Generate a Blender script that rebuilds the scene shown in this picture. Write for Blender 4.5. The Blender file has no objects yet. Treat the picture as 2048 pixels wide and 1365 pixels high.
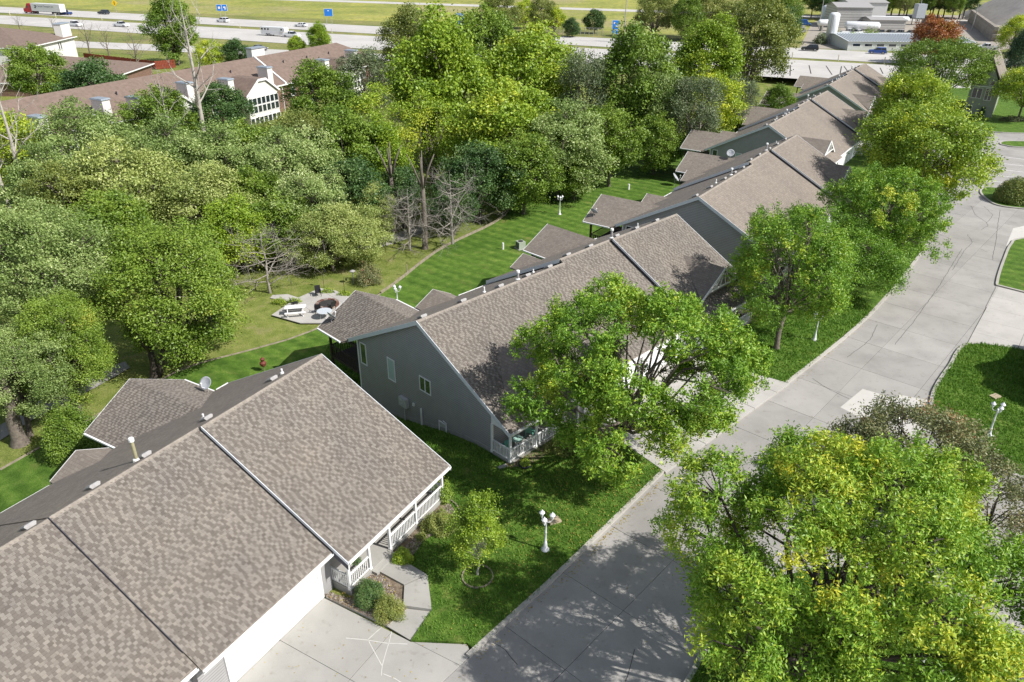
import bpy, math, random
import numpy as np
from mathutils import Vector, Matrix

random.seed(11)
RNG = np.random.default_rng(11)
SC = bpy.context.scene
COL = SC.collection
R = math.radians

# ------------------------------------------------------------------ camera, world, sun, exposure
CAM_H = 29.0
PITCH, ROLL, FPX = R(28.03), R(0.44), 1515.0
_cp, _sp, _cr, _sr = math.cos(PITCH), math.sin(PITCH), math.cos(ROLL), math.sin(ROLL)
FW = Vector((0, _cp, -_sp)); _UP = Vector((0, _sp, _cp)); _RT = Vector((1, 0, 0))
RT = _cr * _RT + _sr * _UP
UP = -_sr * _RT + _cr * _UP
CAMP = Vector((0, 0, CAM_H))
cam = bpy.data.cameras.new('camera')
cam.sensor_width = 36.0
cam.lens = 36.0 * FPX / 2048.0
cam.clip_start = 0.5
cam.clip_end = 6000
camo = bpy.data.objects.new('camera', cam)
COL.objects.link(camo)
camo.matrix_world = Matrix(((RT.x, UP.x, -FW.x, 0), (RT.y, UP.y, -FW.y, 0), (RT.z, UP.z, -FW.z, CAM_H), (0, 0, 0, 1)))
SC.camera = camo

SUN_AZ, SUN_EL = R(113.0), R(45.0)          # azimuth clockwise from +Y
world = bpy.data.worlds.new('World')
SC.world = world
world.use_nodes = True
wn = world.node_tree
bg = wn.nodes['Background']
sky = wn.nodes.new('ShaderNodeTexSky')
sky.sky_type = 'NISHITA'
sky.sun_disc = False
sky.sun_elevation = SUN_EL
sky.sun_rotation = SUN_AZ
hs = wn.nodes.new('ShaderNodeHueSaturation')
hs.inputs['Saturation'].default_value = 0.62
wn.links.new(sky.outputs[0], hs.inputs['Color'])
wn.links.new(hs.outputs[0], bg.inputs[0])
bg.inputs[1].default_value = 0.105
sl = bpy.data.lights.new('sun', 'SUN')
sl.energy = 4.5
sl.angle = R(0.5)
sl.color = (1.0, 0.965, 0.92)
so = bpy.data.objects.new('sun', sl)
COL.objects.link(so)
_sd = Vector((math.sin(SUN_AZ) * math.cos(SUN_EL), math.cos(SUN_AZ) * math.cos(SUN_EL), math.sin(SUN_EL)))
so.rotation_euler = _sd.to_track_quat('Z', 'Y').to_euler()
so.location = _sd * 200
SC.view_settings.view_transform = 'Standard'
SC.view_settings.look = 'None'
SC.view_settings.exposure = 0.40
SC.view_settings.gamma = 1.0
SC.view_settings.use_curve_mapping = False
SC.cycles.max_bounces = 6
SC.cycles.diffuse_bounces = 3
SC.cycles.transparent_max_bounces = 4
SC.cycles.use_denoising = True


def at(u, v, z=0.0):
    """The point at height z that the photograph shows at its pixel (u, v)."""
    d = FW + RT * ((u - 1024) / FPX) - UP * ((v - 682.5) / FPX)
    t = (z - CAM_H) / d.z
    return CAMP + d * t


def pxof(p):
    w = Vector(p) - CAMP
    c = w.dot(FW)
    return (1024 + FPX * w.dot(RT) / c, 682.5 - FPX * w.dot(UP) / c, c)


# ------------------------------------------------------------------ objects and groups
def tag(o, label=None, cat=None, group=None, kind=None):
    if label: o['label'] = label
    if cat: o['category'] = cat
    if group: o['group'] = group
    if kind: o['kind'] = kind
    return o


def empty(name, loc=(0, 0, 0), rz=0.0, label=None, cat=None, group=None):
    o = bpy.data.objects.new(name, None)
    o.empty_display_size = 0.3
    COL.objects.link(o)
    o.location = loc
    o.rotation_euler = (0, 0, rz)
    return tag(o, label, cat, group)


def link(name, me, parent=None, loc=None, rot=None):
    o = bpy.data.objects.new(name, me)
    COL.objects.link(o)
    if parent is not None: o.parent = parent
    if loc is not None: o.location = loc
    if rot is not None: o.rotation_euler = rot
    return o


def copy_tree(o, parent=None):
    c = o.copy()
    COL.objects.link(c)
    if parent is not None: c.parent = parent
    for ch in list(o.children):
        copy_tree(ch, c)
    return c


class MB:
    """Collects faces and builds them as one mesh object."""
    def __init__(self):
        self.v = []; self.f = []; self.m = []; self.t = []

    def poly(self, pts, mi=0, t=0.5):
        n = len(self.v)
        self.v += [tuple(p) for p in pts]
        self.f.append(tuple(range(n, n + len(pts))))
        self.m.append(mi); self.t.append(t)

    def faces(self, vs, fs, mi=0, t=0.5):
        n = len(self.v)
        self.v += [tuple(p) for p in vs]
        for f in fs:
            self.f.append(tuple(i + n for i in f)); self.m.append(mi); self.t.append(t)

    def box(self, c, s, rz=0.0, mi=0, t=0.5, top=1.0):
        x, y, z = s[0] / 2, s[1] / 2, s[2] / 2
        ca, sa = math.cos(rz), math.sin(rz)
        vs = []
        for dz, k in ((-z, 1.0), (z, top)):
            for dx, dy in ((-x, -y), (x, -y), (x, y), (-x, y)):
                dx *= k; dy *= k
                vs.append((c[0] + dx * ca - dy * sa, c[1] + dx * sa + dy * ca, c[2] + dz))
        self.faces(vs, [(3, 2, 1, 0), (4, 5, 6, 7), (0, 1, 5, 4), (1, 2, 6, 5), (2, 3, 7, 6), (3, 0, 4, 7)], mi, t)

    def prism(self, pts, ext, mi=0, t=0.5):
        """A planar polygon pushed along the vector ext."""
        n = len(pts)
        e = Vector(ext)
        vs = [tuple(Vector(p)) for p in pts] + [tuple(Vector(p) + e) for p in pts]
        fs = [tuple(reversed(range(n))), tuple(range(n, 2 * n))]
        for i in range(n):
            j = (i + 1) % n
            fs.append((i, j, n + j, n + i))
        self.faces(vs, fs, mi, t)

    def bar(self, a, b, w, h, mi=0, t=0.5):
        """A beam of width w and height h from a to b."""
        a, b = Vector(a), Vector(b)
        d = (b - a).normalized()
        s = d.cross(Vector((0, 0, 1)))
        if s.length < 1e-4: s = Vector((1, 0, 0))
        s.normalize()
        u = s.cross(d).normalized()
        q = [a + s * (w / 2 * i) + u * (h / 2 * j) for i, j in ((-1, -1), (1, -1), (1, 1), (-1, 1))]
        self.prism(q, b - a, mi, t)

    def tube(self, pts, rad, n=8, mi=0, t=0.5, cap=True):
        pts = [Vector(p) for p in pts]
        if not hasattr(rad, '__len__'): rad = [rad] * len(pts)
        base = len(self.v)
        ref = None
        for i, p in enumerate(pts):
            d = (pts[min(i + 1, len(pts) - 1)] - pts[max(i - 1, 0)]).normalized()
            if ref is None:
                ref = d.orthogonal().normalized()
            ref = (ref - d * ref.dot(d))
            if ref.length < 1e-5: ref = d.orthogonal()
            ref.normalize()
            w = d.cross(ref)
            for k in range(n):
                a = 2 * math.pi * k / n
                self.v.append(tuple(p + (ref * math.cos(a) + w * math.sin(a)) * rad[i]))
        for i in range(len(pts) - 1):
            for k in range(n):
                k2 = (k + 1) % n
                self.f.append((base + i * n + k, base + i * n + k2, base + (i + 1) * n + k2, base + (i + 1) * n + k))
                self.m.append(mi); self.t.append(t)
        if cap:
            self.f.append(tuple(base + k for k in reversed(range(n)))); self.m.append(mi); self.t.append(t)
            e = base + (len(pts) - 1) * n
            self.f.append(tuple(e + k for k in range(n))); self.m.append(mi); self.t.append(t)

    def lathe(self, prof, c=(0, 0, 0), n=12, mi=0, t=0.5):
        """prof: (radius, z) pairs turned about the vertical through c."""
        base = len(self.v)
        for r_, z in prof:
            for k in range(n):
                a = 2 * math.pi * k / n
                self.v.append((c[0] + r_ * math.cos(a), c[1] + r_ * math.sin(a), c[2] + z))
        for i in range(len(prof) - 1):
            for k in range(n):
                k2 = (k + 1) % n
                self.f.append((base + i * n + k, base + i * n + k2, base + (i + 1) * n + k2, base + (i + 1) * n + k))
                self.m.append(mi); self.t.append(t)
        self.f.append(tuple(base + k for k in reversed(range(n)))); self.m.append(mi); self.t.append(t)
        e = base + (len(prof) - 1) * n
        self.f.append(tuple(e + k for k in range(n))); self.m.append(mi); self.t.append(t)

    def mesh(self, name, mats, smooth=False):
        me = bpy.data.meshes.new(name)
        me.from_pydata(self.v, [], self.f)
        if not isinstance(mats, (list, tuple)): mats = [mats]
        for m in mats: me.materials.append(m)
        me.polygons.foreach_set('material_index', self.m)
        a = me.attributes.new('tint', 'FLOAT', 'FACE')
        a.data.foreach_set('value', self.t)
        if smooth: me.polygons.foreach_set('use_smooth', [True] * len(self.f))
        me.update()
        return me

    def build(self, name, mats, parent=None, smooth=False, loc=None, rot=None):
        return link(name, self.mesh(name, mats, smooth), parent, loc, rot)


def np_mesh(name, verts, nper, mat, tint=None):
    """Mesh from a numpy array of separate n-gons (nper corners each)."""
    me = bpy.data.meshes.new(name)
    nv = len(verts); nf = nv // nper
    me.vertices.add(nv); me.loops.add(nv); me.polygons.add(nf)
    me.vertices.foreach_set('co', np.ascontiguousarray(verts, dtype=np.float32).ravel())
    me.loops.foreach_set('vertex_index', np.arange(nv, dtype=np.int32))
    me.polygons.foreach_set('loop_start', np.arange(0, nv, nper, dtype=np.int32))
    me.polygons.foreach_set('loop_total', np.full(nf, nper, dtype=np.int32))
    me.materials.append(mat)
    if tint is not None:
        a = me.attributes.new('tint', 'FLOAT', 'FACE')
        a.data.foreach_set('value', np.ascontiguousarray(tint, dtype=np.float32))
    me.update(calc_edges=True)
    return me


# ------------------------------------------------------------------ materials
def new_mat(name):
    m = bpy.data.materials.new(name)
    m.use_nodes = True
    nt = m.node_tree
    return m, nt, nt.nodes['Principled BSDF']


def node(nt, typ, **kw):
    n = nt.nodes.new(typ)
    for k, v in kw.items():
        if k.startswith('i_'):
            n.inputs[k[2:].replace('_', ' ')].default_value = v
        else:
            setattr(n, k, v)
    return n


def c4(c): return (c[0], c[1], c[2], 1.0)


def noise(nt, vec, scale, detail=4.0, rough=0.55):
    n = node(nt, 'ShaderNodeTexNoise')
    n.inputs['Scale'].default_value = scale
    n.inputs['Detail'].default_value = detail
    n.inputs['Roughness'].default_value = rough
    nt.links.new(vec, n.inputs['Vector'])
    return n.outputs['Fac']


def ramp(nt, fac, stops):
    n = node(nt, 'ShaderNodeValToRGB')
    el = n.color_ramp.elements
    while len(el) < len(stops): el.new(0.5)
    for e, (p, c) in zip(el, stops):
        e.position = p; e.color = c4(c)
    nt.links.new(fac, n.inputs[0])
    return n.outputs[0]


def mix(nt, fac, a, b, mode='MIX'):
    n = node(nt, 'ShaderNodeMix', data_type='RGBA', blend_type=mode)
    if isinstance(fac, (int, float)): n.inputs[0].default_value = fac
    else: nt.links.new(fac, n.inputs[0])
    for s, x in ((6, a), (7, b)):
        if isinstance(x, tuple): n.inputs[s].default_value = c4(x)
        else: nt.links.new(x, n.inputs[s])
    return n.outputs[2]


def math_n(nt, op, a, b=None):
    n = node(nt, 'ShaderNodeMath', operation=op)
    for i, x in enumerate((a, b)):
        if x is None: continue
        if isinstance(x, (int, float)): n.inputs[i].default_value = x
        else: nt.links.new(x, n.inputs[i])
    return n.outputs[0]


def bump(nt, b, height, strength=0.4, dist=0.02):
    n = node(nt, 'ShaderNodeBump')
    n.inputs['Strength'].default_value = strength
    n.inputs['Distance'].default_value = dist
    nt.links.new(height, n.inputs['Height'])
    nt.links.new(n.outputs[0], b.inputs['Normal'])


def pos(nt): return node(nt, 'ShaderNodeNewGeometry').outputs['Position']
def objc(nt): return node(nt, 'ShaderNodeTexCoord').outputs['Object']


def plain(name, col, rough=0.6, var=0.12, scale=4.0, bmp=0.0, bscale=60.0, spec=0.35, metal=0.0, rnd=0.0):
    """Base colour with soft uneven wear and, with rnd, a tone of its own for each object."""
    m, nt, b = new_mat(name)
    v = objc(nt)
    lo = tuple(x * (1 - var) for x in col); hi = tuple(min(1, x * (1 + var)) for x in col)
    c = ramp(nt, noise(nt, v, scale, 6), [(0.3, lo), (0.7, hi)])
    if rnd:
        oi = node(nt, 'ShaderNodeObjectInfo').outputs['Random']
        c = mix(nt, 1.0, c, ramp(nt, oi, [(0, (1 - rnd,) * 3), (1, (1.0,) * 3)]), 'MULTIPLY')
    nt.links.new(c, b.inputs['Base Color'])
    b.inputs['Roughness'].default_value = rough
    b.inputs['Specular IOR Level'].default_value = spec
    b.inputs['Metallic'].default_value = metal
    if bmp: bump(nt, b, noise(nt, v, bscale, 3), bmp, 0.01)
    return m


def glass_mat(name, col=(0.02, 0.03, 0.035), rough=0.06):
    m, nt, b = new_mat(name)
    b.inputs['Base Color'].default_value = c4(col)
    b.inputs['Roughness'].default_value = rough
    b.inputs['Specular IOR Level'].default_value = 0.9
    return m


def leaf_mat(name, stops, trans=0.24, gloss=0.4, gain=2.0):
    m, nt, b = new_mat(name)
    a = node(nt, 'ShaderNodeAttribute', attribute_name='tint').outputs['Fac']
    c = ramp(nt, a, [(p, tuple(min(0.85, x * gain) for x in q)) for p, q in stops])
    nt.links.new(c, b.inputs['Base Color'])
    b.inputs['Roughness'].default_value = 0.48
    b.inputs['Specular IOR Level'].default_value = gloss
    tr = node(nt, 'ShaderNodeBsdfTranslucent')
    c2 = mix(nt, 1.0, c, (1.0, 1.0, 0.55), 'MULTIPLY')
    nt.links.new(c2, tr.inputs[0])
    ms = node(nt, 'ShaderNodeMixShader')
    ms.inputs[0].default_value = trans
    nt.links.new(b.outputs[0], ms.inputs[1]); nt.links.new(tr.outputs[0], ms.inputs[2])
    nt.links.new(ms.outputs[0], nt.nodes['Material Output'].inputs[0])
    return m


def shingle_mat(name, along='X', row=0.19, width=0.3):
    """Laminated roof shingles in object space; courses run along the given axis."""
    m, nt, b = new_mat(name)
    mp = node(nt, 'ShaderNodeMapping')
    if along == 'Y': mp.inputs['Rotation'].default_value = (0, 0, math.pi / 2)
    nt.links.new(objc(nt), mp.inputs[0])
    br = node(nt, 'ShaderNodeTexBrick')
    br.offset = 0.37; br.squash = 0.6; br.squash_frequency = 3
    for k, v in (('Color1', c4((0.158, 0.139, 0.121))), ('Color2', c4((0.25, 0.225, 0.194))), ('Mortar', c4((0.13, 0.108, 0.09)))):
        br.inputs[k].default_value = v
    br.inputs['Scale'].default_value = 1.0
    br.inputs['Mortar Size'].default_value = 0.012
    br.inputs['Mortar Smooth'].default_value = 0.3
    br.inputs['Brick Width'].default_value = width
    br.inputs['Row Height'].default_value = row * 0.883
    nt.links.new(mp.outputs[0], br.inputs['Vector'])
    n1 = noise(nt, mp.outputs[0], 0.35, 5)
    c = mix(nt, 1.0, br.outputs[0], ramp(nt, n1, [(0.3, (0.86, 0.86, 0.88)), (0.7, (1.12, 1.1, 1.06))]), 'MULTIPLY')
    n2 = noise(nt, mp.outputs[0], 90, 2)
    c = mix(nt, 0.35, c, ramp(nt, n2, [(0.35, (0.16, 0.13, 0.11)), (0.65, (0.4, 0.34, 0.28))]))
    nt.links.new(c, b.inputs['Base Color'])
    b.inputs['Roughness'].default_value = 0.9
    b.inputs['Specular IOR Level'].default_value = 0.2
    bump(nt, b, br.outputs['Fac'], 0.5, -0.012)
    return m


def tab_mat():
    """Single shingle tabs: tone comes from each tab's own tint."""
    m, nt, b = new_mat('shingle_tab')
    a = node(nt, 'ShaderNodeAttribute', attribute_name='tint').outputs['Fac']
    c = ramp(nt, a, [(0.0, (0.132, 0.115, 0.099)), (0.45, (0.172, 0.151, 0.131)), (0.6, (0.222, 0.199, 0.172)), (1.0, (0.285, 0.258, 0.222))])
    n2 = noise(nt, pos(nt), 70, 3)
    c = mix(nt, 1.0, c, ramp(nt, n2, [(0.3, (0.8,) * 3), (0.7, (1.15,) * 3)]), 'MULTIPLY')
    n3 = noise(nt, pos(nt), 0.3, 4)
    c = mix(nt, 1.0, c, ramp(nt, n3, [(0.3, (0.9, 0.9, 0.92)), (0.7, (1.08, 1.06, 1.03))]), 'MULTIPLY')
    nt.links.new(c, b.inputs['Base Color'])
    b.inputs['Roughness'].default_value = 0.92
    b.inputs['Specular IOR Level'].default_value = 0.15
    return m


def siding_mat(name, col, lap=0.16):
    m, nt, b = new_mat(name)
    sx = node(nt, 'ShaderNodeSeparateXYZ')
    nt.links.new(objc(nt), sx.inputs[0])
    fr = math_n(nt, 'FRACT', math_n(nt, 'DIVIDE', sx.outputs[2], lap))
    n1 = noise(nt, objc(nt), 1.2, 5)
    c = ramp(nt, n1, [(0.3, tuple(x * 0.94 for x in col)), (0.7, tuple(x * 1.05 for x in col))])
    edge = ramp(nt, fr, [(0.0, (0.42,) * 3), (0.12, (0.5,) * 3), (0.2, (1, 1, 1)), (1.0, (1, 1, 1))])
    c = mix(nt, 1.0, c, edge, 'MULTIPLY')
    nt.links.new(c, b.inputs['Base Color'])
    b.inputs['Roughness'].default_value = 0.6
    b.inputs['Specular IOR Level'].default_value = 0.3
    bump(nt, b, fr, 0.6, -0.012)
    return m


def ground_mat(name, cols, scales=(0.08, 0.9, 9.0), stripes=None, bmp=0.8, dry=None):
    """Grass or bare ground in world space: three noise sizes, optional mowing stripes, optional dry patches."""
    m, nt, b = new_mat(name)
    p = pos(nt)
    c = ramp(nt, noise(nt, p, scales[1], 6, 0.65), [(0.28, cols[0]), (0.5, cols[1]), (0.72, cols[2])])
    big = noise(nt, p, scales[0], 3)
    c = mix(nt, 1.0, c, ramp(nt, big, [(0.3, (0.82, 0.86, 0.8)), (0.7, (1.18, 1.12, 1.1))]), 'MULTIPLY')
    if dry:
        d = ramp(nt, noise(nt, p, dry[1], 6, 0.6), [(dry[2], (0, 0, 0)), (dry[2] + 0.16, (1, 1, 1))])
        c = mix(nt, d, c, dry[0])
    if stripes:
        mp = node(nt, 'ShaderNodeMapping')
        mp.inputs['Rotation'].default_value = (0, 0, stripes[0])
        nt.links.new(p, mp.inputs[0])
        w = node(nt, 'ShaderNodeTexWave')
        w.inputs['Scale'].default_value = stripes[1]
        w.inputs['Distortion'].default_value = 1.8
        w.inputs['Detail Scale'].default_value = 0.6
        w.inputs['Detail'].default_value = 2
        nt.links.new(mp.outputs[0], w.inputs['Vector'])
        c = mix(nt, 1.0, c, ramp(nt, w.outputs[1], [(0.2, (0.84, 0.87, 0.85)), (0.8, (1.13, 1.11, 1.1))]), 'MULTIPLY')
    fine = noise(nt, p, scales[2], 5, 0.75)
    c = mix(nt, 1.0, c, ramp(nt, fine, [(0.25, (0.45, 0.5, 0.42)), (0.5, (0.95, 0.97, 0.92)), (0.8, (1.6, 1.5, 1.4))]), 'MULTIPLY')
    nt.links.new(c, b.inputs['Base Color'])
    b.inputs['Roughness'].default_value = 0.85
    b.inputs['Specular IOR Level'].default_value = 0.12
    if bmp: bump(nt, b, fine, bmp, 0.08)
    return m


def concrete_mat(name, col, rnd=0.0, stain=0.16):
    m, nt, b = new_mat(name)
    p = pos(nt)
    c = ramp(nt, noise(nt, p, 0.45, 8, 0.6), [(0.25, tuple(x * (1 - stain) for x in col)), (0.55, col), (0.8, tuple(x * 1.07 for x in col))])
    f = noise(nt, p, 30, 5, 0.7)
    c = mix(nt, 1.0, c, ramp(nt, f, [(0.3, (0.9,) * 3), (0.7, (1.06,) * 3)]), 'MULTIPLY')
    blot = ramp(nt, noise(nt, p, 2.4, 4, 0.5), [(0.6, (1, 1, 1)), (0.74, (0.84, 0.83, 0.81))])
    c = mix(nt, 1.0, c, blot, 'MULTIPLY')
    big = noise(nt, p, 0.09, 3, 0.5)
    c = mix(nt, 1.0, c, ramp(nt, big, [(0.35, (0.93, 0.92, 0.9)), (0.65, (1.06, 1.05, 1.03))]), 'MULTIPLY')
    if rnd:
        oi = node(nt, 'ShaderNodeObjectInfo').outputs['Random']
        c = mix(nt, 1.0, c, ramp(nt, oi, [(0, (1 - rnd,) * 3), (1, (1.0,) * 3)]), 'MULTIPLY')
    nt.links.new(c, b.inputs['Base Color'])
    b.inputs['Roughness'].default_value = 0.88
    b.inputs['Specular IOR Level'].default_value = 0.25
    bump(nt, b, f, 0.25, 0.01)
    return m


MAT = {}
MAT['roof'] = shingle_mat('roof_shingles')
MAT['roof_y'] = shingle_mat('roof_shingles_across', 'Y')
MAT['tab'] = tab_mat()
MAT['roof_deck'] = plain('roof_underlay', (0.10, 0.085, 0.075), 0.95)
MAT['siding'] = siding_mat('greige_lap_siding', (0.36, 0.352, 0.348))
MAT['foundation'] = plain('foundation_concrete', (0.33, 0.325, 0.31), 0.9, 0.15, 3, 0.3)
MAT['white'] = plain('white_paint', (0.80, 0.80, 0.79), 0.45, 0.03, 2)
MAT['trim'] = plain('rake_paint', (0.66, 0.69, 0.72), 0.5, 0.04, 2)  # white boards, with the blue of the sky light mixed into the colour
MAT['door'] = plain('garage_door_paint', (0.82, 0.82, 0.82), 0.4, 0.02, 1)
MAT['glass'] = glass_mat('window_glass')
MAT['blind'] = plain('pale_blind', (0.42, 0.52, 0.52), 0.3, 0.05)
MAT['deckwood'] = plain('dark_deck_wood', (0.055, 0.04, 0.032), 0.8, 0.3, 6)
MAT['vent'] = plain('vent_metal', (0.34, 0.33, 0.32), 0.7, 0.15, 5)
MAT['tan'] = plain('tan_flue', (0.36, 0.33, 0.2), 0.5, 0.1, 5)
MAT['flash'] = plain('step_shade_navy', (0.035, 0.036, 0.05), 0.6, 0.1)  # cast shade below the roof steps as colour; also plain dark for small parts
MAT['cap'] = plain('ridge_cap_shingle', (0.285, 0.25, 0.21), 0.92, 0.2, 3, 0.3)
MAT['wood'] = plain('landscape_timber', (0.27, 0.23, 0.17), 0.9, 0.25, 4)
MAT['bark'] = plain('grey_bark', (0.16, 0.135, 0.11), 0.95, 0.35, 5, 0.8, 14)
MAT['bark_dark'] = plain('dark_bark', (0.07, 0.058, 0.048), 0.95, 0.35, 5, 0.8, 14)
MAT['bark_pale'] = plain('pale_dead_wood', (0.42, 0.385, 0.34), 0.9, 0.2, 5, 0.5, 14)
MAT['deadwood'] = plain('grey_dead_wood', (0.31, 0.28, 0.245), 0.95, 0.3, 5, 0.5, 14)
MAT['concrete'] = concrete_mat('road_concrete', (0.375, 0.362, 0.345), 0.14, 0.2)
MAT['concrete_new'] = concrete_mat('pale_concrete', (0.47, 0.455, 0.43), 0.05)
MAT['concrete_patch'] = concrete_mat('repair_concrete', (0.56, 0.545, 0.515), 0.03, 0.08)
MAT['concrete_walk'] = concrete_mat('walk_concrete', (0.40, 0.39, 0.365), 0.08, 0.16)
MAT['kerb'] = concrete_mat('kerb_concrete', (0.45, 0.43, 0.395), 0.08)
MAT['joint'] = plain('joint_dirt', (0.13, 0.12, 0.105), 0.95)
MAT['crack'] = plain('dark_crack_filler', (0.04, 0.038, 0.036), 0.9)
MAT['sealant'] = plain('pale_crack_sealant', (0.58, 0.57, 0.53), 0.8)
MAT['line'] = plain('white_line_paint', (0.7, 0.7, 0.68), 0.7, 0.1, 3)
MAT['lawn'] = ground_mat('mown_lawn', ((0.052, 0.108, 0.016), (0.088, 0.165, 0.026), (0.155, 0.225, 0.05)), (0.12, 1.3, 13.0), (R(-52), 0.2), 0.8, ((0.19, 0.2, 0.06), 0.5, 0.6))
MAT['rough'] = ground_mat('rough_grass', ((0.11, 0.155, 0.028), (0.185, 0.22, 0.058), (0.26, 0.265, 0.095)), (0.06, 0.7, 9.0), None, 0.9, ((0.25, 0.225, 0.11), 0.35, 0.58))
MAT['field'] = ground_mat('meadow_field', ((0.19, 0.22, 0.06), (0.29, 0.30, 0.085), (0.40, 0.37, 0.10)), (0.012, 0.06, 0.5), None, 0.0, ((0.33, 0.29, 0.15), 0.018, 0.5))
MAT['verge'] = ground_mat('verge_grass', ((0.13, 0.16, 0.045), (0.21, 0.22, 0.08), (0.28, 0.25, 0.11)), (0.03, 0.12, 1.5), None, 0.0, ((0.24, 0.2, 0.11), 0.05, 0.55))
MAT['highway'] = concrete_mat('highway_concrete', (0.50, 0.485, 0.465), 0, 0.07)
MAT['yard'] = concrete_mat('yard_gravel', (0.36, 0.325, 0.28), 0, 0.2)
MAT['lawnblade'] = leaf_mat('grass_blade', [(0.0, (0.045, 0.11, 0.014)), (0.5, (0.085, 0.175, 0.022)), (1.0, (0.17, 0.25, 0.05))], 0.32, 0.12, 1.55)

# ------------------------------------------------------------------ lie of the land
ROWLINE = np.array([(-60, -62), (-29, -7.5), (-9.4, 27.1), (-4.7, 35.3), (-0.3, 37.75), (20.1, 58.4), (24.2, 63.5), (41.1, 98.2), (64.4, 139), (81, 163), (140, 250)], float)


def back_dist(x, y):
    """How far a point lies behind the house fronts (negative: on the street side)."""
    x = np.asarray(x, float); y = np.asarray(y, float)
    best = np.full(x.shape, 1e9); sign = np.ones(x.shape)
    for (ax, ay), (bx, by) in zip(ROWLINE[:-1], ROWLINE[1:]):
        dx, dy = bx - ax, by - ay
        t = np.clip(((x - ax) * dx + (y - ay) * dy) / (dx * dx + dy * dy), 0, 1)
        ex, ey = x - (ax + t * dx), y - (ay + t * dy)
        d = np.hypot(ex, ey)
        s = np.where(dx * (y - ay) - dy * (x - ax) > 0, 1.0, -1.0)
        up = d < best
        best = np.where(up, d, best); sign = np.where(up, s, sign)
    return best * sign


def smooth(t):
    t = np.clip(t, 0, 1)
    return t * t * (3 - 2 * t)


def ground_h(x, y):
    d = back_dist(x, y)
    z = -2.6 * smooth((d - 1.5) / 14.0) * (1 - smooth((d - 60) / 45.0)) * (1 - smooth((np.asarray(y, float) - 165) / 55.0))
    return z


def gz(x, y): return float(ground_h(np.array([x]), np.array([y]))[0])


def at_g(u, v, dz=0.0):
    """The ground point the photograph shows at (u, v)."""
    z = 0.0
    for _ in range(12):
        p = at(u, v, z + dz)
        z = 0.5 * z + 0.5 * gz(p.x, p.y)
    p = at(u, v, z + dz)
    p.z = gz(p.x, p.y)
    return p


def xy(u, v, z=0.0):
    p = at(u, v, z)
    return (p.x, p.y)


def axis(lo, hi, fine_lo, fine_hi, step):
    a = [fine_lo]
    s = step
    while a[0] > lo:
        s *= 1.35; a.insert(0, a[0] - s)
    b = list(np.arange(fine_lo + step, fine_hi, step))
    s = step
    e = [b[-1]]
    while e[-1] < hi:
        s *= 1.35; e.append(e[-1] + s)
    return np.array(a + b + e[1:])


xs, ys = axis(-1800, 1800, -130, 140, 3.0), axis(-120, 2600, -10, 230, 3.0)
gx, gy = np.meshgrid(xs, ys)
gzz = ground_h(gx.ravel(), gy.ravel()).reshape(gx.shape) - 0.1
verts = np.stack([gx.ravel(), gy.ravel(), gzz.ravel()], 1)
nx_, ny_ = len(xs), len(ys)
idx = np.arange(nx_ * ny_).reshape(ny_, nx_)
quads = np.stack([idx[:-1, :-1].ravel(), idx[:-1, 1:].ravel(), idx[1:, 1:].ravel(), idx[1:, :-1].ravel()], 1)
me = bpy.data.meshes.new('ground')
me.from_pydata(verts.tolist(), [], quads.tolist())
me.materials.append(MAT['rough'])
me.polygons.foreach_set('use_smooth', [True] * len(quads))
tag(link('ground', me), kind='structure')


def clip_half(poly, nx, ny, c):
    out = []
    for i in range(len(poly)):
        a, b = poly[i], poly[(i + 1) % len(poly)]
        da, db = a[0] * nx + a[1] * ny - c, b[0] * nx + b[1] * ny - c
        if da <= 0: out.append(a)
        if (da < 0 < db) or (db < 0 < da):
            t = da / (da - db)
            out.append((a[0] + (b[0] - a[0]) * t, a[1] + (b[1] - a[1]) * t))
    return out


def clip_rect(poly, x0, x1, y0, y1):
    for n, c in (((-1, 0), -x0), ((1, 0), x1), ((0, -1), -y0), ((0, 1), y1)):
        poly = clip_half(poly, n[0], n[1], c)
        if len(poly) < 3: return []
    return poly


def area(p):
    return 0.5 * sum(p[i][0] * p[(i + 1) % len(p)][1] - p[(i + 1) % len(p)][0] * p[i][1] for i in range(len(p)))


def ccw(p): return p if area(p) > 0 else p[::-1]


def sheet(name, poly, dz, mat, cell=2.0, flat=None, kind='structure'):
    """A ground sheet over a polygon, following the land (or flat)."""
    mb = MB()
    poly = ccw([tuple(p) for p in poly])
    if flat is not None:
        mb.poly([(x, y, flat) for x, y in poly])
    else:
        x0, x1 = min(p[0] for p in poly), max(p[0] for p in poly)
        y0, y1 = min(p[1] for p in poly), max(p[1] for p in poly)
        cells = []
        i = x0
        while i < x1:
            col = clip_half(clip_half(poly, -1, 0, -i), 1, 0, i + cell)
            j = y0
            if len(col) >= 3:
                while j < y1:
                    c = clip_half(clip_half(col, 0, -1, -j), 0, 1, j + cell)
                    if len(c) >= 3 and abs(area(c)) > 1e-4: cells.append(c)
                    j += cell
            i += cell
        allp = np.array([p for c in cells for p in c])
        hz = ground_h(allp[:, 0], allp[:, 1]) + dz
        k = 0
        for c in cells:
            mb.poly([(p[0], p[1], hz[k + q]) for q, p in enumerate(c)]); k += len(c)
    o = mb.build(name, mat)
    return tag(o, kind=kind)


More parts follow.
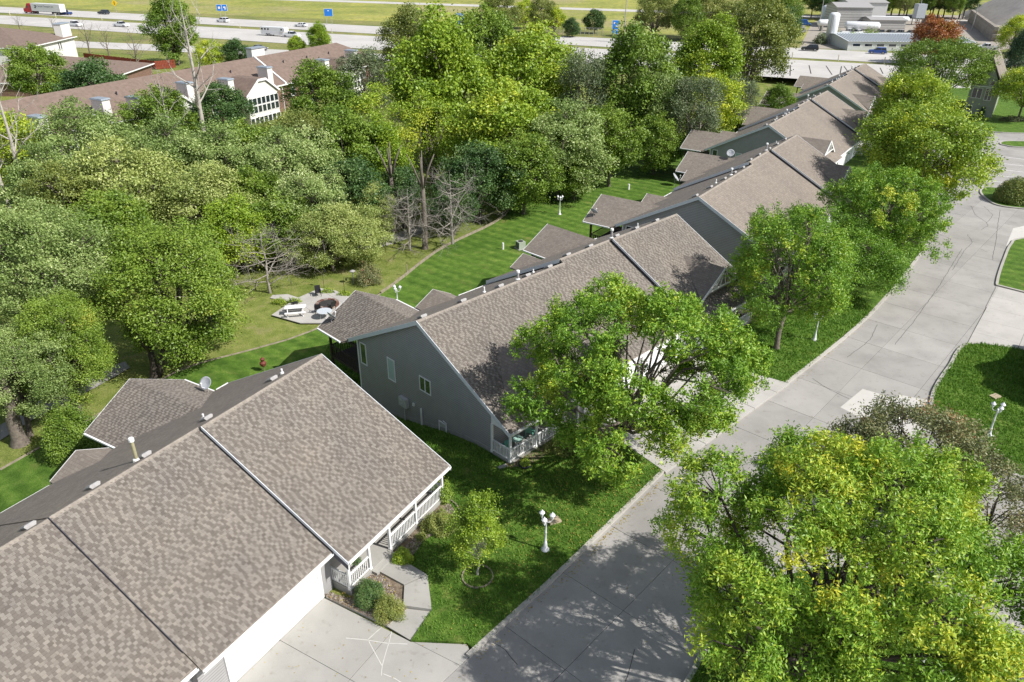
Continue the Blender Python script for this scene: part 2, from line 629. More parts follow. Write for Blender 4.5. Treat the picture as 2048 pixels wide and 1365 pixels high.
# house frames: origin under the ridge at the gable end nearest the camera, yaw clockwise from +Y, base height
FRAMES = {}
def frame(key, x, y, yaw, z0):
    a = (math.sin(R(yaw)), math.cos(R(yaw))); r = (math.cos(R(yaw)), -math.sin(R(yaw)))
    FRAMES[key] = (x, y, yaw, z0, a, r)
def hpt(key, x, y, z=0.0):
    """House-local (along, towards the back, up) to the world."""
    ox, oy, yaw, z0, a, r = FRAMES[key]
    return Vector((ox + a[0] * x - r[0] * y, oy + a[1] * x - r[1] * y, z0 + z))
_aA = (math.sin(R(29.6)), math.cos(R(29.6))); _rA = (math.cos(R(29.6)), -math.sin(R(29.6)))
frame('A', -9.41 - 19.75 * _aA[0] - 7.7 * _rA[0], 27.07 - 19.75 * _aA[1] - 7.7 * _rA[1], 29.6, -0.1)
_rB = (math.cos(R(44.85)), -math.sin(R(44.85)))
frame('B', -0.28 - 8.3 * _rB[0], 37.75 - 8.3 * _rB[1], 44.85, 0.0)
frame('C', 17.24, 68.41, 35.16, 0.71)
frame('D', 34.08, 102.99, 34.48, -0.02)
frame('E', 57.37, 143.86, 34.11, -1.4)

# ------------------------------------------------------------------ lawns
hx = lambda k, x, y: tuple(hpt(k, x, y)[:2])
LAWN = [(-1.6, 24.05), xy(935, 1289), xy(858, 1284), xy(822, 1284), xy(863, 1224), xy(861, 1200), xy(853, 1150), xy(783, 1112),
        hx('A', 23.6, -7.5), hx('A', 18, -3), hx('A', -14, -3), (-60, -8), (-48, 20), (-34, 40.3), (-32.4, 43.5), (-27.2, 53.7), (-25, 55.4), (-18.2, 60.6),
        (-12.8, 69.7), (-8.3, 81.2), (-1.6, 91.8), (1.7, 103.6), (11.3, 109.6), (24, 128), (40, 152), (66, 172), (78, 150), (76, 136), (66, 120), (57, 101),
        (49.3, 85.7), (45.87, 78.91), (31.84, 60.4), (20.34, 48.07), (9.33, 37.42), (2.03, 28.32)]
sheet('lawn', LAWN, 0.12, MAT['lawn'], 1.5)


def kerb(pts, w=0.24, h=0.14, name='kerb', z=-0.02):
    mb = MB()
    pts = [Vector((p[0], p[1], 0)) for p in pts]
    L, Rr = [], []
    for i, p in enumerate(pts):
        d = (pts[min(i + 1, len(pts) - 1)] - pts[max(i - 1, 0)]).normalized()
        n = Vector((-d.y, d.x, 0))
        L.append(p + n * w / 2); Rr.append(p - n * w / 2)
    for i in range(len(pts) - 1):
        q = [L[i], Rr[i], Rr[i + 1], L[i + 1]]
        lo = [v + Vector((0, 0, z)) for v in q]; hi = [v + Vector((0, 0, z + h + 0.02)) for v in q]
        mb.faces(lo + hi, [(4, 5, 6, 7), (0, 1, 5, 4), (1, 2, 6, 5), (2, 3, 7, 6), (3, 0, 4, 7)])
    return tag(mb.build(name, MAT['kerb']), kind='structure')


def curve(pts, n=6):
    """Catmull-Rom through the points."""
    pts = [Vector((p[0], p[1], 0)) for p in pts]
    out = []
    for i in range(len(pts) - 1):
        p0, p1, p2, p3 = pts[max(i - 1, 0)], pts[i], pts[i + 1], pts[min(i + 2, len(pts) - 1)]
        for k in range(n):
            t = k / n
            out.append(0.5 * ((2 * p1) + (p2 - p0) * t + (2 * p0 - 5 * p1 + 4 * p2 - p3) * t * t + (3 * p1 - p0 - 3 * p2 + p3) * t ** 3))
    out.append(pts[-1])
    return [(p.x, p.y) for p in out]


kerb([(-1.9, 23.75), (2.03, 28.32), (5.8, 33.0), (9.33, 37.42)])
kerb(curve([(20.34, 48.07), (31.84, 60.4), (45.87, 78.91), (49.3, 85.7), (57, 101), (66, 120), (76, 136)]))
R1 = curve([xy(2048, 702), xy(1936, 690), xy(1898, 735), xy(1870, 778), xy(1862, 812), xy(1867, 850), xy(1885, 893), xy(1925, 918), xy(1977, 933), xy(2048, 958), xy(2200, 1000)])
R2 = curve([xy(2200, 462), xy(2048, 478), xy(2022, 490), xy(2008, 520), xy(1997, 552), xy(1993, 572)]) + [xy(2048, 586), xy(2200, 625)]
R3 = curve([xy(1290, 1520), xy(1375, 1365), xy(1440, 1255), xy(1492, 1185), xy(1570, 1150), xy(1700, 1135), xy(1850, 1165), xy(1960, 1240), xy(1982, 1300), xy(1985, 1400), xy(1985, 1520)])
ISL = curve([xy(2200, 432), xy(2048, 419), xy(1997, 412), xy(1975, 401), xy(1962, 388), xy(1963, 380), xy(1975, 376), xy(2010, 378), xy(2200, 385)])
ISL2 = curve([xy(2200, 300), xy(2048, 296), xy(2010, 292), xy(2000, 288), xy(2010, 284), xy(2048, 284), xy(2200, 285)])
HR = curve([xy(1890, 262), xy(1935, 259), xy(1985, 265), xy(2048, 268), xy(2300, 275)])
for nm, pl in (('lawn', R1), ('lawn', R2), ('lawn', R3), ('lawn', ISL), ('lawn', ISL2)):
    sheet(nm, pl, 0, MAT['lawn'], flat=0.12)
    kerb(pl)
sheet('lawn', HR + [(190, 150), (150, 190), (96, 175), (80, 150)], 0, MAT['lawn'], flat=0.10)
kerb(HR)

# cut edges of turf and beds where they stand above the paving
def turf_edge(pts, z1, mat, name='lawn_edge'):
    mb = MB()
    for a, b in zip(pts[:-1], pts[1:]):
        mb.faces([(a[0], a[1], -0.09), (b[0], b[1], -0.09), (b[0], b[1], z1), (a[0], a[1], z1)], [(0, 1, 2, 3)])
    tag(mb.build(name, mat), kind='structure')
turf_edge([(-1.6, 24.05), xy(935, 1289), xy(858, 1284), xy(822, 1284), xy(863, 1224), xy(861, 1200), xy(853, 1150), xy(783, 1112)], 0.12, MAT['lawn'])
turf_edge([xy(652, 1196), xy(775, 1254), xy(812, 1222)], 0.09, MAT['kerb'], 'bed_edge')

# ------------------------------------------------------------------ concrete roads, drives and walks, slab by slab
def slab_mesh(cx, cy, poly, z, th, gap=0.02):
    """One slab with a rounded shoulder, local to its middle."""
    poly = ccw(poly)
    mb = MB()
    n = len(poly)
    def off(k, g):
        s = 1 - g / max(0.6, math.sqrt(abs(area(poly))) / 2)
        return ((poly[k][0] - cx) * s, (poly[k][1] - cy) * s)
    o0 = [off(k, gap / 2) for k in range(n)]
    o1 = [off(k, gap / 2 + 0.008) for k in range(n)]
    vs = [(a, b, -th) for a, b in o0] + [(a, b, -0.006) for a, b in o0] + [(a, b, 0) for a, b in o1]
    fs = [tuple(range(2 * n, 3 * n))]
    for i in range(n):
        j = (i + 1) % n
        fs.append((i, j, n + j, n + i)); fs.append((n + i, n + j, 2 * n + j, 2 * n + i))
    mb.faces(vs, fs)
    return mb


def slabs(parent, poly, org, yaw, du, dw, z, mat, name='slab', most=300, th=0.07, rest_label=None, holes=()):
    ca, sa = math.sin(R(yaw)), math.cos(R(yaw))
    loc = [((x - org[0]) * ca + (y - org[1]) * sa, (x - org[0]) * sa - (y - org[1]) * ca) for x, y in poly]
    u0, u1 = min(p[0] for p in loc), max(p[0] for p in loc)
    w0, w1 = min(p[1] for p in loc), max(p[1] for p in loc)
    cells = []
    i = math.floor(u0 / du)
    while i * du < u1:
        j = math.floor(w0 / dw)
        while j * dw < w1:
            c = clip_rect(loc, i * du, (i + 1) * du, j * dw, (j + 1) * dw)
            if len(c) >= 3 and abs(area(c)) > 0.15:
                full = abs(abs(area(c)) - du * dw) < 1e-3
                W = [(org[0] + u * ca + w * sa, org[1] + u * sa - w * ca) for u, w in c]
                mx, my = sum(p[0] for p in W) / len(W), sum(p[1] for p in W) / len(W)
                pu, pv, dep = pxof((mx, my, z))
                seen = dep > 3 and -120 < pu < 2170 and -60 < pv < 1480
                cells.append((0 if seen else 1, dep, mx, my, W, full))
            j += 1
        i += 1
    cells.sort(key=lambda c: (c[0], c[1]))
    shared = None
    rest = MB()
    for k, (s, dep, mx, my, W, full) in enumerate(cells):
        if s == 0 and k < most:
            if full and shared is not None: me = shared
            else:
                me = slab_mesh(mx, my, W, z, th).mesh(name, mat)
                if full: shared = me
            link(name, me, parent, (mx, my, z))
        elif dep > -40:
            m2 = slab_mesh(mx, my, W, z, th)
            rest.faces([(a + mx, b + my, c_ + z) for a, b, c_ in m2.v], m2.f)
    if rest.f:
        tag(rest.build('far_' + name, mat, parent), kind='stuff')


PAVE = [(-14, 9), (-1.75, 23.85), (2.12, 28.25), (9.42, 37.34), (20.43, 48.0), (31.93, 60.33), (45.96, 78.85), (49.4, 85.65), (57.1, 100.9), (66.1, 119.9), (76.1, 135.9), xy(1890, 262), xy(1935, 259), xy(1985, 265), xy(2048, 268), (140, 120), (150, 60), (70, -10), (10, -14)]
road = sheet('road', PAVE, 0, MAT['joint'], flat=-0.06)
slabs(road, PAVE, (2.5, 23.1), 41.7, 4.57, 4.3, 0.0, MAT['concrete'], 'concrete_slab')
DRV = [(-1.75, 23.85), xy(935, 1289), xy(822, 1284), xy(648, 1196), xy(640, 1199.6), xy(471, 1363), hx('A', 4, -7.75), (-30, -8), (-14, 9)]
drive = sheet('driveway', DRV, 0, MAT['joint'], flat=-0.055)
slabs(drive, DRV, (xy(560, 1281)), 119.6, 4.2, 3.05, 0.004, MAT['concrete_walk'], 'concrete_slab')
DRVB = [(9.48, 37.24), (20.5, 47.9), hx('B', 20.0, -7.7), hx('B', 7.8, -7.7)]
driveb = sheet('driveway', DRVB, 0, MAT['joint'], flat=0.10)
slabs(driveb, DRVB, hx('B', 13.9, -7.7), 134.85, 3.6, 3.05, 0.15, MAT['concrete_new'], 'concrete_slab', th=0.14)
DR2 = [xy(1934, 689), xy(2048, 701), xy(2200, 716), xy(2200, 640), xy(2048, 588), xy(1993, 574)]
drivec = sheet('driveway', DR2, 0, MAT['joint'], flat=0.004)
slabs(drivec, DR2, xy(1960, 640), 128, 3.4, 3.05, 0.06, MAT['concrete_new'], 'concrete_slab', th=0.05)
# patches of newer concrete laid in the road, each a slab proud of the old ones
for pl in ([(1725, 778), (1790, 797), (1800, 790), (1861, 802), (1853, 838), (1838, 878), (1762, 858), (1680, 815)],
           [(2026, 457), (2048, 452), (2100, 470), (2048, 490), (2012, 492)]):
    W = [xy(*p) for p in pl]
    mx, my = sum(p[0] for p in W) / len(W), sum(p[1] for p in W) / len(W)
    slab_mesh(mx, my, W, 0, 0.05).build('repair_slab', MAT['concrete_patch'], road, loc=(mx, my, 0.007))

walk = sheet('walkway', [xy(806.5, 1216.7), xy(862.9, 1223.5), xy(822, 1283), xy(774, 1254.5)], 0, MAT['joint'], flat=0.02)
def one_slab(name, pl, z, th, parent, mat='concrete_walk'):
    W = pl
    mx, my = sum(p[0] for p in W) / len(W), sum(p[1] for p in W) / len(W)
    return slab_mesh(mx, my, W, z, th).build(name, MAT[mat], parent, loc=(mx, my, z))
one_slab('concrete_slab', [xy(807, 1218), xy(862.5, 1224.5), xy(822, 1283), xy(775, 1255)], 0.05, 0.06, walk)
one_slab('concrete_slab', [xy(808, 1171, 0.2), xy(855, 1150, 0.2), xy(862, 1205, 0.2), xy(863, 1219, 0.2), xy(806, 1211, 0.2)], 0.2, 0.22, walk)
one_slab('concrete_slab', [xy(725, 1125, 0.2), xy(785, 1108, 0.2), xy(854, 1149, 0.2), xy(808, 1170, 0.2)], 0.21, 0.22, walk)
one_slab('concrete_slab', [hx('B', 21.3, -9.0), hx('B', 22.9, -9.0), hx('B', 22.8, -12.2), hx('B', 20.2, -12.6)], 0.17, 0.1, driveb)


def strip(pts, w, z, mat, name, parent, jit=0.0):
    mb = MB()
    rnd = random.Random(len(pts) * 7 + int(pts[0][0] * 13))
    P = [Vector((p[0], p[1], z)) for p in pts]
    Q = []
    for i in range(len(P) - 1):
        n = max(2, int((P[i + 1] - P[i]).length / 0.4)) if jit else 1
        for k in range(n):
            t = k / n
            Q.append(P[i].lerp(P[i + 1], t) + Vector((rnd.uniform(-jit, jit), rnd.uniform(-jit, jit), 0)))
    Q.append(P[-1])
    L, Rr = [], []
    for i, p in enumerate(Q):
        d = (Q[min(i + 1, len(Q) - 1)] - Q[max(i - 1, 0)]).normalized()
        n = Vector((-d.y, d.x, 0)) * w / 2
        L.append(p + n); Rr.append(p - n)
    for i in range(len(Q) - 1):
        mb.poly([Rr[i], Rr[i + 1], L[i + 1], L[i]])
    return mb.build(name, mat, parent)


for pts in ([(1755, 650), (1740, 680), (1715, 700), (1694, 715)], [(1625, 758), (1660, 780), (1698, 798)], [(1935, 470), (1945, 485), (1930, 500), (1905, 540)],
            [(1925, 335), (1935, 350), (1965, 385)], [(1942, 412), (1950, 430), (1972, 445), (1976, 452), (1962, 460)], [(1968, 413), (1985, 430), (1980, 440), (1972, 446)],
            [(1880, 470), (1902, 478), (1896, 490)], [(1790, 690), (1830, 640), (1880, 570), (1924, 498)], [(1960, 498), (1975, 505)], [(1270, 1300), (1258, 1340), (1250, 1365)], [(985, 1285), (1010, 1300), (1035, 1330)], [(2000, 420), (1992, 480), (1985, 520)]):
    strip([xy(*p) for p in pts], 0.028, 0.009, MAT['crack'], 'crack', road, 0.04)
for pts in ([(692, 1277), (734, 1281), (775, 1287), (815, 1289)], [(764, 1255), (737, 1279), (738, 1285), (764, 1332)], [(783, 1264), (778, 1286), (764, 1333), (763, 1352)], [(766, 1348), (790, 1358), (806, 1368)]):
    strip([xy(*p) for p in pts], 0.036, 0.012, MAT['sealant'], 'crack_sealant', drive, 0.01)
# parking bay lines
for v in (312, 325, 337, 349, 361, 373):
    a, b = xy(1990 - (v - 312) * 0.5, v), xy(2130, v + 17)
    strip([a, b], 0.17, 0.008, MAT['line'], 'bay_line', road)
# manhole cover
mb = MB(); mb.lathe([(0.0, 0.012), (0.30, 0.012), (0.36, 0.012), (0.40, 0.004), (0.40, 0.0)][::-1], n=20)
p = at(1735, 841)
tag(mb.build('manhole_cover', plain('rusty_iron', (0.12, 0.055, 0.04), 0.8, 0.3, 9), loc=(p.x, p.y, 0.006)), 'round rusty brown manhole cover set in the pale concrete patch of the road', 'manhole cover')
# drain inlet at the kerb
p = at(1868, 447)
mb = MB(); mb.box((0, 0, 0.08), (1.0, 0.35, 0.16)); mb.box((0, -0.18, 0.07), (0.8, 0.04, 0.1), mi=1)
tag(mb.build('storm_drain', [MAT['kerb'], MAT['crack']], loc=p, rot=(0, 0, R(52))), 'dark storm drain inlet let into the kerb beyond the street trees', 'drain')
# gravel planting bed beside the porch steps
MAT['gravel'] = ground_mat('river_gravel', ((0.13, 0.10, 0.075), (0.22, 0.175, 0.135), (0.33, 0.28, 0.23)), (0.4, 5.0, 22.0), None, 1.0)
sheet('gravel_bed', [xy(652, 1196), xy(775, 1254), xy(812, 1222), xy(816, 1170), xy(765, 1140), xy(745, 1140), hx('A', 20.3, -9.0), hx('A', 20.1, -7.7)], 0, MAT['gravel'], flat=0.09)
sheet('gravel_bed', curve([xy(795, 1112), xy(815, 1130), xy(850, 1082), xy(880, 1068), xy(908, 1058), xy(915, 1035), xy(900, 1012), xy(885, 1000)]) + [hx('A', 28.5, -8.6), hx('A', 23.8, -8.6)], 0, MAT['gravel'], flat=0.14)
sheet('gravel_bed', curve([xy(1014, 938), xy(1050, 935), xy(1090, 915), xy(1130, 885)]) + [hx('B', 6.5, -8.0), hx('B', 0.2, -8.0)], 0, MAT['gravel'], flat=0.135)

# ------------------------------------------------------------------ house row
RIDGE, SLOPE, RT_ = 7.2, 0.53, 0.14


def window(parent, c, w, h, axis_, out, panes=1, glass=None, frame_w=0.075):
    """A window in a wall: frame proud of the wall, pane set back in it. axis_: unit vector along the wall, out: outward."""
    ax, ot = Vector(axis_), Vector(out)
    up = Vector((0, 0, 1))
    c = Vector(c)
    mb = MB()
    def pc(x0, x1, z0, z1, d0, d1, m):
        q = [c + ax * x0 + up * z0 + ot * d0, c + ax * x1 + up * z0 + ot * d0, c + ax * x1 + up * z1 + ot * d0, c + ax * x0 + up * z1 + ot * d0]
        m.prism(q, ot * (d1 - d0))
    f = frame_w
    pc(-w / 2 - f, w / 2 + f, h / 2, h / 2 + f, 0.0, 0.05, mb)
    pc(-w / 2 - f, w / 2 + f, -h / 2 - f, -h / 2, 0.0, 0.055, mb)
    pc(-w / 2 - f, -w / 2, -h / 2, h / 2, 0.0, 0.05, mb)
    pc(w / 2, w / 2 + f, -h / 2, h / 2, 0.0, 0.05, mb)
    for k in range(1, panes):
        x = -w / 2 + w * k / panes
        pc(x - f * 0.6, x + f * 0.6, -h / 2, h / 2, 0.0, 0.046, mb)
    wf = mb.build('window', MAT['white'], parent)
    g = MB()
    for k in range(panes):
        x0, x1 = -w / 2 + w * k / panes + (f * 0.6 if k else 0), -w / 2 + w * (k + 1) / panes - (f * 0.6 if k < panes - 1 else 0)
        g = MB(); pc(x0, x1, -h / 2, h / 2, 0.0, 0.018, g)
        g.build('pane', glass or MAT['glass'], wf)
    return wf


def railing(parent, a, b, z, posts=False, hgt=0.92, mat=None, gap=0.13, shared={}):
    """Rails with single balusters between two points at floor height z."""
    mat = mat or MAT['white']
    a, b = Vector((a[0], a[1], z)), Vector((b[0], b[1], z))
    d = b - a
    mb = MB()
    mb.bar(a + Vector((0, 0, hgt)), b + Vector((0, 0, hgt)), 0.09, 0.06)
    ro = mb.build('railing', mat, parent)
    mb = MB(); mb.bar(a + Vector((0, 0, 0.14)), b + Vector((0, 0, 0.14)), 0.06, 0.06)
    mb.build('bottom_rail', mat, ro)
    key = (hgt, mat.name)
    if key not in shared:
        m2 = MB(); m2.box((0, 0, (hgt + 0.11) / 2), (0.042, 0.042, hgt - 0.2))
        shared[key] = m2.mesh('baluster', mat)
    n = max(2, int(d.length / gap))
    rz = math.atan2(d.y, d.x)
    for k in range(1, n):
        link('baluster', shared[key], ro, a + d * (k / n), (0, 0, rz))
    return ro


def gable_roof(parent, x0, x1, y_in, y_out, z_eave, z_ridge, mat, name='wing_roof', th=0.12):
    """A roof whose ridge runs back from the main roof (along y); returns its mesh."""
    xm = (x0 + x1) / 2
    mb = MB()
    e = Vector((0, y_out - y_in, 0))
    mb.prism([(x0, y_in, z_eave), (xm, y_in, z_ridge), (xm, y_in, z_ridge - th), (x0, y_in, z_eave - th)], e)
    mb.prism([(xm, y_in, z_ridge), (x1, y_in, z_eave), (x1, y_in, z_eave - th), (xm, y_in, z_ridge - th)], e)
    return mb.build(name, mat, parent)


def tab_variants():
    out = []
    rnd = random.Random(3)
    for k in range(24):
        t = (rnd.uniform(0.12, 0.45) if rnd.random() < 0.56 else rnd.uniform(0.58, 0.86))
        out.append((0.10 + 0.12 * rnd.random(), t))
    return out


TABS = tab_variants()
EXPO = 0.15


def tab_faces(mb, c, ux, dn, nrm, w, t, h=0.02):
    """One shingle tab: upper edge tucked in, lower edge proud."""
    a = c - ux * (w / 2); b = c + ux * (w / 2)
    lo = dn * EXPO
    v = [a + nrm * 0.003, b + nrm * 0.003, b + lo + nrm * h, a + lo + nrm * h, a + lo + nrm * 0.001, b + lo + nrm * 0.001]
    mb.faces(v, [(0, 3, 2, 1), (3, 4, 5, 2), (0, 4, 3), (1, 2, 5)], 0, t)


def shingle_field(parent, o, ux, dn, nrm, width, rows, seed, inside=None, single=0, near=None):
    """Courses of shingle tabs over a roof plane starting at o. The SINGLE tabs nearest to NEAR are objects, the rest one part."""
    rnd = random.Random(seed)
    tabs = []
    for r_ in range(rows):
        x = -rnd.random() * 0.3; last = False
        while x < width:
            w, t = TABS[rnd.randrange(24)]
            for _ in range(5):
                if (t > 0.5) != last or rnd.random() < 0.15: break
                w, t = TABS[rnd.randrange(24)]
            last = t > 0.5
            w0, w1 = max(x, 0), min(x + w, width)
            if w1 - w0 > 0.05:
                c = o + ux * ((w0 + w1) / 2) + dn * (r_ * EXPO)
                if inside is None or inside((w0 + w1) / 2, r_ * EXPO): tabs.append((c, w1 - w0, t, w1 - w0 == w))
            x += w
    pick = set()
    if single:
        cand = [(near(c), i) for i, (c, w, t, f) in enumerate(tabs) if f and near(c) is not None]
        cand.sort()
        pick = {i for _, i in cand[:single]}
    mb = MB()
    cache = {}
    m3 = Matrix((ux, -dn, nrm)).transposed().to_4x4()
    for i, (c, w, t, f) in enumerate(tabs):
        if i in pick:
            key = (round(w, 4), t)
            if key not in cache:
                q = MB(); tab_faces(q, Vector((0, 0, 0)), Vector((1, 0, 0)), Vector((0, -1, 0)), Vector((0, 0, 1)), w - 0.008, t, 0.018)
                cache[key] = q.mesh('shingle', MAT['tab'])
            ob = link('shingle', cache[key], parent)
            ob.matrix_local = Matrix.Translation(c) @ m3
        else:
            tab_faces(mb, c, ux, dn, nrm, w - 0.008, min(1, max(0, t + rnd.uniform(-0.08, 0.08))))
    tag(mb.build('shingle_courses', MAT['tab'], parent), kind='stuff')


def duplex(key, label, near_home):
    ox, oy, yaw, z0, _, _ = FRAMES[key]
    H = empty('row_house', (ox, oy, z0), R(90 - yaw), label, 'house', 'grey row houses along the curving street')
    L = 29.2
    if near_home:
        FS = [(0, 12.75, -0.12, 7.9), (12.75, 20.5, 0.0, 8.2), (20.5, L, 0.32, 9.15)]
        BS = [(0, 12.75, 0.0), (12.75, L, 0.06)]
    else:
        FS = [(0, 7.4, 0.0, 8.57), (7.4, 20.2, 0.0, 8.3), (20.2, L, 0.4, 8.9)]
        BS = [(0, 14.2, 0.0), (14.2, L, 0.4)]
    BE = 8.56
    cuts = sorted({s[0] for s in FS} | {s[0] for s in BS} | {L})
    fh = lambda x: next(s for s in FS if s[0] <= x < s[1])
    bh = lambda x: next(s for s in BS if s[0] <= x < s[1])
    n = math.sqrt(1 + SLOPE ** 2)
    mb = MB()
    ridge = []
    front = []
    for x0, x1 in zip(cuts[:-1], cuts[1:]):
        _, _, h, fe = fh(x0); hb = bh(x0)[2]
        yR = (hb - h) / (2 * SLOPE); zR = RIDGE + h + SLOPE * yR
        ridge.append((x0, x1, yR, zR))
        zf = RIDGE + h - SLOPE * fe; zb = RIDGE + hb - SLOPE * BE
        front.append((x0, x1, yR, zR, fe, zf))
        e = (x1 - x0, 0, 0)
        mb.prism([(x0, yR, zR), (x0, yR, zR - RT_), (x0, -fe, zf - RT_), (x0, -fe, zf)], e)
        mb.prism([(x0, yR, zR), (x0, BE, zb), (x0, BE, zb - RT_), (x0, yR, zR - RT_)], e)
    roof = mb.build('roof', MAT['roof'], H)
    # ridge caps, one short course after the other
    cm = MB(); rnd = random.Random(5)
    for x0, x1, yR, zR in ridge:
        x = x0
        while x < x1 - 0.05:
            w = min(0.2, x1 - x); t = rnd.random()
            for s in (-1, 1):
                cm.faces([(x, yR, zR + 0.012), (x + w, yR, zR + 0.03), (x + w, yR + s * 0.17, zR - 0.17 * SLOPE + 0.03), (x, yR + s * 0.17, zR - 0.17 * SLOPE + 0.012)], [(0, 1, 2, 3) if s < 0 else (3, 2, 1, 0)], 0, t)
            x += 0.2
    cm.build('ridge_cap', MAT['cap'], roof)
    # shingles as geometry where the photograph shows the tabs
    ux = Vector((1, 0, 0))
    for k, (x0, x1, yR, zR, fe, zf) in enumerate(front):
        dn = Vector((0, -1, -SLOPE)).normalized(); nr = Vector((0, -SLOPE, 1)).normalized()
        rows = int((fe + yR) * n / EXPO)
        single = 0; near = None
        if near_home and k == 2:
            single = 300
            Mw = Matrix.Translation((ox, oy, z0)) @ Matrix.Rotation(R(90 - yaw), 4, 'Z')
            def near(c, Mw=Mw):
                u, v, d = pxof(Mw @ c)
                return d if (5 < u < 2040 and 5 < v < 1350) else None
        if near_home or key == 'B':
            if near_home and x1 < 3: continue
            shingle_field(roof, Vector((max(x0, 3.0) if near_home else x0, yR, zR)), ux, dn, nr, x1 - (max(x0, 3.0) if near_home else x0), rows, 40 + k, None, single, near)
    # raised edges between roof sections, rake boards, gutters
    def rake(x, y0, y1, zr, side, depth, wmat=0):
        tr = MB()
        # board under the roof edge from (y0) ridge to (y1) eave, face on the side given
        s = SLOPE
        z1 = zr - s * abs(y1 - y0)
        xa = x + side * 0.035
        tr.prism([(x, y0, zr + 0.015), (x, y1, z1 + 0.015), (x, y1, z1 - depth), (x, y0, zr - depth)], (xa - x, 0, 0), 0)
        tr.build('step_shade_navy' if wmat else 'rake_board', MAT['flash'] if wmat else MAT['trim'], roof)
    x0, x1, yR, zR = ridge[0]
    rake(0, yR, -FS[0][3] - 0.05, zR, -1, 0.3); rake(0, yR, BE + 0.05, zR, -1, 0.3)
    x0, x1, yR, zR = ridge[-1]
    rake(L, yR, -FS[-1][3] - 0.05, zR, 1, 0.3); rake(L, yR, BE + 0.05, zR, 1, 0.3)
    for a, b in zip(ridge[:-1], ridge[1:]):
        x = a[1]
        dhf = fh(x)[2] - fh(x - 0.01)[2]
        if dhf > 0.2:
            rake(x, b[2], -fh(x)[3] - 0.03, b[3], -1, 0.17)
            rake(x + 0.002, b[2], -fh(x)[3], b[3] - 0.17, -1, dhf, 1)  # navy strip colours in the shadow cast below the raised edge
        elif dhf > 0.05:
            rake(x, b[2], -fh(x)[3] + 1.0, b[3], -1, dhf, 1)  # low step: its thin shadow line, likewise put in as a navy strip
        dhb = bh(x)[2] - bh(x - 0.01)[2]
        if dhb > 0.2:
            rake(x, b[2], BE + 0.05, b[3], -1, 0.3)
    def gutter(xa, xb, y, z, side):
        g = MB()
        c = (xa + xb) / 2; w = xb - xa
        g.box((c, y + side * 0.065, z - 0.115), (w, 0.13, 0.012))
        g.box((c, y + side * 0.126, z - 0.065), (w, 0.014, 0.11))
        g.box((c, y + side * 0.006, z - 0.075), (w, 0.012, 0.09))
        g.box((c, y - side * 0.02, z - 0.2), (w, 0.03, 0.2))
        xx = xa + 0.4
        while xx < xb:
            g.box((xx, y + side * 0.065, z - 0.02), (0.03, 0.13, 0.02)); xx += 0.75
        g.build('gutter', MAT['white'], roof)
    for x0, x1, h, fe in FS:
        gutter(x0 + 0.02, x1 - 0.02, -fe, RIDGE + h - SLOPE * fe, -1)
    for xa, xb in ((0.05, 0.6), (11.1, 17.2), (28.3, L)) if not near_home else ((0.1, 0.8), (7.8, 16.8), (28.2, L)):
        hb = bh((xa + xb) / 2)[2]
        gutter(xa, xb, BE, RIDGE + hb - SLOPE * BE, 1)
    # roof vents along the ridge on the back slope, plumbing pipes
    vm = MB()
    vm.faces([(-0.2, -0.25, 0), (0.2, -0.25, 0), (0.2, 0.25, 0), (-0.2, 0.25, 0), (-0.27, -0.24, 0.13), (0.27, -0.24, 0.13), (0.27, 0.3, 0.1), (-0.27, 0.3, 0.1), (-0.2, -0.2, 0.19), (0.2, -0.2, 0.19), (0.2, 0.24, 0.16), (-0.2, 0.24, 0.16)],
             [(0, 1, 5, 4), (1, 2, 6, 5), (2, 3, 7, 6), (3, 0, 4, 7), (4, 5, 9, 8), (5, 6, 10, 9), (6, 7, 11, 10), (7, 4, 8, 11), (8, 9, 10, 11)])
    vme = vm.mesh('roof_vent', MAT['vent'])
    va = math.atan(SLOPE)
    vents = [8.7, 12.2, 15.2, 17.9, 21.6, 26.2] if near_home else [1.1, 4.6, 8.2, 11.0, 13.4, 15.5, 18.2, 21.6, 24.3, 27.2]
    for x in vents:
        yb = 0.75; zb = RIDGE + bh(x)[2] - SLOPE * yb
        link('roof_vent', vme, roof, (x, yb, zb), (-va, 0, 0))
    def pipe(x, yb, hgt, r, mat, cap=True):
        zb = RIDGE + bh(x)[2] - SLOPE * yb
        m = MB(); m.tube([(0, 0, -0.2), (0, 0, hgt)], r, 10)
        m.lathe([(r * 2.2, 0.0), (r * 2.0, 0.12), (r * 1.2, 0.16)], (0, 0, -0.02), 10, 1)
        if cap: m.lathe([(r * 1.55, hgt - 0.02), (r * 1.6, hgt + 0.12), (r * 1.3, hgt + 0.17), (0.01, hgt + 0.19)], (0, 0, 0), 12, 1)
        m.build('vent_pipe', [mat, MAT['white']], roof, loc=(x, yb, zb))
    if near_home:
        pipe(17.55, 0.95, 1.15, 0.085, MAT['tan']); pipe(21.75, 1.25, 0.33, 0.055, MAT['white'], False); pipe(27.0, 0.8, 0.33, 0.055, MAT['white'], False)
    else:
        pipe(7.0, 1.1, 0.45, 0.06, MAT['white'], False); pipe(10.0, 0.7, 0.6, 0.09, MAT['vent']); pipe(21.2, 0.9, 0.7, 0.09, MAT['vent']); pipe(12.6, 1.6, 0.3, 0.05, MAT['white'], False); pipe(24.9, 1.0, 0.45, 0.05, MAT['white'], False)
    # walls
    base = -3.6
    wm = MB()
    porches = [(20.8, L - 0.3)] if near_home else [(0.3, 7.4), (20.5, L - 0.3)]
    spans = [(0.3, 12.75, -7.3), (12.75, 20.7, -7.7), (20.7, L - 0.3, -7.35)] if near_home else [(0.3, 7.4, -6.62), (7.4, 20.5, -7.8), (20.5, L - 0.3, -6.9)]
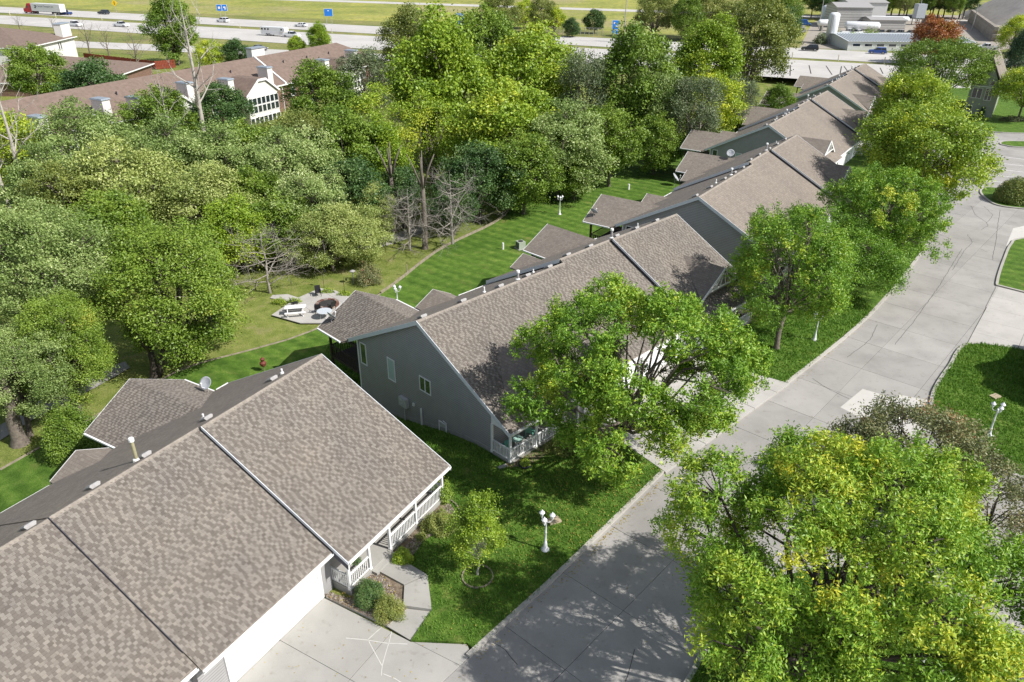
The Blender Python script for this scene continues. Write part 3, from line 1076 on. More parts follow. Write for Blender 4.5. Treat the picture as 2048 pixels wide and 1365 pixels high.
    for x0, x1, yf in spans:
        xm = (x0 + x1) / 2
        yR = next(r_[2] for r_ in ridge if r_[0] <= xm < r_[1]); zR = next(r_[3] for r_ in ridge if r_[0] <= xm < r_[1])
        d = RT_ + 0.02
        zfw = zR - d - SLOPE * (yR - yf); zbw = zR - d - SLOPE * (7.76 - yR)
        wm.prism([(x0, yf, base), (x0, yf, zfw), (x0, yR, zR - d), (x0, 7.76, zbw), (x0, 7.76, base)], (x1 - x0, 0, 0))
    # porch end walls above the beam
    wall = wm.build('wall', MAT['siding'], H)
    # corner boards
    for x, y, s in ((0.3, 7.7, -1), (L - 0.3, 7.7, 1)):
        cb = MB(); cb.box((x + s * 0.012, y, 0.0), (0.03, 0.13, 5.9)); cb.build('corner_board', MAT['white'], wall)
    # foundation following the ground along the gable ends
    for x, s in ((0.3, -1), (L - 0.3, 1)):
        fm = MB()
        ys_ = np.linspace(-6.6 if not near_home else -7.3, 7.7, 12)
        for ya, yb in zip(ys_[:-1], ys_[1:]):
            pa = hpt(key, x, ya); pb = hpt(key, x, yb)
            za, zb = gz(pa.x, pa.y) - z0 + 0.42, gz(pb.x, pb.y) - z0 + 0.42
            xo = x + s * 0.02
            q = [(xo, ya, -3.6), (xo, yb, -3.6), (xo, yb, zb), (xo, ya, za)]
            fm.prism(q, (-s * 0.03, 0, 0))
        fm.build('foundation', MAT['foundation'], H)
    # porches
    for pi, (x0, x1) in enumerate(porches):
        sec = fh((x0 + x1) / 2)
        fe = sec[3]; hh = sec[2]
        yo = -(fe - 0.25) + (0.08 if near_home else 0); yi = -7.35 if near_home else (-6.62 if pi == 0 else -6.9)
        zf = 0.42 if near_home else 0.25
        pm = MB()
        pm.box(((x0 + x1) / 2, (yo + yi) / 2, (zf - 2.0) / 2), (x1 - x0 + 0.05, yi - yo + 0.1, zf + 2.0))
        pm.box(((x0 + x1) / 2, (yo + yi) / 2, zf + 0.005), (x1 - x0 + 0.1, yi - yo + 0.16, 0.09), mi=1)
        porch = pm.build('porch', [MAT['foundation'], MAT['concrete_walk']], H)
        ze = RIDGE + hh - SLOPE * (-yo) - RT_
        bm_ = MB()
        bm_.box(((x0 + x1) / 2, yo + 0.02, ze - 0.16), (x1 - x0, 0.12, 0.26))
        for xx in (x0, x1):
            sgn = -1 if xx == x0 else 1
            bm_.prism([(xx, yo, ze - 0.03), (xx, yi, ze - 0.03 + SLOPE * (yi - yo)), (xx, yi, ze - 0.02), (xx, yi, ze - 0.28), (xx, yo, ze - 0.28)], (-sgn * 0.1, 0, 0))
        bm_.build('porch_beam', MAT['white'], porch)
        steps = (22.35, 24.0) if near_home else ((x0 + 5.0, x0 + 6.4) if pi == 0 else (x0 + 0.9, x0 + 2.2))
        px_ = [x0, 22.35, 24.0, 26.3, x1 - 0.05] if near_home else ([x0 + 0.03, x0 + 2.35, x0 + 5.0, x0 + 6.4] if pi == 0 else [x0 + 0.05, x0 + 0.9, x0 + 2.2, x0 + 5.4, x1 - 0.05])
        pmsh = MB(); pmsh.box((0, 0, (ze - 0.28 - zf) / 2), (0.13, 0.13, ze - 0.28 - zf)); pmsh.box((0, 0, 0.08), (0.17, 0.17, 0.16))
        pme = pmsh.mesh('post', MAT['white'])
        for xx in px_: link('post', pme, porch, (xx, yo + 0.03, zf))
        for xx in ((x0, x1 - 0.05) if pi == 0 else (x1 - 0.05,)): link('post', pme, porch, (xx, yi + 0.02 - 0.1, zf))
        for a, b in zip(px_[:-1], px_[1:]):
            if abs(a - steps[0]) < 0.01: continue
            railing(porch, (a + 0.07, yo + 0.03), (b - 0.07, yo + 0.03), zf)
        railing(porch, (px_[0], yo + 0.1), (px_[0], yi - 0.15), zf)
        if px_[-1] > L - 1: railing(porch, (px_[-1], yo + 0.1), (px_[-1], yi - 0.15), zf)
        st = MB(); st.box(((steps[0] + steps[1]) / 2, yo - 0.2, zf / 2 - 0.1), (steps[1] - steps[0], 0.4, zf - 0.1 + 0.2))
        st.build('step', MAT['concrete_walk'], porch)
        # door and windows behind the porch
        dm = MB(); dm.box(((steps[0] + steps[1]) / 2, yi - 0.03, zf + 1.05), (0.95, 0.06, 2.1))
        dm.build('front_door', plain('door_%s%d' % (key, pi), (0.30, 0.30, 0.31), 0.4), porch)
        if not near_home:
            window(porch, (x0 + 2.2, yi, zf + 1.25), 1.3, 1.3, (1, 0, 0), (0, -1, 0), 2)
        else:
            window(porch, (26.6, yi, zf + 1.25), 1.4, 1.3, (1, 0, 0), (0, -1, 0), 2)
        # truss dormer over the porch
        if not near_home:
            xa = 0.95 if pi == 0 else 22.4
            xb = xa + 6.0; xm = (xa + xb) / 2; yf = -7.2
            zb = RIDGE + hh + SLOPE * yf; zt = zb + 2.0
            yt = -(RIDGE + hh - zt) / SLOPE
            dd = MB()
            v = [(xa, yf - 0.25, zb + 0.02), (xm, yf - 0.25, zt), (xb, yf - 0.25, zb + 0.02), (xm, yt + 0.15, zt)]
            k = 0.07
            v2 = [(p[0], p[1], p[2] - 0.1) for p in v]
            dd.faces(v + v2, [(0, 1, 3), (1, 2, 3), (5, 4, 7), (6, 5, 7), (0, 4, 5, 1), (1, 5, 6, 2), (0, 3, 7, 4), (3, 2, 6, 7)])
            dorm = dd.build('dormer', MAT['roof_y'], H)
            tm = MB()
            tm.bar((xa - 0.1, yf - 0.29, zb - 0.1), (xm, yf - 0.29, zt - 0.08), 0.06, 0.2)
            tm.bar((xb + 0.1, yf - 0.29, zb - 0.1), (xm, yf - 0.29, zt - 0.08), 0.06, 0.2)
            tm.bar((xa + 1.0, yf - 0.27, zb + 0.5), (xb - 1.0, yf - 0.27, zb + 0.5), 0.06, 0.14)
            for q in (-1.2, -0.4, 0.4, 1.2):
                tm.bar((xm + q, yf - 0.26, zb + 0.55), (xm + q * 0.25, yf - 0.26, zt - 0.45), 0.05, 0.08)
            tm.build('truss', MAT['white'], dorm)
            fm2 = MB(); fm2.prism([(xa + 0.3, yf + 0.02, zb + 0.02), (xb - 0.3, yf + 0.02, zb + 0.02), (xm, yf + 0.02, zt - 0.25)], (0, 0.05, 0))
            fm2.build('gable_panel', MAT['siding'], dorm)
    # garage doors
    gmid = [(14.32, 19.74)] + ([(2.0, 7.4)] if near_home else []) if near_home else [(8.1, 13.5), (14.6, 20.0)]
    for xa, xb in gmid:
        yf = -7.7 if near_home else -7.8
        if near_home and xb < 12: yf = -7.3
        zb = 0.1 if near_home else 0.18
        dm = MB()
        w = xb - xa
        for k in range(4):
            dm.box(((xa + xb) / 2, yf - 0.03, zb + 0.27 + 0.535 * k), (w, 0.05, 0.52))
            for q in range(8):
                dm.box((xa + w * (q + 0.5) / 8, yf - 0.056, zb + 0.27 + 0.535 * k), (w / 8 - 0.14, 0.012, 0.36))
        g = dm.build('garage_door', MAT['door'], H)
        jm = MB()
        for xx in (xa - 0.13, xb + 0.13): jm.box((xx, yf - 0.04, zb + 1.12), (0.24, 0.09, 2.24))
        jm.box(((xa + xb) / 2, yf - 0.04, zb + 2.26), (w + 0.5, 0.085, 0.2))
        jm.build('door_trim', MAT['white'], g)
    # rear wings
    if near_home: W1, S1 = [(20.9, 28.1, 11.8, 4.45)], [(17.0, 20.6, 8.95, 3.6)]
    else: W1, S1 = [(-0.4, 7.0, 11.96, 4.45), (22.2, 28.9, 11.96, 4.55)], [(7.1, 10.9, 9.4, 3.6), (17.9, 21.2, 9.4, 3.85)]
    rnd = random.Random(9)
    for wi, (xa, xb, yo, zr) in enumerate(W1):
        xm = (xa + xb) / 2; zee = zr - SLOPE * (xb - xa) / 2
        hb = bh(min(max(xm, 0), L - 0.1))[2]
        yin = (RIDGE + hb - zr) / SLOPE - 0.3
        # slopes meet the main roof along valleys
        mb = MB()
        yv = (RIDGE + hb - zee) / SLOPE
        for s, xe in ((0, xa), (1, xb)):
            q = [(xe, yv - 0.2, zee), (xm, yin, zr), (xm, yo, zr), (xe, yo, zee)]
            lo = [(p[0], p[1], p[2] - 0.12) for p in q]
            f = [(0, 1, 2, 3), (7, 6, 5, 4), (2, 6, 7, 3), (3, 7, 4, 0)]
            if s: f = [tuple(reversed(t)) for t in f]
            mb.faces(q + lo, f)
        wr = mb.build('wing_roof', MAT['roof_y'], H)
        if near_home or (key == 'B' and wi == 0):
            wid = (xb - xa) / 2
            for s in (-1, 1):
                uxx = Vector((0, 1, 0)); dn = Vector((s * 1.0, 0, -SLOPE)).normalized(); nr = Vector((s * SLOPE, 0, 1)).normalized()
                ins = (lambda a, r_, yin=yin, yv=yv, wid=wid: yin + a > yin + (yv - yin) * (r_ / (wid * n)) + 0.05)
                shingle_field(wr, Vector((xm, yin, zr)), uxx, dn, nr, yo - yin, int(wid * n / EXPO), 90 + s, ins)
        tm = MB()
        for xe in (xa, xb):
            s = -1 if xe == xa else 1
            tm.prism([(xe, yo, zee + 0.01), (xm, yo, zr + 0.01), (xm, yo, zr - 0.26), (xe, yo, zee - 0.24)], (0, 0.04, 0))
            tm.box((xe + s * 0.06, (yv + yo) / 2 - 0.05, zee - 0.06), (0.12, yo - yv, 0.11))
        tm.build('gutter', MAT['white'], wr)
        # deck under the wing
        dk = MB()
        zf = 0.12
        dk.box((xm, (7.8 + yo - 0.6) / 2, zf - 0.1), (xb - xa - 1.1, yo - 0.6 - 7.8, 0.2))
        xl, xr, yd = xa + 0.6, xb - 0.6, yo - 0.65
        for xx in (xl, xr):
            dk.box((xx, yd, (zee - 0.2 - 3.0) / 2), (0.17, 0.17, zee - 0.2 + 3.0))
        dk.box((xm, yd, zee - 0.22), (xr - xl, 0.14, 0.2))
        for xx in (xl, xr): dk.box((xx, (7.8 + yd) / 2, zee - 0.22), (0.12, yd - 7.8, 0.2))
        deck = dk.build('deck', MAT['deckwood'], H)
        for a, b in (((xl, 7.85), (xl, yd)), ((xl, yd), (xr, yd)), ((xr, yd), (xr, 7.85))):
            railing(deck, a, b, zf - 0.25, hgt=1.15, mat=MAT['deckwood'], gap=0.2 if key == 'B' else 0.3)
        window(wall, (xm, 7.76, 1.15), 2.4, 2.0, (-1, 0, 0), (0, 1, 0), 2)
    for xa, xb, yo, zr in S1:
        xm = (xa + xb) / 2; zee = zr - SLOPE * (xb - xa) / 2
        hb = bh(xm)[2]
        yin = (RIDGE + hb - zr) / SLOPE - 0.3; yv = (RIDGE + hb - zee) / SLOPE
        mb = MB()
        for s, xe in ((0, xa), (1, xb)):
            q = [(xe, min(yv - 0.2, yo - 0.05), zee), (xm, yin, zr), (xm, yo, zr), (xe, yo, zee)]
            lo = [(p[0], p[1], p[2] - 0.12) for p in q]
            f = [(0, 1, 2, 3), (7, 6, 5, 4), (2, 6, 7, 3), (3, 7, 4, 0)]
            if s: f = [tuple(reversed(t)) for t in f]
            mb.faces(q + lo, f)
        wr = mb.build('bay_roof', MAT['roof_y'], H)
        tm = MB()
        for xe in (xa, xb):
            tm.prism([(xe, yo, zee + 0.01), (xm, yo, zr + 0.01), (xm, yo, zr - 0.22), (xe, yo, zee - 0.2)], (0, 0.035, 0))
        tm.build('rake_board', MAT['white'], wr)
        bw = MB(); bw.prism([(xa + 0.35, 7.7, base), (xb - 0.35, 7.7, base), (xb - 0.35, 7.7, zee - 0.02), (xm, 7.7, zr - 0.25), (xa + 0.35, 7.7, zee - 0.02)], (0, yo - 0.3 - 7.7, 0))
        bay = bw.build('bay_wall', MAT['siding'], H)
        window(bay, (xm, yo - 0.3, 1.3), 1.6, 1.5, (-1, 0, 0), (0, 1, 0), 2)
    # gable windows and fittings on the end that faces the camera
    if not near_home:
        ax, ot = (0, -1, 0), (-1, 0, 0)
        yw = lambda r_: -(r_ + 8.3)
        window(wall, (0.3, -(-15.28 + 8.3), 1.9), 0.6, 1.65, ax, ot)
        window(wall, (0.3, -(-11.9 + 8.3), 1.95), 0.72, 1.65, ax, ot, 1, MAT['blind'])
        window(wall, (0.3, -(-8.12 + 8.3), 2.3), 1.05, 1.0, ax, ot, 2)
        window(wall, (0.3, -(-6.44 + 8.3), -0.3), 0.62, 0.72, ax, ot, 1, plain('white_panel', (0.5, 0.5, 0.5), 0.5))
        m = MB(); m.box((0.16, 2.25, -0.08), (0.26, 0.85, 0.72)); m.tube([(0.15, 2.2, -0.44), (0.15, 2.2, -2.0)], 0.035, 8)
        for zz in (0.05, -0.2): m.lathe([(0.1, 0), (0.1, 0.12), (0.06, 0.14)], (0.04, 2.3, zz - 0.05), 10)
        m.build('meter_box', plain('meter_grey', (0.5, 0.51, 0.5), 0.5), wall)
        m = MB(); m.box((0.22, 0.35, -0.45), (0.1, 0.1, 1.35)); m.box((0.24, 1.2, 0.15), (0.1, 0.18, 0.22))
        m.tube([(0.22, -2.0, 0.35), (0.2, -2.35, 0.3), (0.2, -2.35, -0.6)], 0.025, 6)
        m.build('downpipe', MAT['white'], wall)
    return H


houseA = duplex('A', 'nearest row house, filling the lower corner, with plain porch, tan flue and white garage door', True)
houseB = duplex('B', 'second row house, its grey gable wall with meter box facing the camera', False)
for key, lab in (('C', 'third row house along the street, its grey gable rising beyond the ridge of the second'),
                 ('D', 'fourth row house along the street, white satellite dish against its dark gable end'),
                 ('E', 'farthest row house of the street, its ridge standing against the highway')):
    h = copy_tree(houseB)
    x, y, yaw, z0, _, _ = FRAMES[key]
    h.location = (x, y, z0)
    h.rotation_euler = (0, 0, R(90 - yaw))
    h['label'] = lab
    for ch in list(h.children):
        for g in list(ch.children):
            if g.name.startswith('shingle_courses'):
                bpy.data.objects.remove(g)

# the row house across the street stands just outside the picture and shades the corner lawn
h = copy_tree(houseB)
h.location = (64.0, 61.4, 0.0)
h.rotation_euler = (0, 0, math.atan2(-0.71, -0.70))
h['label'] = 'row house across the street whose shadow falls on the corner lawn'
for ch in list(h.children):
    for g in list(ch.children):
        if g.name.startswith('shingle_courses'):
            bpy.data.objects.remove(g)

# ------------------------------------------------------------------ trees and shrubs
LEAF = {
    'ash': leaf_mat('ash_leaf', [(0.0, (0.045, 0.10, 0.010)), (0.42, (0.105, 0.19, 0.018)), (0.72, (0.20, 0.26, 0.028)), (1.0, (0.36, 0.34, 0.035))]),
    'green': leaf_mat('green_leaf', [(0.0, (0.045, 0.085, 0.010)), (0.5, (0.105, 0.16, 0.02)), (0.85, (0.17, 0.22, 0.035)), (1.0, (0.26, 0.26, 0.04))]),
    'lime': leaf_mat('lime_leaf', [(0.0, (0.06, 0.11, 0.010)), (0.5, (0.14, 0.205, 0.018)), (1.0, (0.27, 0.29, 0.03))]),
    'silver': leaf_mat('silver_leaf', [(0.0, (0.06, 0.10, 0.024)), (0.4, (0.14, 0.19, 0.055)), (0.65, (0.22, 0.265, 0.10)), (1.0, (0.40, 0.43, 0.24))]),
    'cream': leaf_mat('cream_leaf', [(0.0, (0.08, 0.115, 0.026)), (0.45, (0.18, 0.215, 0.06)), (1.0, (0.38, 0.39, 0.16))]),
    'olive': leaf_mat('olive_leaf', [(0.0, (0.05, 0.07, 0.014)), (0.5, (0.115, 0.14, 0.032)), (1.0, (0.24, 0.24, 0.06))]),
    'dark': leaf_mat('dark_leaf', [(0.0, (0.018, 0.045, 0.012)), (0.5, (0.045, 0.085, 0.022)), (1.0, (0.10, 0.14, 0.04))], 0.2),
    'grey': leaf_mat('grey_leaf', [(0.0, (0.04, 0.06, 0.03)), (0.5, (0.09, 0.115, 0.055)), (1.0, (0.19, 0.2, 0.11))], 0.2),
    'yellow': leaf_mat('yellow_leaf', [(0.0, (0.075, 0.13, 0.013)), (0.4, (0.18, 0.24, 0.022)), (1.0, (0.47, 0.42, 0.035))]),
    'crab': leaf_mat('crabapple_leaf', [(0.0, (0.035, 0.05, 0.022)), (0.5, (0.11, 0.12, 0.05)), (0.85, (0.20, 0.16, 0.08)), (1.0, (0.30, 0.05, 0.04))], 0.2),
    'red': leaf_mat('red_leaf', [(0.0, (0.08, 0.045, 0.015)), (0.45, (0.19, 0.06, 0.022)), (0.75, (0.2, 0.13, 0.03)), (1.0, (0.22, 0.2, 0.04))]),
    'conifer': leaf_mat('conifer_needles', [(0.0, (0.012, 0.03, 0.014)), (0.5, (0.03, 0.06, 0.024)), (1.0, (0.07, 0.11, 0.04))], 0.1),
}


def unit(a): return a / np.maximum(np.linalg.norm(a, axis=-1, keepdims=True), 1e-9)


def leaf_quads(c, nrm, ln, wd, rng):
    """Rhombic leaves at c facing nrm: (4n, 3) corners."""
    n = len(c)
    u = unit(np.cross(nrm, unit(rng.normal(size=(n, 3)))))
    v = np.cross(nrm, u)
    l = (ln * rng.uniform(0.7, 1.25, n))[:, None] / 2; w = (wd * rng.uniform(0.7, 1.2, n))[:, None] / 2
    out = np.empty((n, 4, 3))
    out[:, 0] = c - u * l; out[:, 1] = c + v * w - u * l * 0.1; out[:, 2] = c + u * l; out[:, 3] = c - v * w - u * l * 0.1
    return out.reshape(-1, 3)


def grow(seed, h0, h1, rad, lobes=10, clumps=14, leaves=60, leaf=0.12, asp=0.5, clump_r=0.45, lobe_r=0.42, mat='green', bark='bark', trunk_r=0.18,
         stems=1, yellow=0.0, tone=0.4, up=0.3, flat=0.65, spread=1.0, droop=0.0, bare=0.0, lean=(0, 0), open_=0.0, deep=0.8, shape='round', tips=0.0):
    """(trunk mesh, crown mesh) of a broadleaf tree; base at the origin, crown between heights h0 and h1 with radius rad."""
    rng = np.random.default_rng(seed)
    hc = (h0 + h1) / 2; vr = (h1 - h0) / 2
    mb = MB()
    fork = max(h0 * 0.8, 0.25 * h1)
    L = []
    ga = math.pi * (3 - math.sqrt(5))
    for i in range(lobes):
        t = (i + 0.5) / lobes
        zz = 1 - 1.75 * t
        if shape == 'cone': rr = (1 - 0.75 * (zz * 0.5 + 0.5)) * 0.8
        else: rr = math.sqrt(max(0.05, 1 - zz * zz))
        a = i * ga + rng.uniform(-0.35, 0.35)
        k = rng.uniform(0.42, 0.8) * spread
        q = np.array([math.cos(a) * rr * rad * k, math.sin(a) * rr * rad * k, hc + zz * vr * 0.66 + rng.uniform(-0.1, 0.1) * vr])
        q[:2] += np.array(lean) * (q[2] / h1)
        L.append(q)
    C, N, T, W = [], [], [], []
    tubes = []
    bases = []
    for s in range(stems):
        a = 2 * math.pi * s / stems + rng.uniform(0, 1)
        off = np.array([math.cos(a), math.sin(a), 0]) * (trunk_r * 0.9 if stems > 1 else 0)
        top = np.array([off[0] * 4 + lean[0] * 0.5, off[1] * 4 + lean[1] * 0.5, fork])
        bases.append(top)
        mid = off * 1.6 + np.array([rng.normal() * 0.06, rng.normal() * 0.06, fork * 0.5])
        tubes.append(([off + np.array([0, 0, -2.5]), off, off + np.array([0, 0, 0.25]), mid, top], [trunk_r * 1.5, trunk_r * 1.45, trunk_r * 1.05, trunk_r * 0.92, trunk_r * 0.8], 9))
    for i, q in enumerate(L):
        b = bases[i % stems]
        m = b * 0.45 + q * 0.55 + rng.normal(size=3) * 0.08 * rad
        m[2] = min(m[2], q[2]) + 0.05 * rad
        r0 = trunk_r * 0.55
        tubes.append(([b - np.array([0, 0, 0.1]), b * 0.75 + m * 0.25 + rng.normal(size=3) * 0.03 * rad, m, q], [r0, r0 * 0.8, r0 * 0.55, r0 * 0.3], 6))
        lr = lobe_r * rad * rng.uniform(0.68, 1.32)
        ctr = np.array([lean[0] * 0.8, lean[1] * 0.8, hc - 0.2 * vr])
        outw = unit((q - ctr)[None])[0]
        ly = rng.uniform() < yellow
        lt = rng.normal() * 0.07
        nb = 0
        nc = max(3, int(clumps * rng.uniform(0.75, 1.25)))
        while nb < nc:
            d = unit(rng.normal(size=3)[None])[0]
            if d @ outw < -0.45 + open_ or rng.uniform() > 0.55 + 0.45 * d[2] + 0.3: continue
            p = q + d * lr * rng.uniform(0.55, 1.0) * np.array([1, 1, min(1.2, vr / rad)])
            p[2] -= droop * np.hypot(p[0], p[1]) * 0.3
            if p[2] < h0 * 0.75: continue
            nb += 1
            if nb % 2 == 0:
                e = p - d * clump_r * 0.2
                tubes.append(([q * 0.9 + m * 0.1, (q + e) / 2 + rng.normal(size=3) * 0.05 * rad, e], [r0 * 0.3, r0 * 0.17, 0.012], 4))
            if rng.uniform() < bare: continue
            n = int(leaves * 1.35 * rng.uniform(0.55, 1.35))
            g = rng.normal(size=(n, 3)) * np.array([1, 1, flat]) * clump_r * rng.uniform(0.75, 1.25) * 0.6
            if tips:
                # leaf sprays: short straight shoots that carry the leaves outward
                ns = max(3, n // 9)
                sd = unit(rng.normal(size=(ns, 3)) + d * 0.8 + np.array([0, 0, 0.35]))
                kk = rng.integers(0, ns, n)
                g = sd[kk] * (rng.uniform(0.15, 1.0, n) * clump_r * 1.25)[:, None] + rng.normal(size=(n, 3)) * clump_r * 0.12
            C.append(p + g)
            nn = unit(0.35 * d + np.array([0, 0, up]) + rng.normal(size=(n, 3)) * 0.62)
            N.append(nn)
            base = tone + lt + rng.normal() * 0.08 + (0.26 + rng.normal() * 0.1 if ly and rng.uniform() < 0.75 else 0)
            T.append(np.clip(base + rng.normal(size=n) * 0.13, 0.02, 0.98))
    for pts, rr, k in tubes: mb.tube(pts, rr, k, cap=False)
    tm = mb.mesh('trunk', MAT[bark], True)
    C = np.concatenate(C); N = np.concatenate(N); T = np.concatenate(T)
    V = leaf_quads(C, N, leaf, leaf * asp, rng)
    cm = np_mesh('crown', V, 4, LEAF[mat], T)
    return tm, cm, len(C)


def bare_tree(seed, h, rad, levels=4, trunk_r=0.16, bark='bark', up=0.55, first=0.3, n0=7, kink=0.12):
    """Trunk and leafless branch meshes."""
    rng = np.random.default_rng(seed)
    tr, br = MB(), MB()
    top = np.array([rng.normal() * 0.1, rng.normal() * 0.1, h * 0.93])
    pts = [np.array([0, 0, -1.5]), np.zeros(3)] + [top * t + rng.normal(size=3) * kink * 0.3 * np.array([1, 1, 0]) * h * 0.1 for t in (0.25, 0.5, 0.75)] + [top]
    rr = [trunk_r * 1.2, trunk_r * 1.15, trunk_r * 0.9, trunk_r * 0.65, trunk_r * 0.36, 0.015]
    tr.tube(pts, rr, 8, cap=False)
    def branch(p, d, ln, r, lv):
        n = 4
        q = [p]
        for i in range(n):
            d = unit((d + rng.normal(size=3) * kink + np.array([0, 0, 0.06]))[None])[0]
            q.append(q[-1] + d * ln / n)
        br.tube(q, [r, r * 0.8, r * 0.6, r * 0.4, max(0.006, r * 0.18)], 5 if lv > 1 else 4, cap=False)
        if lv <= 0: return
        for k in range(int(rng.integers(3, 5))):
            i = int(rng.integers(1, n + 1))
            nd = unit((d + rng.normal(size=3) * 0.65)[None])[0]
            branch(q[i], nd, ln * rng.uniform(0.45, 0.7), r * 0.5, lv - 1)
    for k in range(n0):
        t = first + (0.9 - first) * (k + rng.uniform(0, 0.8)) / n0
        a = k * 2.4 + rng.uniform(-0.4, 0.4)
        d = unit(np.array([[math.cos(a), math.sin(a), up + rng.uniform(-0.15, 0.25)]]))[0]
        branch(top * t, d, rad * rng.uniform(0.75, 1.1) * (1.15 - 0.6 * t), trunk_r * (0.55 - 0.35 * t), levels - 2)
    return tr.mesh('trunk', MAT[bark], True), br.mesh('branches', MAT[bark], True)


def shrub(seed, rx, ry, h, n, leaf, mat, tone=0.4, stem=True, lump=0.25, asp=0.55):
    rng = np.random.default_rng(seed)
    d = unit(rng.normal(size=(n, 3))); d[:, 2] = np.abs(d[:, 2])
    a = np.arctan2(d[:, 1], d[:, 0])
    bumpy = 1 + lump * (np.sin(a * 3 + seed) * 0.4 + np.sin(a * 5 + d[:, 2] * 6 + seed * 2) * 0.35 + rng.normal(size=n) * 0.22)
    k = rng.uniform(0.72, 1.0, n) * bumpy
    c = d * np.array([rx, ry, h * 0.92]) * k[:, None] + np.array([0, 0, h * 0.06])
    nn = unit(d * 0.7 + np.array([0, 0, 0.4]) + rng.normal(size=(n, 3)) * 0.6)
    t = np.clip(tone + 0.12 * np.sin(a * 4 + d[:, 2] * 5) + rng.normal(size=n) * 0.14, 0.02, 0.98)
    cm = np_mesh('foliage', leaf_quads(c, nn, leaf, leaf * asp, rng), 4, LEAF[mat], t)
    sm = MB()
    for i in range(5):
        aa = i * 1.3
        sm.tube([(0, 0, -0.2), (math.cos(aa) * rx * 0.3, math.sin(aa) * ry * 0.3, h * 0.4), (math.cos(aa) * rx * 0.6, math.sin(aa) * ry * 0.6, h * 0.75)], [0.04, 0.025, 0.01], 5, cap=False)
    return sm.mesh('stem', MAT['bark_dark'], True), cm


def plant(name, meshes, loc, label, cat='tree', group=None, s=1.0, rz=0.0):
    e = empty(name, loc, rz, label, cat, group)
    e.scale = (s, s, s)
    nm = ('trunk', 'crown') if cat == 'tree' else ('stem', 'foliage')
    link(nm[0], meshes[0], e); link(nm[1] if 'branches' not in meshes[1].name else 'branches', meshes[1], e)
    return e


# --- street trees: each grown for its own place
def street(name, u, v, label, seed, **kw):
    p = at_g(u, v)
    p.z += 0.1 if gz(p.x, p.y) > -0.05 else -0.02
    m = grow(seed, **kw)
    return plant(name, m, p, label)


street('ash_tree', 1575, 1480, 'big yellowing ash spreading over the lower corner beside the concrete road, lawn under it', 101, h0=3.2, h1=12.0, rad=7.1, lobes=36, clumps=23, leaves=165,
       leaf=0.18, asp=0.37, clump_r=0.6, mat='ash', bark='bark_dark', trunk_r=0.26, stems=2, yellow=0.3, tone=0.46, up=0.22, tips=1, lean=(2.1, 2.6), flat=0.8, open_=0.2, lobe_r=0.235, spread=1.12)
street('ash_tree', 1208, 943, 'tall open ash in front of the second row house, casting shade on its roof', 102, h0=2.0, h1=11.8, rad=7.4, lobes=36, clumps=19, leaves=130,
       leaf=0.21, asp=0.42, clump_r=0.6, lobe_r=0.24, mat='ash', bark='bark', trunk_r=0.24, stems=1, yellow=0.06, tone=0.44, up=0.22, tips=1, flat=0.8, lean=(2.3, 0.7), open_=0.22, spread=1.12)
street('ash_tree', 1552, 700, 'ash with a bare grey trunk on the lawn past the second driveway', 103, h0=1.5, h1=12.0, rad=5.2, lobes=26, clumps=18, leaves=100,
       leaf=0.2, asp=0.42, clump_r=0.62, lobe_r=0.34, mat='ash', trunk_r=0.22, yellow=0.08, tone=0.36, tips=1, lean=(0.6, 1.0))
street('ash_tree', 1690, 590, 'low bushy tree between the bare-trunked ash and the street lamp', 104, h0=0.5, h1=6.6, rad=4.8, lobes=22, clumps=18, leaves=100,
       leaf=0.17, asp=0.5, clump_r=0.55, lobe_r=0.4, mat='ash', trunk_r=0.16, tone=0.3, droop=0.25)
street('ash_tree', 1742, 548, 'rounded green tree overhanging the kerb beside the third row house', 105, h0=1.2, h1=10.5, rad=6.0, lobes=30, clumps=17, leaves=100,
       leaf=0.21, asp=0.45, clump_r=0.62, lobe_r=0.36, mat='ash', trunk_r=0.2, yellow=0.06, tone=0.36, tips=1)
street('maple_tree', 1803, 455, 'large lime and gold maple by the parking bays, tallest of the street trees', 106, h0=2.0, h1=14.4, rad=7.2, lobes=36, clumps=18, leaves=75,
       leaf=0.27, asp=0.6, clump_r=0.75, lobe_r=0.3, mat='yellow', trunk_r=0.3, yellow=0.35, tone=0.2, up=0.5)
street('maple_tree', 1800, 325, 'golden green maple just behind the large maple, before the farthest row house', 107, h0=2.0, h1=13.0, rad=6.6, lobes=28, clumps=16, leaves=65,
       leaf=0.3, asp=0.6, clump_r=0.8, lobe_r=0.32, mat='yellow', trunk_r=0.28, yellow=0.3, tone=0.22)
street('honey_locust', 1862, 226, 'broad dark green honey locust at the end of the street before the highway', 108, h0=2.5, h1=14.0, rad=10.5, lobes=26, clumps=16, leaves=65,
       leaf=0.34, asp=0.5, clump_r=1.0, lobe_r=0.28, mat='green', trunk_r=0.35, tone=0.3, spread=1.1, flat=0.5, open_=0.1)
street('maple_tree', 2035, 242, 'yellow topped maple in front of the sage green house at the picture edge', 109, h0=2.5, h1=9.6, rad=5.0, lobes=16, clumps=15, leaves=70,
       leaf=0.26, asp=0.6, clump_r=0.75, mat='yellow', trunk_r=0.2, yellow=0.25, tone=0.22)
street('crabapple_tree', 1805, 985, 'sparse reddish crabapple leaning over the road behind the big ash', 110, h0=1.0, h1=5.6, rad=4.5, lobes=20, clumps=18, leaves=70,
       leaf=0.16, asp=0.55, clump_r=0.5, lobe_r=0.38, mat='crab', bark='bark_dark', trunk_r=0.15, stems=2, tone=0.42, droop=0.2, yellow=0.15, up=0.3)
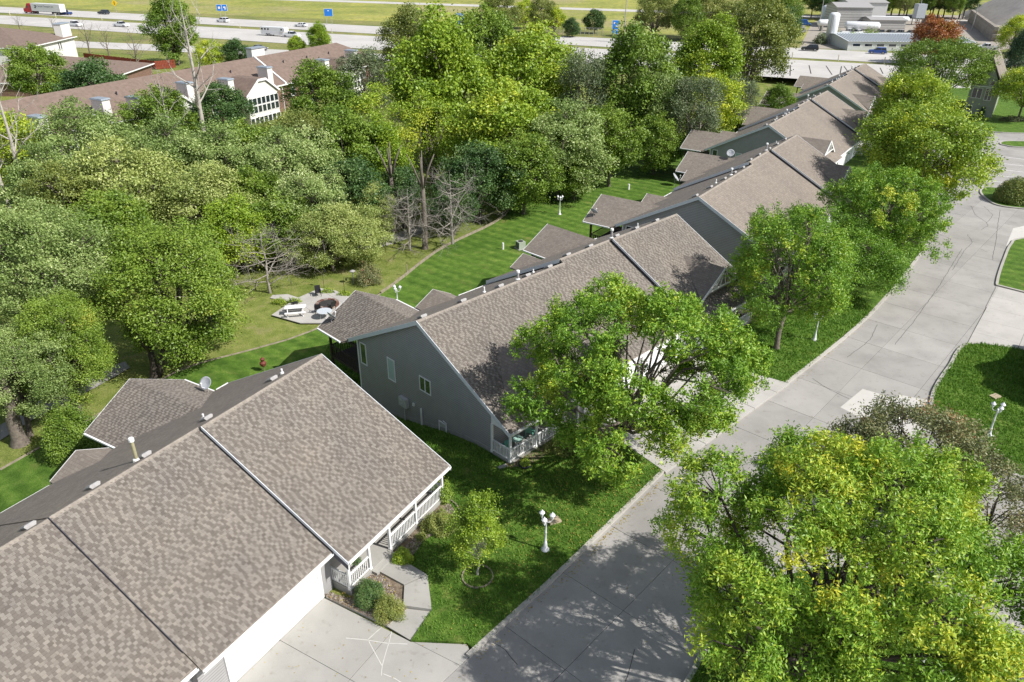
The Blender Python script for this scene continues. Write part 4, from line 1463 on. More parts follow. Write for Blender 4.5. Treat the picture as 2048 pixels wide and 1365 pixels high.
street('crabapple_tree', 1960, 1090, 'smaller thin crabapple against the concrete at the picture edge', 111, h0=1.2, h1=4.6, rad=2.9, lobes=11, clumps=12, leaves=45,
       leaf=0.15, asp=0.55, clump_r=0.45, mat='crab', bark='bark_dark', trunk_r=0.1, tone=0.44, droop=0.15)
street('young_tree', 955, 1153, 'small young pear tree in a ringed bed on the front lawn', 112, h0=0.95, h1=5.0, rad=1.9, lobes=18, clumps=11, leaves=60, leaf=0.11, asp=0.6,
       clump_r=0.26, lobe_r=0.42, mat='lime', bark='bark_pale', trunk_r=0.055, tone=0.36, shape='cone', open_=0.1)

# --- the wood behind the lawn: a dozen grown trees, set out again at other sizes
WOOD = {
    'green': [grow(201, h0=2.5, h1=15, rad=5.6, lobes=20, clumps=16, leaves=72, leaf=0.31, asp=0.65, clump_r=0.8, lobe_r=0.34, mat='green', trunk_r=0.3, tone=0.42),
              grow(202, h0=2.0, h1=16, rad=5.2, lobes=22, clumps=15, leaves=72, leaf=0.31, asp=0.65, clump_r=0.8, lobe_r=0.34, mat='green', trunk_r=0.3, tone=0.36)],
    'lime': [grow(203, h0=2.0, h1=17, rad=5.6, lobes=24, clumps=16, leaves=72, leaf=0.33, asp=0.65, clump_r=0.85, lobe_r=0.3, mat='lime', trunk_r=0.32, tone=0.42),
             grow(204, h0=2.5, h1=15, rad=5.8, lobes=20, clumps=16, leaves=72, leaf=0.33, asp=0.65, clump_r=0.85, lobe_r=0.34, mat='lime', trunk_r=0.3, tone=0.5, yellow=0.1)],
    'silver': [grow(205, h0=2.5, h1=14, rad=5.4, lobes=20, clumps=17, leaves=70, leaf=0.25, asp=0.6, clump_r=0.7, lobe_r=0.34, mat='silver', trunk_r=0.3, tone=0.46, up=0.2),
               grow(206, h0=1.8, h1=13, rad=5.2, lobes=22, clumps=15, leaves=70, leaf=0.25, asp=0.6, clump_r=0.7, lobe_r=0.34, mat='silver', trunk_r=0.28, tone=0.38, up=0.2)],
    'cream': [grow(207, h0=1.5, h1=11, rad=5.2, lobes=20, clumps=16, leaves=70, leaf=0.22, asp=0.6, clump_r=0.65, lobe_r=0.34, mat='cream', trunk_r=0.25, tone=0.42, up=0.3)],
    'olive': [grow(208, h0=2.0, h1=14, rad=5.0, lobes=20, clumps=14, leaves=65, leaf=0.29, asp=0.55, clump_r=0.75, lobe_r=0.34, mat='olive', trunk_r=0.28, tone=0.42)],
    'dark': [grow(209, h0=1.0, h1=11, rad=4.6, lobes=18, clumps=17, leaves=75, leaf=0.27, asp=0.65, clump_r=0.7, lobe_r=0.36, mat='dark', trunk_r=0.25, tone=0.42)],
    'grey': [grow(210, h0=1.5, h1=13, rad=4.6, lobes=18, clumps=14, leaves=60, leaf=0.25, asp=0.5, clump_r=0.7, lobe_r=0.34, mat='grey', trunk_r=0.25, tone=0.42, bare=0.1)],
    'yellow': [grow(211, h0=1.5, h1=11, rad=4.2, lobes=16, clumps=14, leaves=65, leaf=0.27, asp=0.6, clump_r=0.7, lobe_r=0.36, mat='yellow', trunk_r=0.22, tone=0.45)],
    'red': [grow(212, h0=1.5, h1=10, rad=4.4, lobes=16, clumps=14, leaves=65, leaf=0.31, asp=0.6, clump_r=0.7, lobe_r=0.36, mat='red', trunk_r=0.22, tone=0.42)],
    'conifer': [grow(213, h0=0.6, h1=12, rad=3.6, lobes=26, clumps=14, leaves=60, leaf=0.31, asp=0.3, clump_r=0.6, lobe_r=0.32, mat='conifer', trunk_r=0.2, tone=0.42, shape='cone', droop=0.3)],
    'thin': [grow(214, h0=5.0, h1=16, rad=4.8, lobes=16, clumps=11, leaves=60, leaf=0.27, asp=0.55, clump_r=0.8, lobe_r=0.3, mat='lime', trunk_r=0.26, tone=0.5, bare=0.3, yellow=0.15)],
}
WR = {'green': (5.6, 8.8), 'lime': (5.7, 9.2), 'silver': (5.3, 8.0), 'cream': (5.2, 6.2), 'olive': (5.0, 8.0), 'dark': (4.6, 6.0), 'grey': (4.6, 7.2), 'yellow': (4.2, 6.2), 'red': (4.4, 5.7), 'conifer': (3.6, 6.3), 'thin': (4.8, 10.5)}
_k = [0]


def wood(kind, u, v, zc, rpx, label, group=None, name=None, base=None):
    """A tree whose crown middle the photograph shows at (u, v), zc above the datum; rpx: half its width there."""
    p = at(u, v, zc)
    dep = (p - CAMP).dot(FW)
    r = rpx * 1.18 * dep / FPX
    r0, hc = WR[kind]
    s = r / r0
    _k[0] += 1
    m = NEAR[kind] if kind in NEAR and dep < 66 and u < 400 else WOOD[kind][_k[0] % len(WOOD[kind])]
    g = gz(p.x, p.y) - 0.1
    s = min(s, (zc - g) / hc * 1.4)
    _q = random.Random(int(u * 31 + v * 7))
    e = plant(name or {'conifer': 'conifer_tree', 'red': 'red_maple', 'silver': 'silver_maple', 'yellow': 'yellow_tree'}.get(kind, 'broadleaf_tree'), m, (p.x, p.y, zc - hc * s), label, 'tree', group, s, _k[0] * 2.399)
    sz = max(s * _q.uniform(0.92, 1.08), (zc - g) / hc)
    e.scale = (s * _q.uniform(0.85, 1.2), s * _q.uniform(0.85, 1.2), sz)
    e.location.z = zc - hc * sz
    e.rotation_euler = (_q.uniform(-0.08, 0.08), _q.uniform(-0.08, 0.08), e.rotation_euler[2])
    return e


NEAR = {'green': grow(231, h0=2.4, h1=15, rad=5.6, lobes=26, clumps=20, leaves=110, leaf=0.19, asp=0.6, clump_r=0.66, lobe_r=0.3, mat='green', trunk_r=0.3, tone=0.5, yellow=0.1),
        'silver': grow(232, h0=2.2, h1=14, rad=5.4, lobes=26, clumps=20, leaves=105, leaf=0.17, asp=0.55, clump_r=0.6, lobe_r=0.3, mat='silver', trunk_r=0.3, tone=0.36, up=0.15)}
G1 = 'trees of the wood behind the lawn'
for a in [
    ('green', 330, 590, 3.4, 160, 'broad green maple at the lawn edge, two trunks showing beside the satellite dish'),
    ('silver', 45, 555, 5.5, 130, 'silver maple at the picture edge above the round dark bush'),
    ('green', 120, 700, 2.6, 92, 'lower green maple with a thick trunk standing in deep shade left of the hip roof'),
    ('silver', 20, 760, 2.0, 95, 'silver maple reaching down to the shaded path at the picture edge'),
    ('cream', 250, 400, 3.5, 110, 'pale cream green tree in front of the dead white trunk'),
    ('cream', 420, 420, 2.5, 85, 'pale tree wedged behind the broad two-trunked maple'),
    ('silver', 180, 290, 5.0, 85, 'silver maple above the pale cream trees, under the lower brown roof'),
    ('yellow', 25, 310, 4.0, 65, 'yellow tree glowing at the picture edge beside the dead trunk'),
    ('dark', 205, 195, 5.0, 72, 'dark bushy tree against the brown hip roof of the far block'),
    ('green', 60, 150, 6.0, 66, 'green tree in front of the white chimneys at the picture edge'),
    ('silver', 330, 330, 4.0, 90, 'silver maple in the middle of the wood, beside the bare white poplar'),
    ('green', 310, 240, 5.0, 58, 'green tree with pointed tops before the long brown roof'),
    ('dark', 435, 235, 4.0, 48, 'dark pointed tree hiding the white gable of the apartment block'),
    ('green', 490, 325, 3.0, 66, 'green tree below the sunroom windows of the apartment block'),
    ('olive', 575, 310, 3.0, 62, 'olive yellow tree below the brick wall of the apartment block'),
    ('silver', 610, 370, 3.0, 85, 'pale grey green tree over the dead brushwood'),
    ('green', 650, 215, 6.0, 62, 'dark green maple standing before the brick apartment wall'),
    ('green', 510, 410, 2.0, 75, 'full green tree behind the dead twigs near the patio'),
    ('cream', 660, 480, 0.8, 85, 'low spreading pale tree beside the patio and the timber edging'),
    ('cream', 715, 470, 0.5, 58, 'small pale tree at the end of the shaded path'),
    ('grey', 735, 175, 6.0, 58, 'grey green tree with bare twigs at the end of the long brown roof'),
    ('olive', 825, 95, 8.0, 62, 'tall olive tree rising over the end of the brown roof'),
    ('thin', 765, 260, 6.0, 68, 'tall half bare tree with its long grey trunk behind the lawn'),
    ('thin', 860, 265, 5.0, 70, 'half dead tree with dead lower branches, its pale trunk at the timber edging'),
    ('dark', 955, 365, 2.5, 62, 'dense dark green tree at the lawn edge under the bright maples'),
    ('lime', 905, 190, 8.0, 95, 'bright lime maple, first of the tall ones behind the lawn'),
    ('lime', 1010, 270, 6.0, 88, 'bright lime maple low over the lawn, its foot behind the timber edging'),
    ('green', 955, 120, 9.0, 80, 'yellow green maple crown rising to the highway'),
    ('lime', 1070, 150, 9.0, 85, 'tall lime maple in the middle of the wood before the highway'),
    ('green', 1050, 345, 3.0, 60, 'small green tree leaning over the dark strip of timber edging'),
    ('silver', 1120, 290, 5.0, 75, 'pale leaved maple over the far end of the lawn'),
    ('grey', 1170, 200, 7.0, 60, 'narrow grey green tree between two bright maples'),
    ('green', 1265, 180, 8.0, 80, 'full green maple right of the narrow grey tree'),
    ('green', 1225, 290, 3.5, 62, 'dark green tree at the edge of the far lawn'),
    ('silver', 1325, 200, 7.0, 62, 'grey leaved tree left of the yellow one near the row houses'),
    ('grey', 1385, 230, 5.5, 55, 'dull green tree before the third row house wing'),
    ('yellow', 1425, 215, 5.0, 48, 'small yellow tree beside the row house wings'),
    ('lime', 1410, 135, 8.0, 58, 'fresh green tree just before the highway strip'),
    ('olive', 1500, 95, 9.0, 72, 'tallest olive tree, its thin top crossing the highway'),
    ('grey', 1480, 215, 4.0, 42, 'dark scrubby tree at the corner of the fourth row house wing'),
    ('green', 1560, 215, 2.0, 32, 'little green bush-like tree behind the fourth row house wing'),
    ('green', 1310, 290, 2.0, 52, 'green undergrowth tree by the far lawn edge'),
    ('green', 1150, 350, 1.0, 42, 'dark low tree behind the small retaining wall'),
    ('dark', 700, 400, 2.0, 62, 'dark tree in shade behind the half bare trees'),
    ('silver', 560, 340, 3.5, 70, 'pale tree between the olive trees and the dead brushwood'),
    ('green', 230, 480, 3.0, 80, 'green tree in the shade behind the broad two-trunked maple'),
    ('silver', 420, 330, 4.0, 75, 'silver maple left of the sunroom, deep in the wood'),
    ('olive', 130, 430, 3.5, 80, 'dull tree with dead twigs under the dead white trunk'),
    ('green', 345, 62, 8.0, 46, 'solitary tall green tree behind the red fence'),
    ('yellow', 420, 110, 3.5, 40, 'yellow green tree between the red fence and the long brown roof'),
    ('dark', 475, 112, 3.0, 38, 'dark tree behind the ridge of the long brown roof'),
    ('lime', 640, 82, 4.0, 26, 'small bright tree showing over the brown ridge by the highway'),
    ('lime', 590, 90, 3.0, 18, 'smaller bright bush-like tree over the brown ridge by the highway'),
    ('silver', 615, 425, 2.2, 80, 'pale tree over the dead brushwood behind the patio, before the olive ones'),
    ('cream', 745, 425, 1.2, 55, 'pale tree in the gap between the spreading tree and the bare grey trunk'),
    ('green', 560, 455, 1.5, 70, 'green tree closing the gap behind the dead brushwood'),
    ('dark', 805, 395, 1.2, 48, 'dark tree in the shade between the two half bare trees'),
    ('dark', 905, 415, 0.8, 40, 'dark low tree under the dense dark green one'),
    ('green', 690, 330, 3.5, 70, 'green tree below the end of the brick wall'),
    ('lime', 760, 330, 3.0, 55, 'light green tree among the half bare trunks'),
    ('olive', 640, 300, 4.0, 55, 'olive tree between the pale trees and the brick wall'),
    ('lime', 460, 480, 1.5, 85, 'light green tree just beyond the broad two-trunked maple'),
    ('silver', 100, 380, 4.5, 80, 'silver maple between the yellow tree and the pale cream tree'),
]:
    wood(a[0], a[1], a[2], a[3], a[4], a[5], G1)
G2 = 'trees along the far side of the highway'
for a in [
    ('olive', 1010, 25, 7.0, 34, 'grey green tree beyond the highway, left of the yellow one'),
    ('yellow', 1048, 28, 5.0, 26, 'yellow tree beyond the highway beside the far road'),
    ('olive', 1085, 30, 6.0, 26, 'dark thin tree beyond the highway right of the yellow one'),
    ('yellow', 1110, 40, 4.5, 20, 'thin yellow tree beyond the highway'),
    ('dark', 1190, 45, 3.5, 42, 'low dark thicket tree by the chain-link fence'),
    ('dark', 1145, 58, 2.5, 30, 'lowest dark bush-like tree along the chain-link fence'),
    ('olive', 1310, 30, 7.0, 40, 'pale trunked tree beyond the highway beside the tall lamp pole'),
    ('green', 1370, 35, 7.0, 40, 'green tree in the grove beyond the highway'),
    ('olive', 1420, 25, 8.0, 42, 'olive crowned tree in the grove beyond the highway'),
    ('green', 1580, 30, 7.0, 42, 'rounded green tree at the end of the grove by the yard'),
    ('dark', 1570, 55, 5.0, 34, 'dark tree at the foot of the grove beside the yard gate'),
    ('lime', 1530, 20, 8.0, 40, 'yellow green tree at the back of the grove'),
    ('olive', 1465, 40, 6.0, 36, 'dull tree hidden in the grove beside the olive crown'),
    ('red', 1876, 82, 6.0, 40, 'orange red maple above the honey locust'),
    ('conifer', 2035, 105, 5.0, 32, 'dark spruce at the picture edge by the highway'),
    ('yellow', 2035, 70, 5.0, 34, 'tan yellow willow before the grey stone heap'),
]:
    wood(a[0], a[1], a[2], a[3], a[4], a[5], G2)
rnd = random.Random(21)
for k in range(26):
    u = 1625 + k * 12.0 + rnd.uniform(-5, 5)
    kind = rnd.choice(['dark', 'green', 'olive', 'dark', 'grey', 'green'])
    if k == 14: kind = 'yellow'
    p = at(u, 37 + rnd.uniform(-5, 4))
    r_ = rnd.uniform(4.2, 6.2) / WR[kind][0]
    m = WOOD[kind][k % len(WOOD[kind])]
    e = plant('broadleaf_tree', m, (p.x, p.y, -0.2), 'lone yellow tree in the treeline behind the works yard' if k == 14 else 'tree of the far dark treeline behind the works yard', 'tree', 'far treeline behind the works yard', r_, k * 1.7)


# --- leafless trees
BARE = [bare_tree(301, 8.5, 3.6, 4, 0.2, 'bark', 0.75, 0.25, 8), bare_tree(302, 17, 4.2, 4, 0.26, 'bark_pale', 0.9, 0.3, 8), bare_tree(303, 9, 4.6, 5, 0.15, 'deadwood', 0.15, 0.12, 20, 0.26)]
def bare(k, u, v, top, label, z=None, group=None):
    p = at_g(u, v)
    lo, hi = 0.0, 40.0
    for _ in range(40):
        m = (lo + hi) / 2
        if pxof((p.x, p.y, p.z + m))[1] > top: lo = m
        else: hi = m
    h0 = (8.5, 17, 9)[k]
    return plant('bare_tree', BARE[k], (p.x, p.y, p.z - 0.1), label, 'tree', group, lo / h0, u * 0.7)
bare(0, 181, 112, 42, 'leafless tree before the highway, nearest the white chimney')
bare(0, 219, 118, 55, 'leafless tree before the highway, standing mid-way along the red fence end')
bare(0, 279, 148, 62, 'leafless tree with a pale trunk in front of the red fence')
bare(0, 42, 66, 28, 'leafless tree top over the brown ridge at the picture edge')
bare(0, 108, 62, 30, 'leafless tree top beside the white chimney on the brown ridge')
bare(1, 62, 420, 90, 'tall dead tree with a white trunk at the edge of the wood')
bare(1, 420, 330, -30, 'tallest bare pale tree in front of the long brown roof')
bare(1, 350, 330, 130, 'slighter bare pale tree left of the tallest one')
bare(1, 20, 420, 170, 'pale dead tree cut by the picture edge beside the yellow tree')
bare(1, 150, 440, 285, 'thin pale dead tree among the silver maples')
bare(1, 235, 330, 205, 'thin bare tree top over the silver maples')
bare(1, 600, 420, 300, 'bare pale tree between the olive trees and the brick wall')
bare(1, 745, 480, 350, 'bare pale stem at the edge of the clearing')
bare(1, 1390, 330, 175, 'thin bare tree in the thicket near the row house wings')
bare(2, 820, 500, 365, 'dead twiggy branches low between the bare trunks')
bare(2, 540, 585, 440, 'grey tangle of dead brushwood behind the patio')
bare(2, 905, 490, 330, 'dead grey branches of a fallen-in tree beside the lawn edge')
bare(2, 600, 300, 190, 'bare twiggy tree before the brick apartment wall')
bare(2, 1385, 300, 150, 'dead twiggy tree in the thicket before the row house wings')
# trunks that stand clear of the wood
for u, v, top, r, lab in ((40, 885, 700, 0.45, 'thick old trunk in the shade at the picture edge'), (145, 775, 690, 0.35, 'grey trunk in the shade above the round dark bush'),
                          (788, 462, 330, 0.32, 'long bare grey trunk behind the timber edging'), (850, 496, 350, 0.3, 'pale grey trunk standing on the rough grass by the timber edging'),
                          (310, 752, 690, 0.3, 'two-trunk foot of the broad maple above the hip roof'), (1018, 408, 340, 0.35, 'dark trunk beside the bend of the timber edging'), (960, 445, 395, 0.22, 'short dark trunk of the dense tree')):
    p = at_g(u, v)
    lo, hi = 0.0, 30.0
    for _ in range(40):
        m = (lo + hi) / 2
        if pxof((p.x, p.y, p.z + m))[1] > top: lo = m
        else: hi = m
    m = MB()
    m.tube([(0, 0, -0.6), (0, 0, 0.05), (0.02, 0, 0.5), (0.1, 0.05, lo * 0.5), (0.05, 0.1, lo)], [r * 1.6, r * 1.5, r * 1.05, r * 0.9, r * 0.7], 10)
    for i in range(4):
        a = i * 1.6; m.tube([(0.08, 0.06, lo * 0.8), (math.cos(a) * 0.8, math.sin(a) * 0.8, lo + 0.8), (math.cos(a) * 1.5, math.sin(a) * 1.5, lo + 2.4)], [r * 0.5, r * 0.35, r * 0.15], 6)
    if u == 310: m.tube([(0.2, 0, -0.3), (0.7, 0.1, 1.2), (1.2, 0.3, lo)], [r * 0.9, r * 0.8, r * 0.6], 9)
    e = empty('tree_trunk', (p.x, p.y, p.z - 0.1), 0, lab, 'tree')
    m.build('trunk', MAT['bark_dark'] if u in (1018, 960, 310) else MAT['bark'], e, True)

# --- shrubs
def bush(name, u, v, label, seed, rx, ry, h, n, leaf, mat, tone=0.4, lump=0.25, asp=0.55, dz=0.0):
    p = at_g(u, v)
    return plant(name, shrub(seed, rx, ry, h, n, leaf, mat, tone, True, lump, asp), (p.x, p.y, p.z + dz), label, 'shrub')
bush('yew_bush', 739, 1203, 'dark green rounded bush beside the porch corner of the nearest house', 1, 0.78, 0.72, 1.35, 9000, 0.07, 'dark', 0.55, 0.2)
bush('juniper_bush', 778, 1232, 'spiky yellow green juniper next to the dark rounded bush', 2, 0.72, 0.62, 1.15, 7000, 0.09, 'olive', 0.55, 0.5, 0.3)
bush('boxwood_bush', 806, 1124, 'small bright green bush where the walk meets the porch', 3, 0.58, 0.55, 0.85, 5000, 0.07, 'lime', 0.5, 0.2)
bush('spirea_bush', 880, 1060, 'wide olive green bush on the gravel bed by the porch rail', 4, 0.95, 0.85, 1.15, 8000, 0.08, 'olive', 0.5, 0.3)
bush('spirea_bush', 843, 1080, 'tiny reddish green bush between the two bushes of the gravel bed', 5, 0.35, 0.3, 0.45, 1500, 0.07, 'olive', 0.4)
bush('flower_bush', 888, 1000, 'leafy flowering bush at the far porch corner', 6, 0.5, 0.6, 1.2, 3500, 0.1, 'green', 0.5, 0.4)
bush('round_bush', 152, 905, 'round dark bush at the wing of the nearest house', 7, 2.0, 1.9, 3.6, 14000, 0.14, 'green', 0.32, 0.25)
bush('brown_bush', 738, 565, 'small brown leaved bush on the rough grass', 8, 1.35, 1.3, 2.0, 4500, 0.14, 'crab', 0.5, 0.35)
bush('clipped_bush', 2032, 404, 'large clipped dome bush on the kerbed island', 9, 2.9, 2.5, 3.2, 12000, 0.2, 'olive', 0.35, 0.05)
bush('porch_bush', 1120, 905, 'shaded shrub in front of the second house porch', 10, 0.9, 0.8, 1.0, 4000, 0.09, 'olive', 0.5, 0.4)
bush('porch_bush', 1180, 880, 'yellowing shrub under the tall open ash', 11, 1.0, 0.8, 0.9, 4000, 0.09, 'yellow', 0.4, 0.4)
bush('porch_bush', 1490, 640, 'brownish shrub at the far porch of the second house', 12, 1.3, 0.9, 0.9, 4000, 0.1, 'crab', 0.6, 0.4)
bush('juniper_bush', 1962, 236, 'narrow dark juniper at the foot of the sage green house', 13, 0.5, 0.5, 2.0, 1500, 0.2, 'conifer', 0.4)
bush('hedge_bush', 2025, 243, 'low dark hedge under the yellow topped maple', 14, 2.6, 1.2, 1.0, 2500, 0.2, 'crab', 0.3)
for k, (u, v, r, mt) in enumerate(((1665, 82, 2.2, 'olive'), (1705, 88, 2.0, 'lime'), (1735, 86, 2.6, 'green'), (1690, 92, 1.6, 'olive'), (1640, 88, 1.8, 'grey'))):
    bush('scrub_bush', u, v, ('olive scrub at the foot of the white tank', 'bright scrub bush right of the white tank', 'tall green scrub before the ribbed metal roof', 'low olive scrub by the verge under the tank', 'pale scrub at the yard fence')[k], 20 + k, r, r, r * 1.7, 1500, 0.4, mt, 0.45, 0.4)
for k, (u, v) in enumerate(((655, 580), (690, 585), (560, 600), (660, 655), (590, 600))):
    bush('weed_tuft', u, v + 6, ('yellow green weeds at the far corner of the patio', 'weeds along the patio edge under the lamp poles', 'weeds beside the patio where the path starts', 'bright green lilies between patio and lawn', 'weed tuft at the patio edge near the chairs')[k], 40 + k, 0.7, 0.45, 0.5, 700, 0.16, 'lime', 0.5, 0.4, 0.25)

# ------------------------------------------------------------------ timber edging, path and patio behind the houses
EDGE = [(-60, -6), (-48, 20), (-34, 40.3), (-32.4, 43.5), (-27.2, 53.7), (-25, 55.4), (-18.2, 60.6), (-12.8, 69.7), (-8.3, 81.2), (-1.6, 91.8), (1.7, 103.6), (11.3, 109.6), (24, 128)]
te = empty('timber_edging', (-12.8, 69.7, gz(-12.8, 69.7)), 0, 'long low edging of weathered timbers between the mown lawn and the rough grass', 'edging')
o0 = Vector(te.location)
pts = curve(EDGE[2:], 5)
run = 0.0
tim = MB(); tim.box((0, 0, 0), (2.38, 0.16, 0.17)); tme = tim.mesh('timber', MAT['wood'])
P = [Vector((p[0], p[1], 0)) for p in pts]
seg = 0; acc = 0.0; cur = P[0].copy()
while seg < len(P) - 1:
    d = P[seg + 1] - cur
    if d.length < 2.42:
        need = 2.42 - d.length
        nxt = seg + 1; q = P[nxt].copy()
        while nxt < len(P) - 1 and (P[nxt + 1] - q).length < need:
            need -= (P[nxt + 1] - q).length; nxt += 1; q = P[nxt].copy()
        if nxt >= len(P) - 1: break
        q = q + (P[nxt + 1] - q).normalized() * need
        new, nseg = q, nxt
    else:
        new, nseg = cur + d.normalized() * 2.42, seg
    m = (cur + new) / 2; dd = new - cur
    za, zb = gz(cur.x, cur.y), gz(new.x, new.y)
    for lv in range(2 if 70 < m.y < 112 and m.x > -14 else 1):
        t = link('timber', tme, te, (m.x - o0.x, m.y - o0.y, (za + zb) / 2 + 0.1 + 0.17 * lv - o0.z), (0, -math.asin(max(-1, min(1, (zb - za) / dd.length))), math.atan2(dd.y, dd.x) + RNG.normal() * 0.01))
    cur, seg = new, nseg

def gxy(u, v): p = at_g(u, v); return (p.x, p.y)
sheet('path', [gxy(860, 452), gxy(845, 466), gxy(790, 486), gxy(700, 512), gxy(690, 500), gxy(770, 474), gxy(835, 452)], -0.04, MAT['concrete'], 3)
sheet('path', [gxy(0, 880), gxy(70, 835), gxy(190, 775), gxy(260, 735), gxy(250, 722), gxy(170, 750), gxy(60, 810), gxy(0, 850)], -0.04, MAT['concrete'], 3)
PAT = [gxy(543, 632), gxy(590, 600), gxy(640, 578), gxy(672, 583), gxy(700, 596), gxy(680, 625), gxy(645, 648), gxy(600, 648)]
pz = gz(-20, 67)
patio = sheet('patio', PAT, 0, MAT['joint'], flat=pz + 0.02)
slabs(patio, PAT, PAT[0], 46, 3.2, 3.0, pz + 0.09, MAT['concrete_new'], 'concrete_slab')
PZ = pz + 0.09
sheet('path', [gxy(585, 604), gxy(600, 596), gxy(575, 588), gxy(545, 590), gxy(540, 596)], -0.03, MAT['concrete_new'], 2)


def lawn_at(u, v):
    p = at_g(u, v); p.z += 0.12
    return p


def pat(u, v):
    p = at(u, v, PZ); return p
# picnic table
def picnic():
    p = pat(592, 628)
    e = empty('picnic_table', p, R(12), 'white picnic table with two attached benches on the patio', 'picnic table')
    for k in range(5):
        m = MB(); m.box((0, -0.3 + 0.15 * k, 0.74), (1.9, 0.13, 0.045)); m.build('plank', MAT['white'], e)
    for s in (-1, 1):
        for k in range(2):
            m = MB(); m.box((0, s * (0.68 + 0.15 * k), 0.44), (1.9, 0.13, 0.045)); m.build('bench_plank', MAT['white'], e)
    for x in (-0.7, 0.7):
        m = MB(); m.bar((x, -0.75, 0.0), (x, -0.2, 0.72), 0.06, 0.09); m.bar((x, 0.75, 0.0), (x, 0.2, 0.72), 0.06, 0.09)
        m.bar((x, -0.85, 0.39), (x, 0.85, 0.39), 0.06, 0.09); m.bar((x, -0.38, 0.7), (x, 0.38, 0.7), 0.06, 0.07); m.build('leg', MAT['white'], e)
picnic()
# fire pit of stone blocks
p = pat(655, 610)
e = empty('fire_pit', p, 0, 'low round fire pit ringed with red brown stone blocks', 'fire pit')
stone = [plain('pit_stone_%d' % k, c, 0.9, 0.25, 5, 0.4) for k, c in enumerate(((0.14, 0.065, 0.05), (0.19, 0.10, 0.08), (0.26, 0.2, 0.165)))]
bm_ = MB(); bm_.box((0, 0, 0.11), (0.36, 0.26, 0.2), top=0.92)
bme = [bm_.mesh('stone', s) for s in stone]
for lv in range(1):
    for k in range(16):
        a = 2 * math.pi * (k + 0.5 * lv) / 16
        link('stone', bme[(k * 7 + lv) % 3], e, (math.cos(a) * 0.98, math.sin(a) * 0.98, lv * 0.2), (0, 0, a + math.pi / 2))
m = MB(); m.lathe([(0.88, 0.0), (0.86, 0.13), (0.3, 0.17), (0.02, 0.2)], n=16); m.build('ash_bed', MAT['crack'], e)
# chairs with black metal frames
def chair_meshes():
    blk = plain('black_metal', (0.025, 0.025, 0.028), 0.4)
    m = MB(); m.box((0, 0, 0.42), (0.55, 0.52, 0.04)); s = m.mesh('seat', blk)
    m = MB(); m.prism([(-0.27, 0.24, 0.44), (0.27, 0.24, 0.44), (0.27, 0.36, 0.98), (-0.27, 0.36, 0.98)], (0, 0.03, 0.01)); b = m.mesh('backrest', blk)
    m = MB(); m.tube([(0, 0, 0), (0, 0, 0.62)], 0.022, 6); l = m.mesh('leg', blk)
    m = MB(); m.bar((0, -0.25, 0.63), (0, 0.28, 0.63), 0.05, 0.03); a = m.mesh('armrest', blk)
    return s, b, l, a
CH = chair_meshes()
def chair(p, rz, lab):
    e = empty('patio_chair', p, rz, lab, 'chair', 'black chairs on the patio')
    link('seat', CH[0], e); link('backrest', CH[1], e)
    for x in (-0.26, 0.26):
        for y in (-0.24, 0.24): link('leg', CH[2], e, (x, y, 0))
        link('armrest', CH[3], e, (x, 0, 0))
chair(pat(637, 592), R(20), 'black metal chair at the far edge of the patio')
chair(pat(590, 614), R(120), 'black metal chair between the picnic table and the path')
chair(pat(636, 625), R(200), 'black metal chair left of the round glass table')
chair(pat(664, 620), R(230), 'black metal chair half hidden by the wing roof')
p = pat(650, 636)
e = empty('round_table', p, 0, 'round pale blue glass table on the patio beside the wing roof', 'table')
m = MB(); m.lathe([(0.68, 0.70), (0.7, 0.715), (0.68, 0.73)], n=24); m.build('tabletop', plain('pale_glass_top', (0.52, 0.56, 0.6), 0.2, 0.03), e)
for k in range(4):
    a = R(45 + 90 * k); m = MB(); m.tube([(math.cos(a) * 0.5, math.sin(a) * 0.5, 0), (math.cos(a) * 0.4, math.sin(a) * 0.4, 0.7)], 0.025, 6); m.build('leg', MAT['white'], e)
# shepherd hook poles, sundial, post and stake by the lawn
def pole(name, u, v, h, r, mat, lab, cat, top=None):
    p = at_g(u, v)
    e = empty(name, p, 0, lab, cat)
    m = MB(); m.tube([(0, 0, -0.3), (0, 0, h)], r, 7); m.build('pole', mat, e)
    if top: top(e, h)
    return e
blk = plain('black_iron', (0.03, 0.03, 0.03), 0.5)
def lantern(e, h):
    m = MB(); m.tube([(0, 0, h), (0.05, 0, h + 0.12), (0.2, 0, h + 0.14), (0.28, 0, h)], 0.015, 6); m.box((0.28, 0, h - 0.14), (0.14, 0.14, 0.22)); m.build('lantern', blk, e)
pole('garden_pole', 690, 592, 1.9, 0.02, blk, 'thin black hook pole at the patio corner', 'pole', lantern)
pole('garden_pole', 648, 574, 1.9, 0.02, blk, 'thin black hook pole behind the far patio edge', 'pole', lantern)
pole('garden_pole', 1184, 424, 1.5, 0.02, blk, 'thin black stake by the third house wing', 'pole')
def feeder(e, h):
    m = MB(); m.lathe([(0.1, h - 0.05), (0.28, h), (0.3, h + 0.06), (0.2, h + 0.12), (0.02, h + 0.2)], n=12); m.build('tray', MAT['vent'], e)
pole('bird_feeder', 707, 566, 1.25, 0.05, MAT['vent'], 'grey bird feeder on a post beside the small brown bush', 'bird feeder', feeder)
pole('wood_post', 814, 551, 1.2, 0.06, MAT['wood'], 'short brown post beside the timber edging', 'post')
pole('drain_pipe', 1257, 381, 0.9, 0.14, MAT['white'], 'white standpipe on the lawn behind the fourth house', 'standpipe')
pole('drain_pipe', 1006, 501, 0.9, 0.11, MAT['white'], 'white standpipe on the lawn beside the air conditioner', 'standpipe')
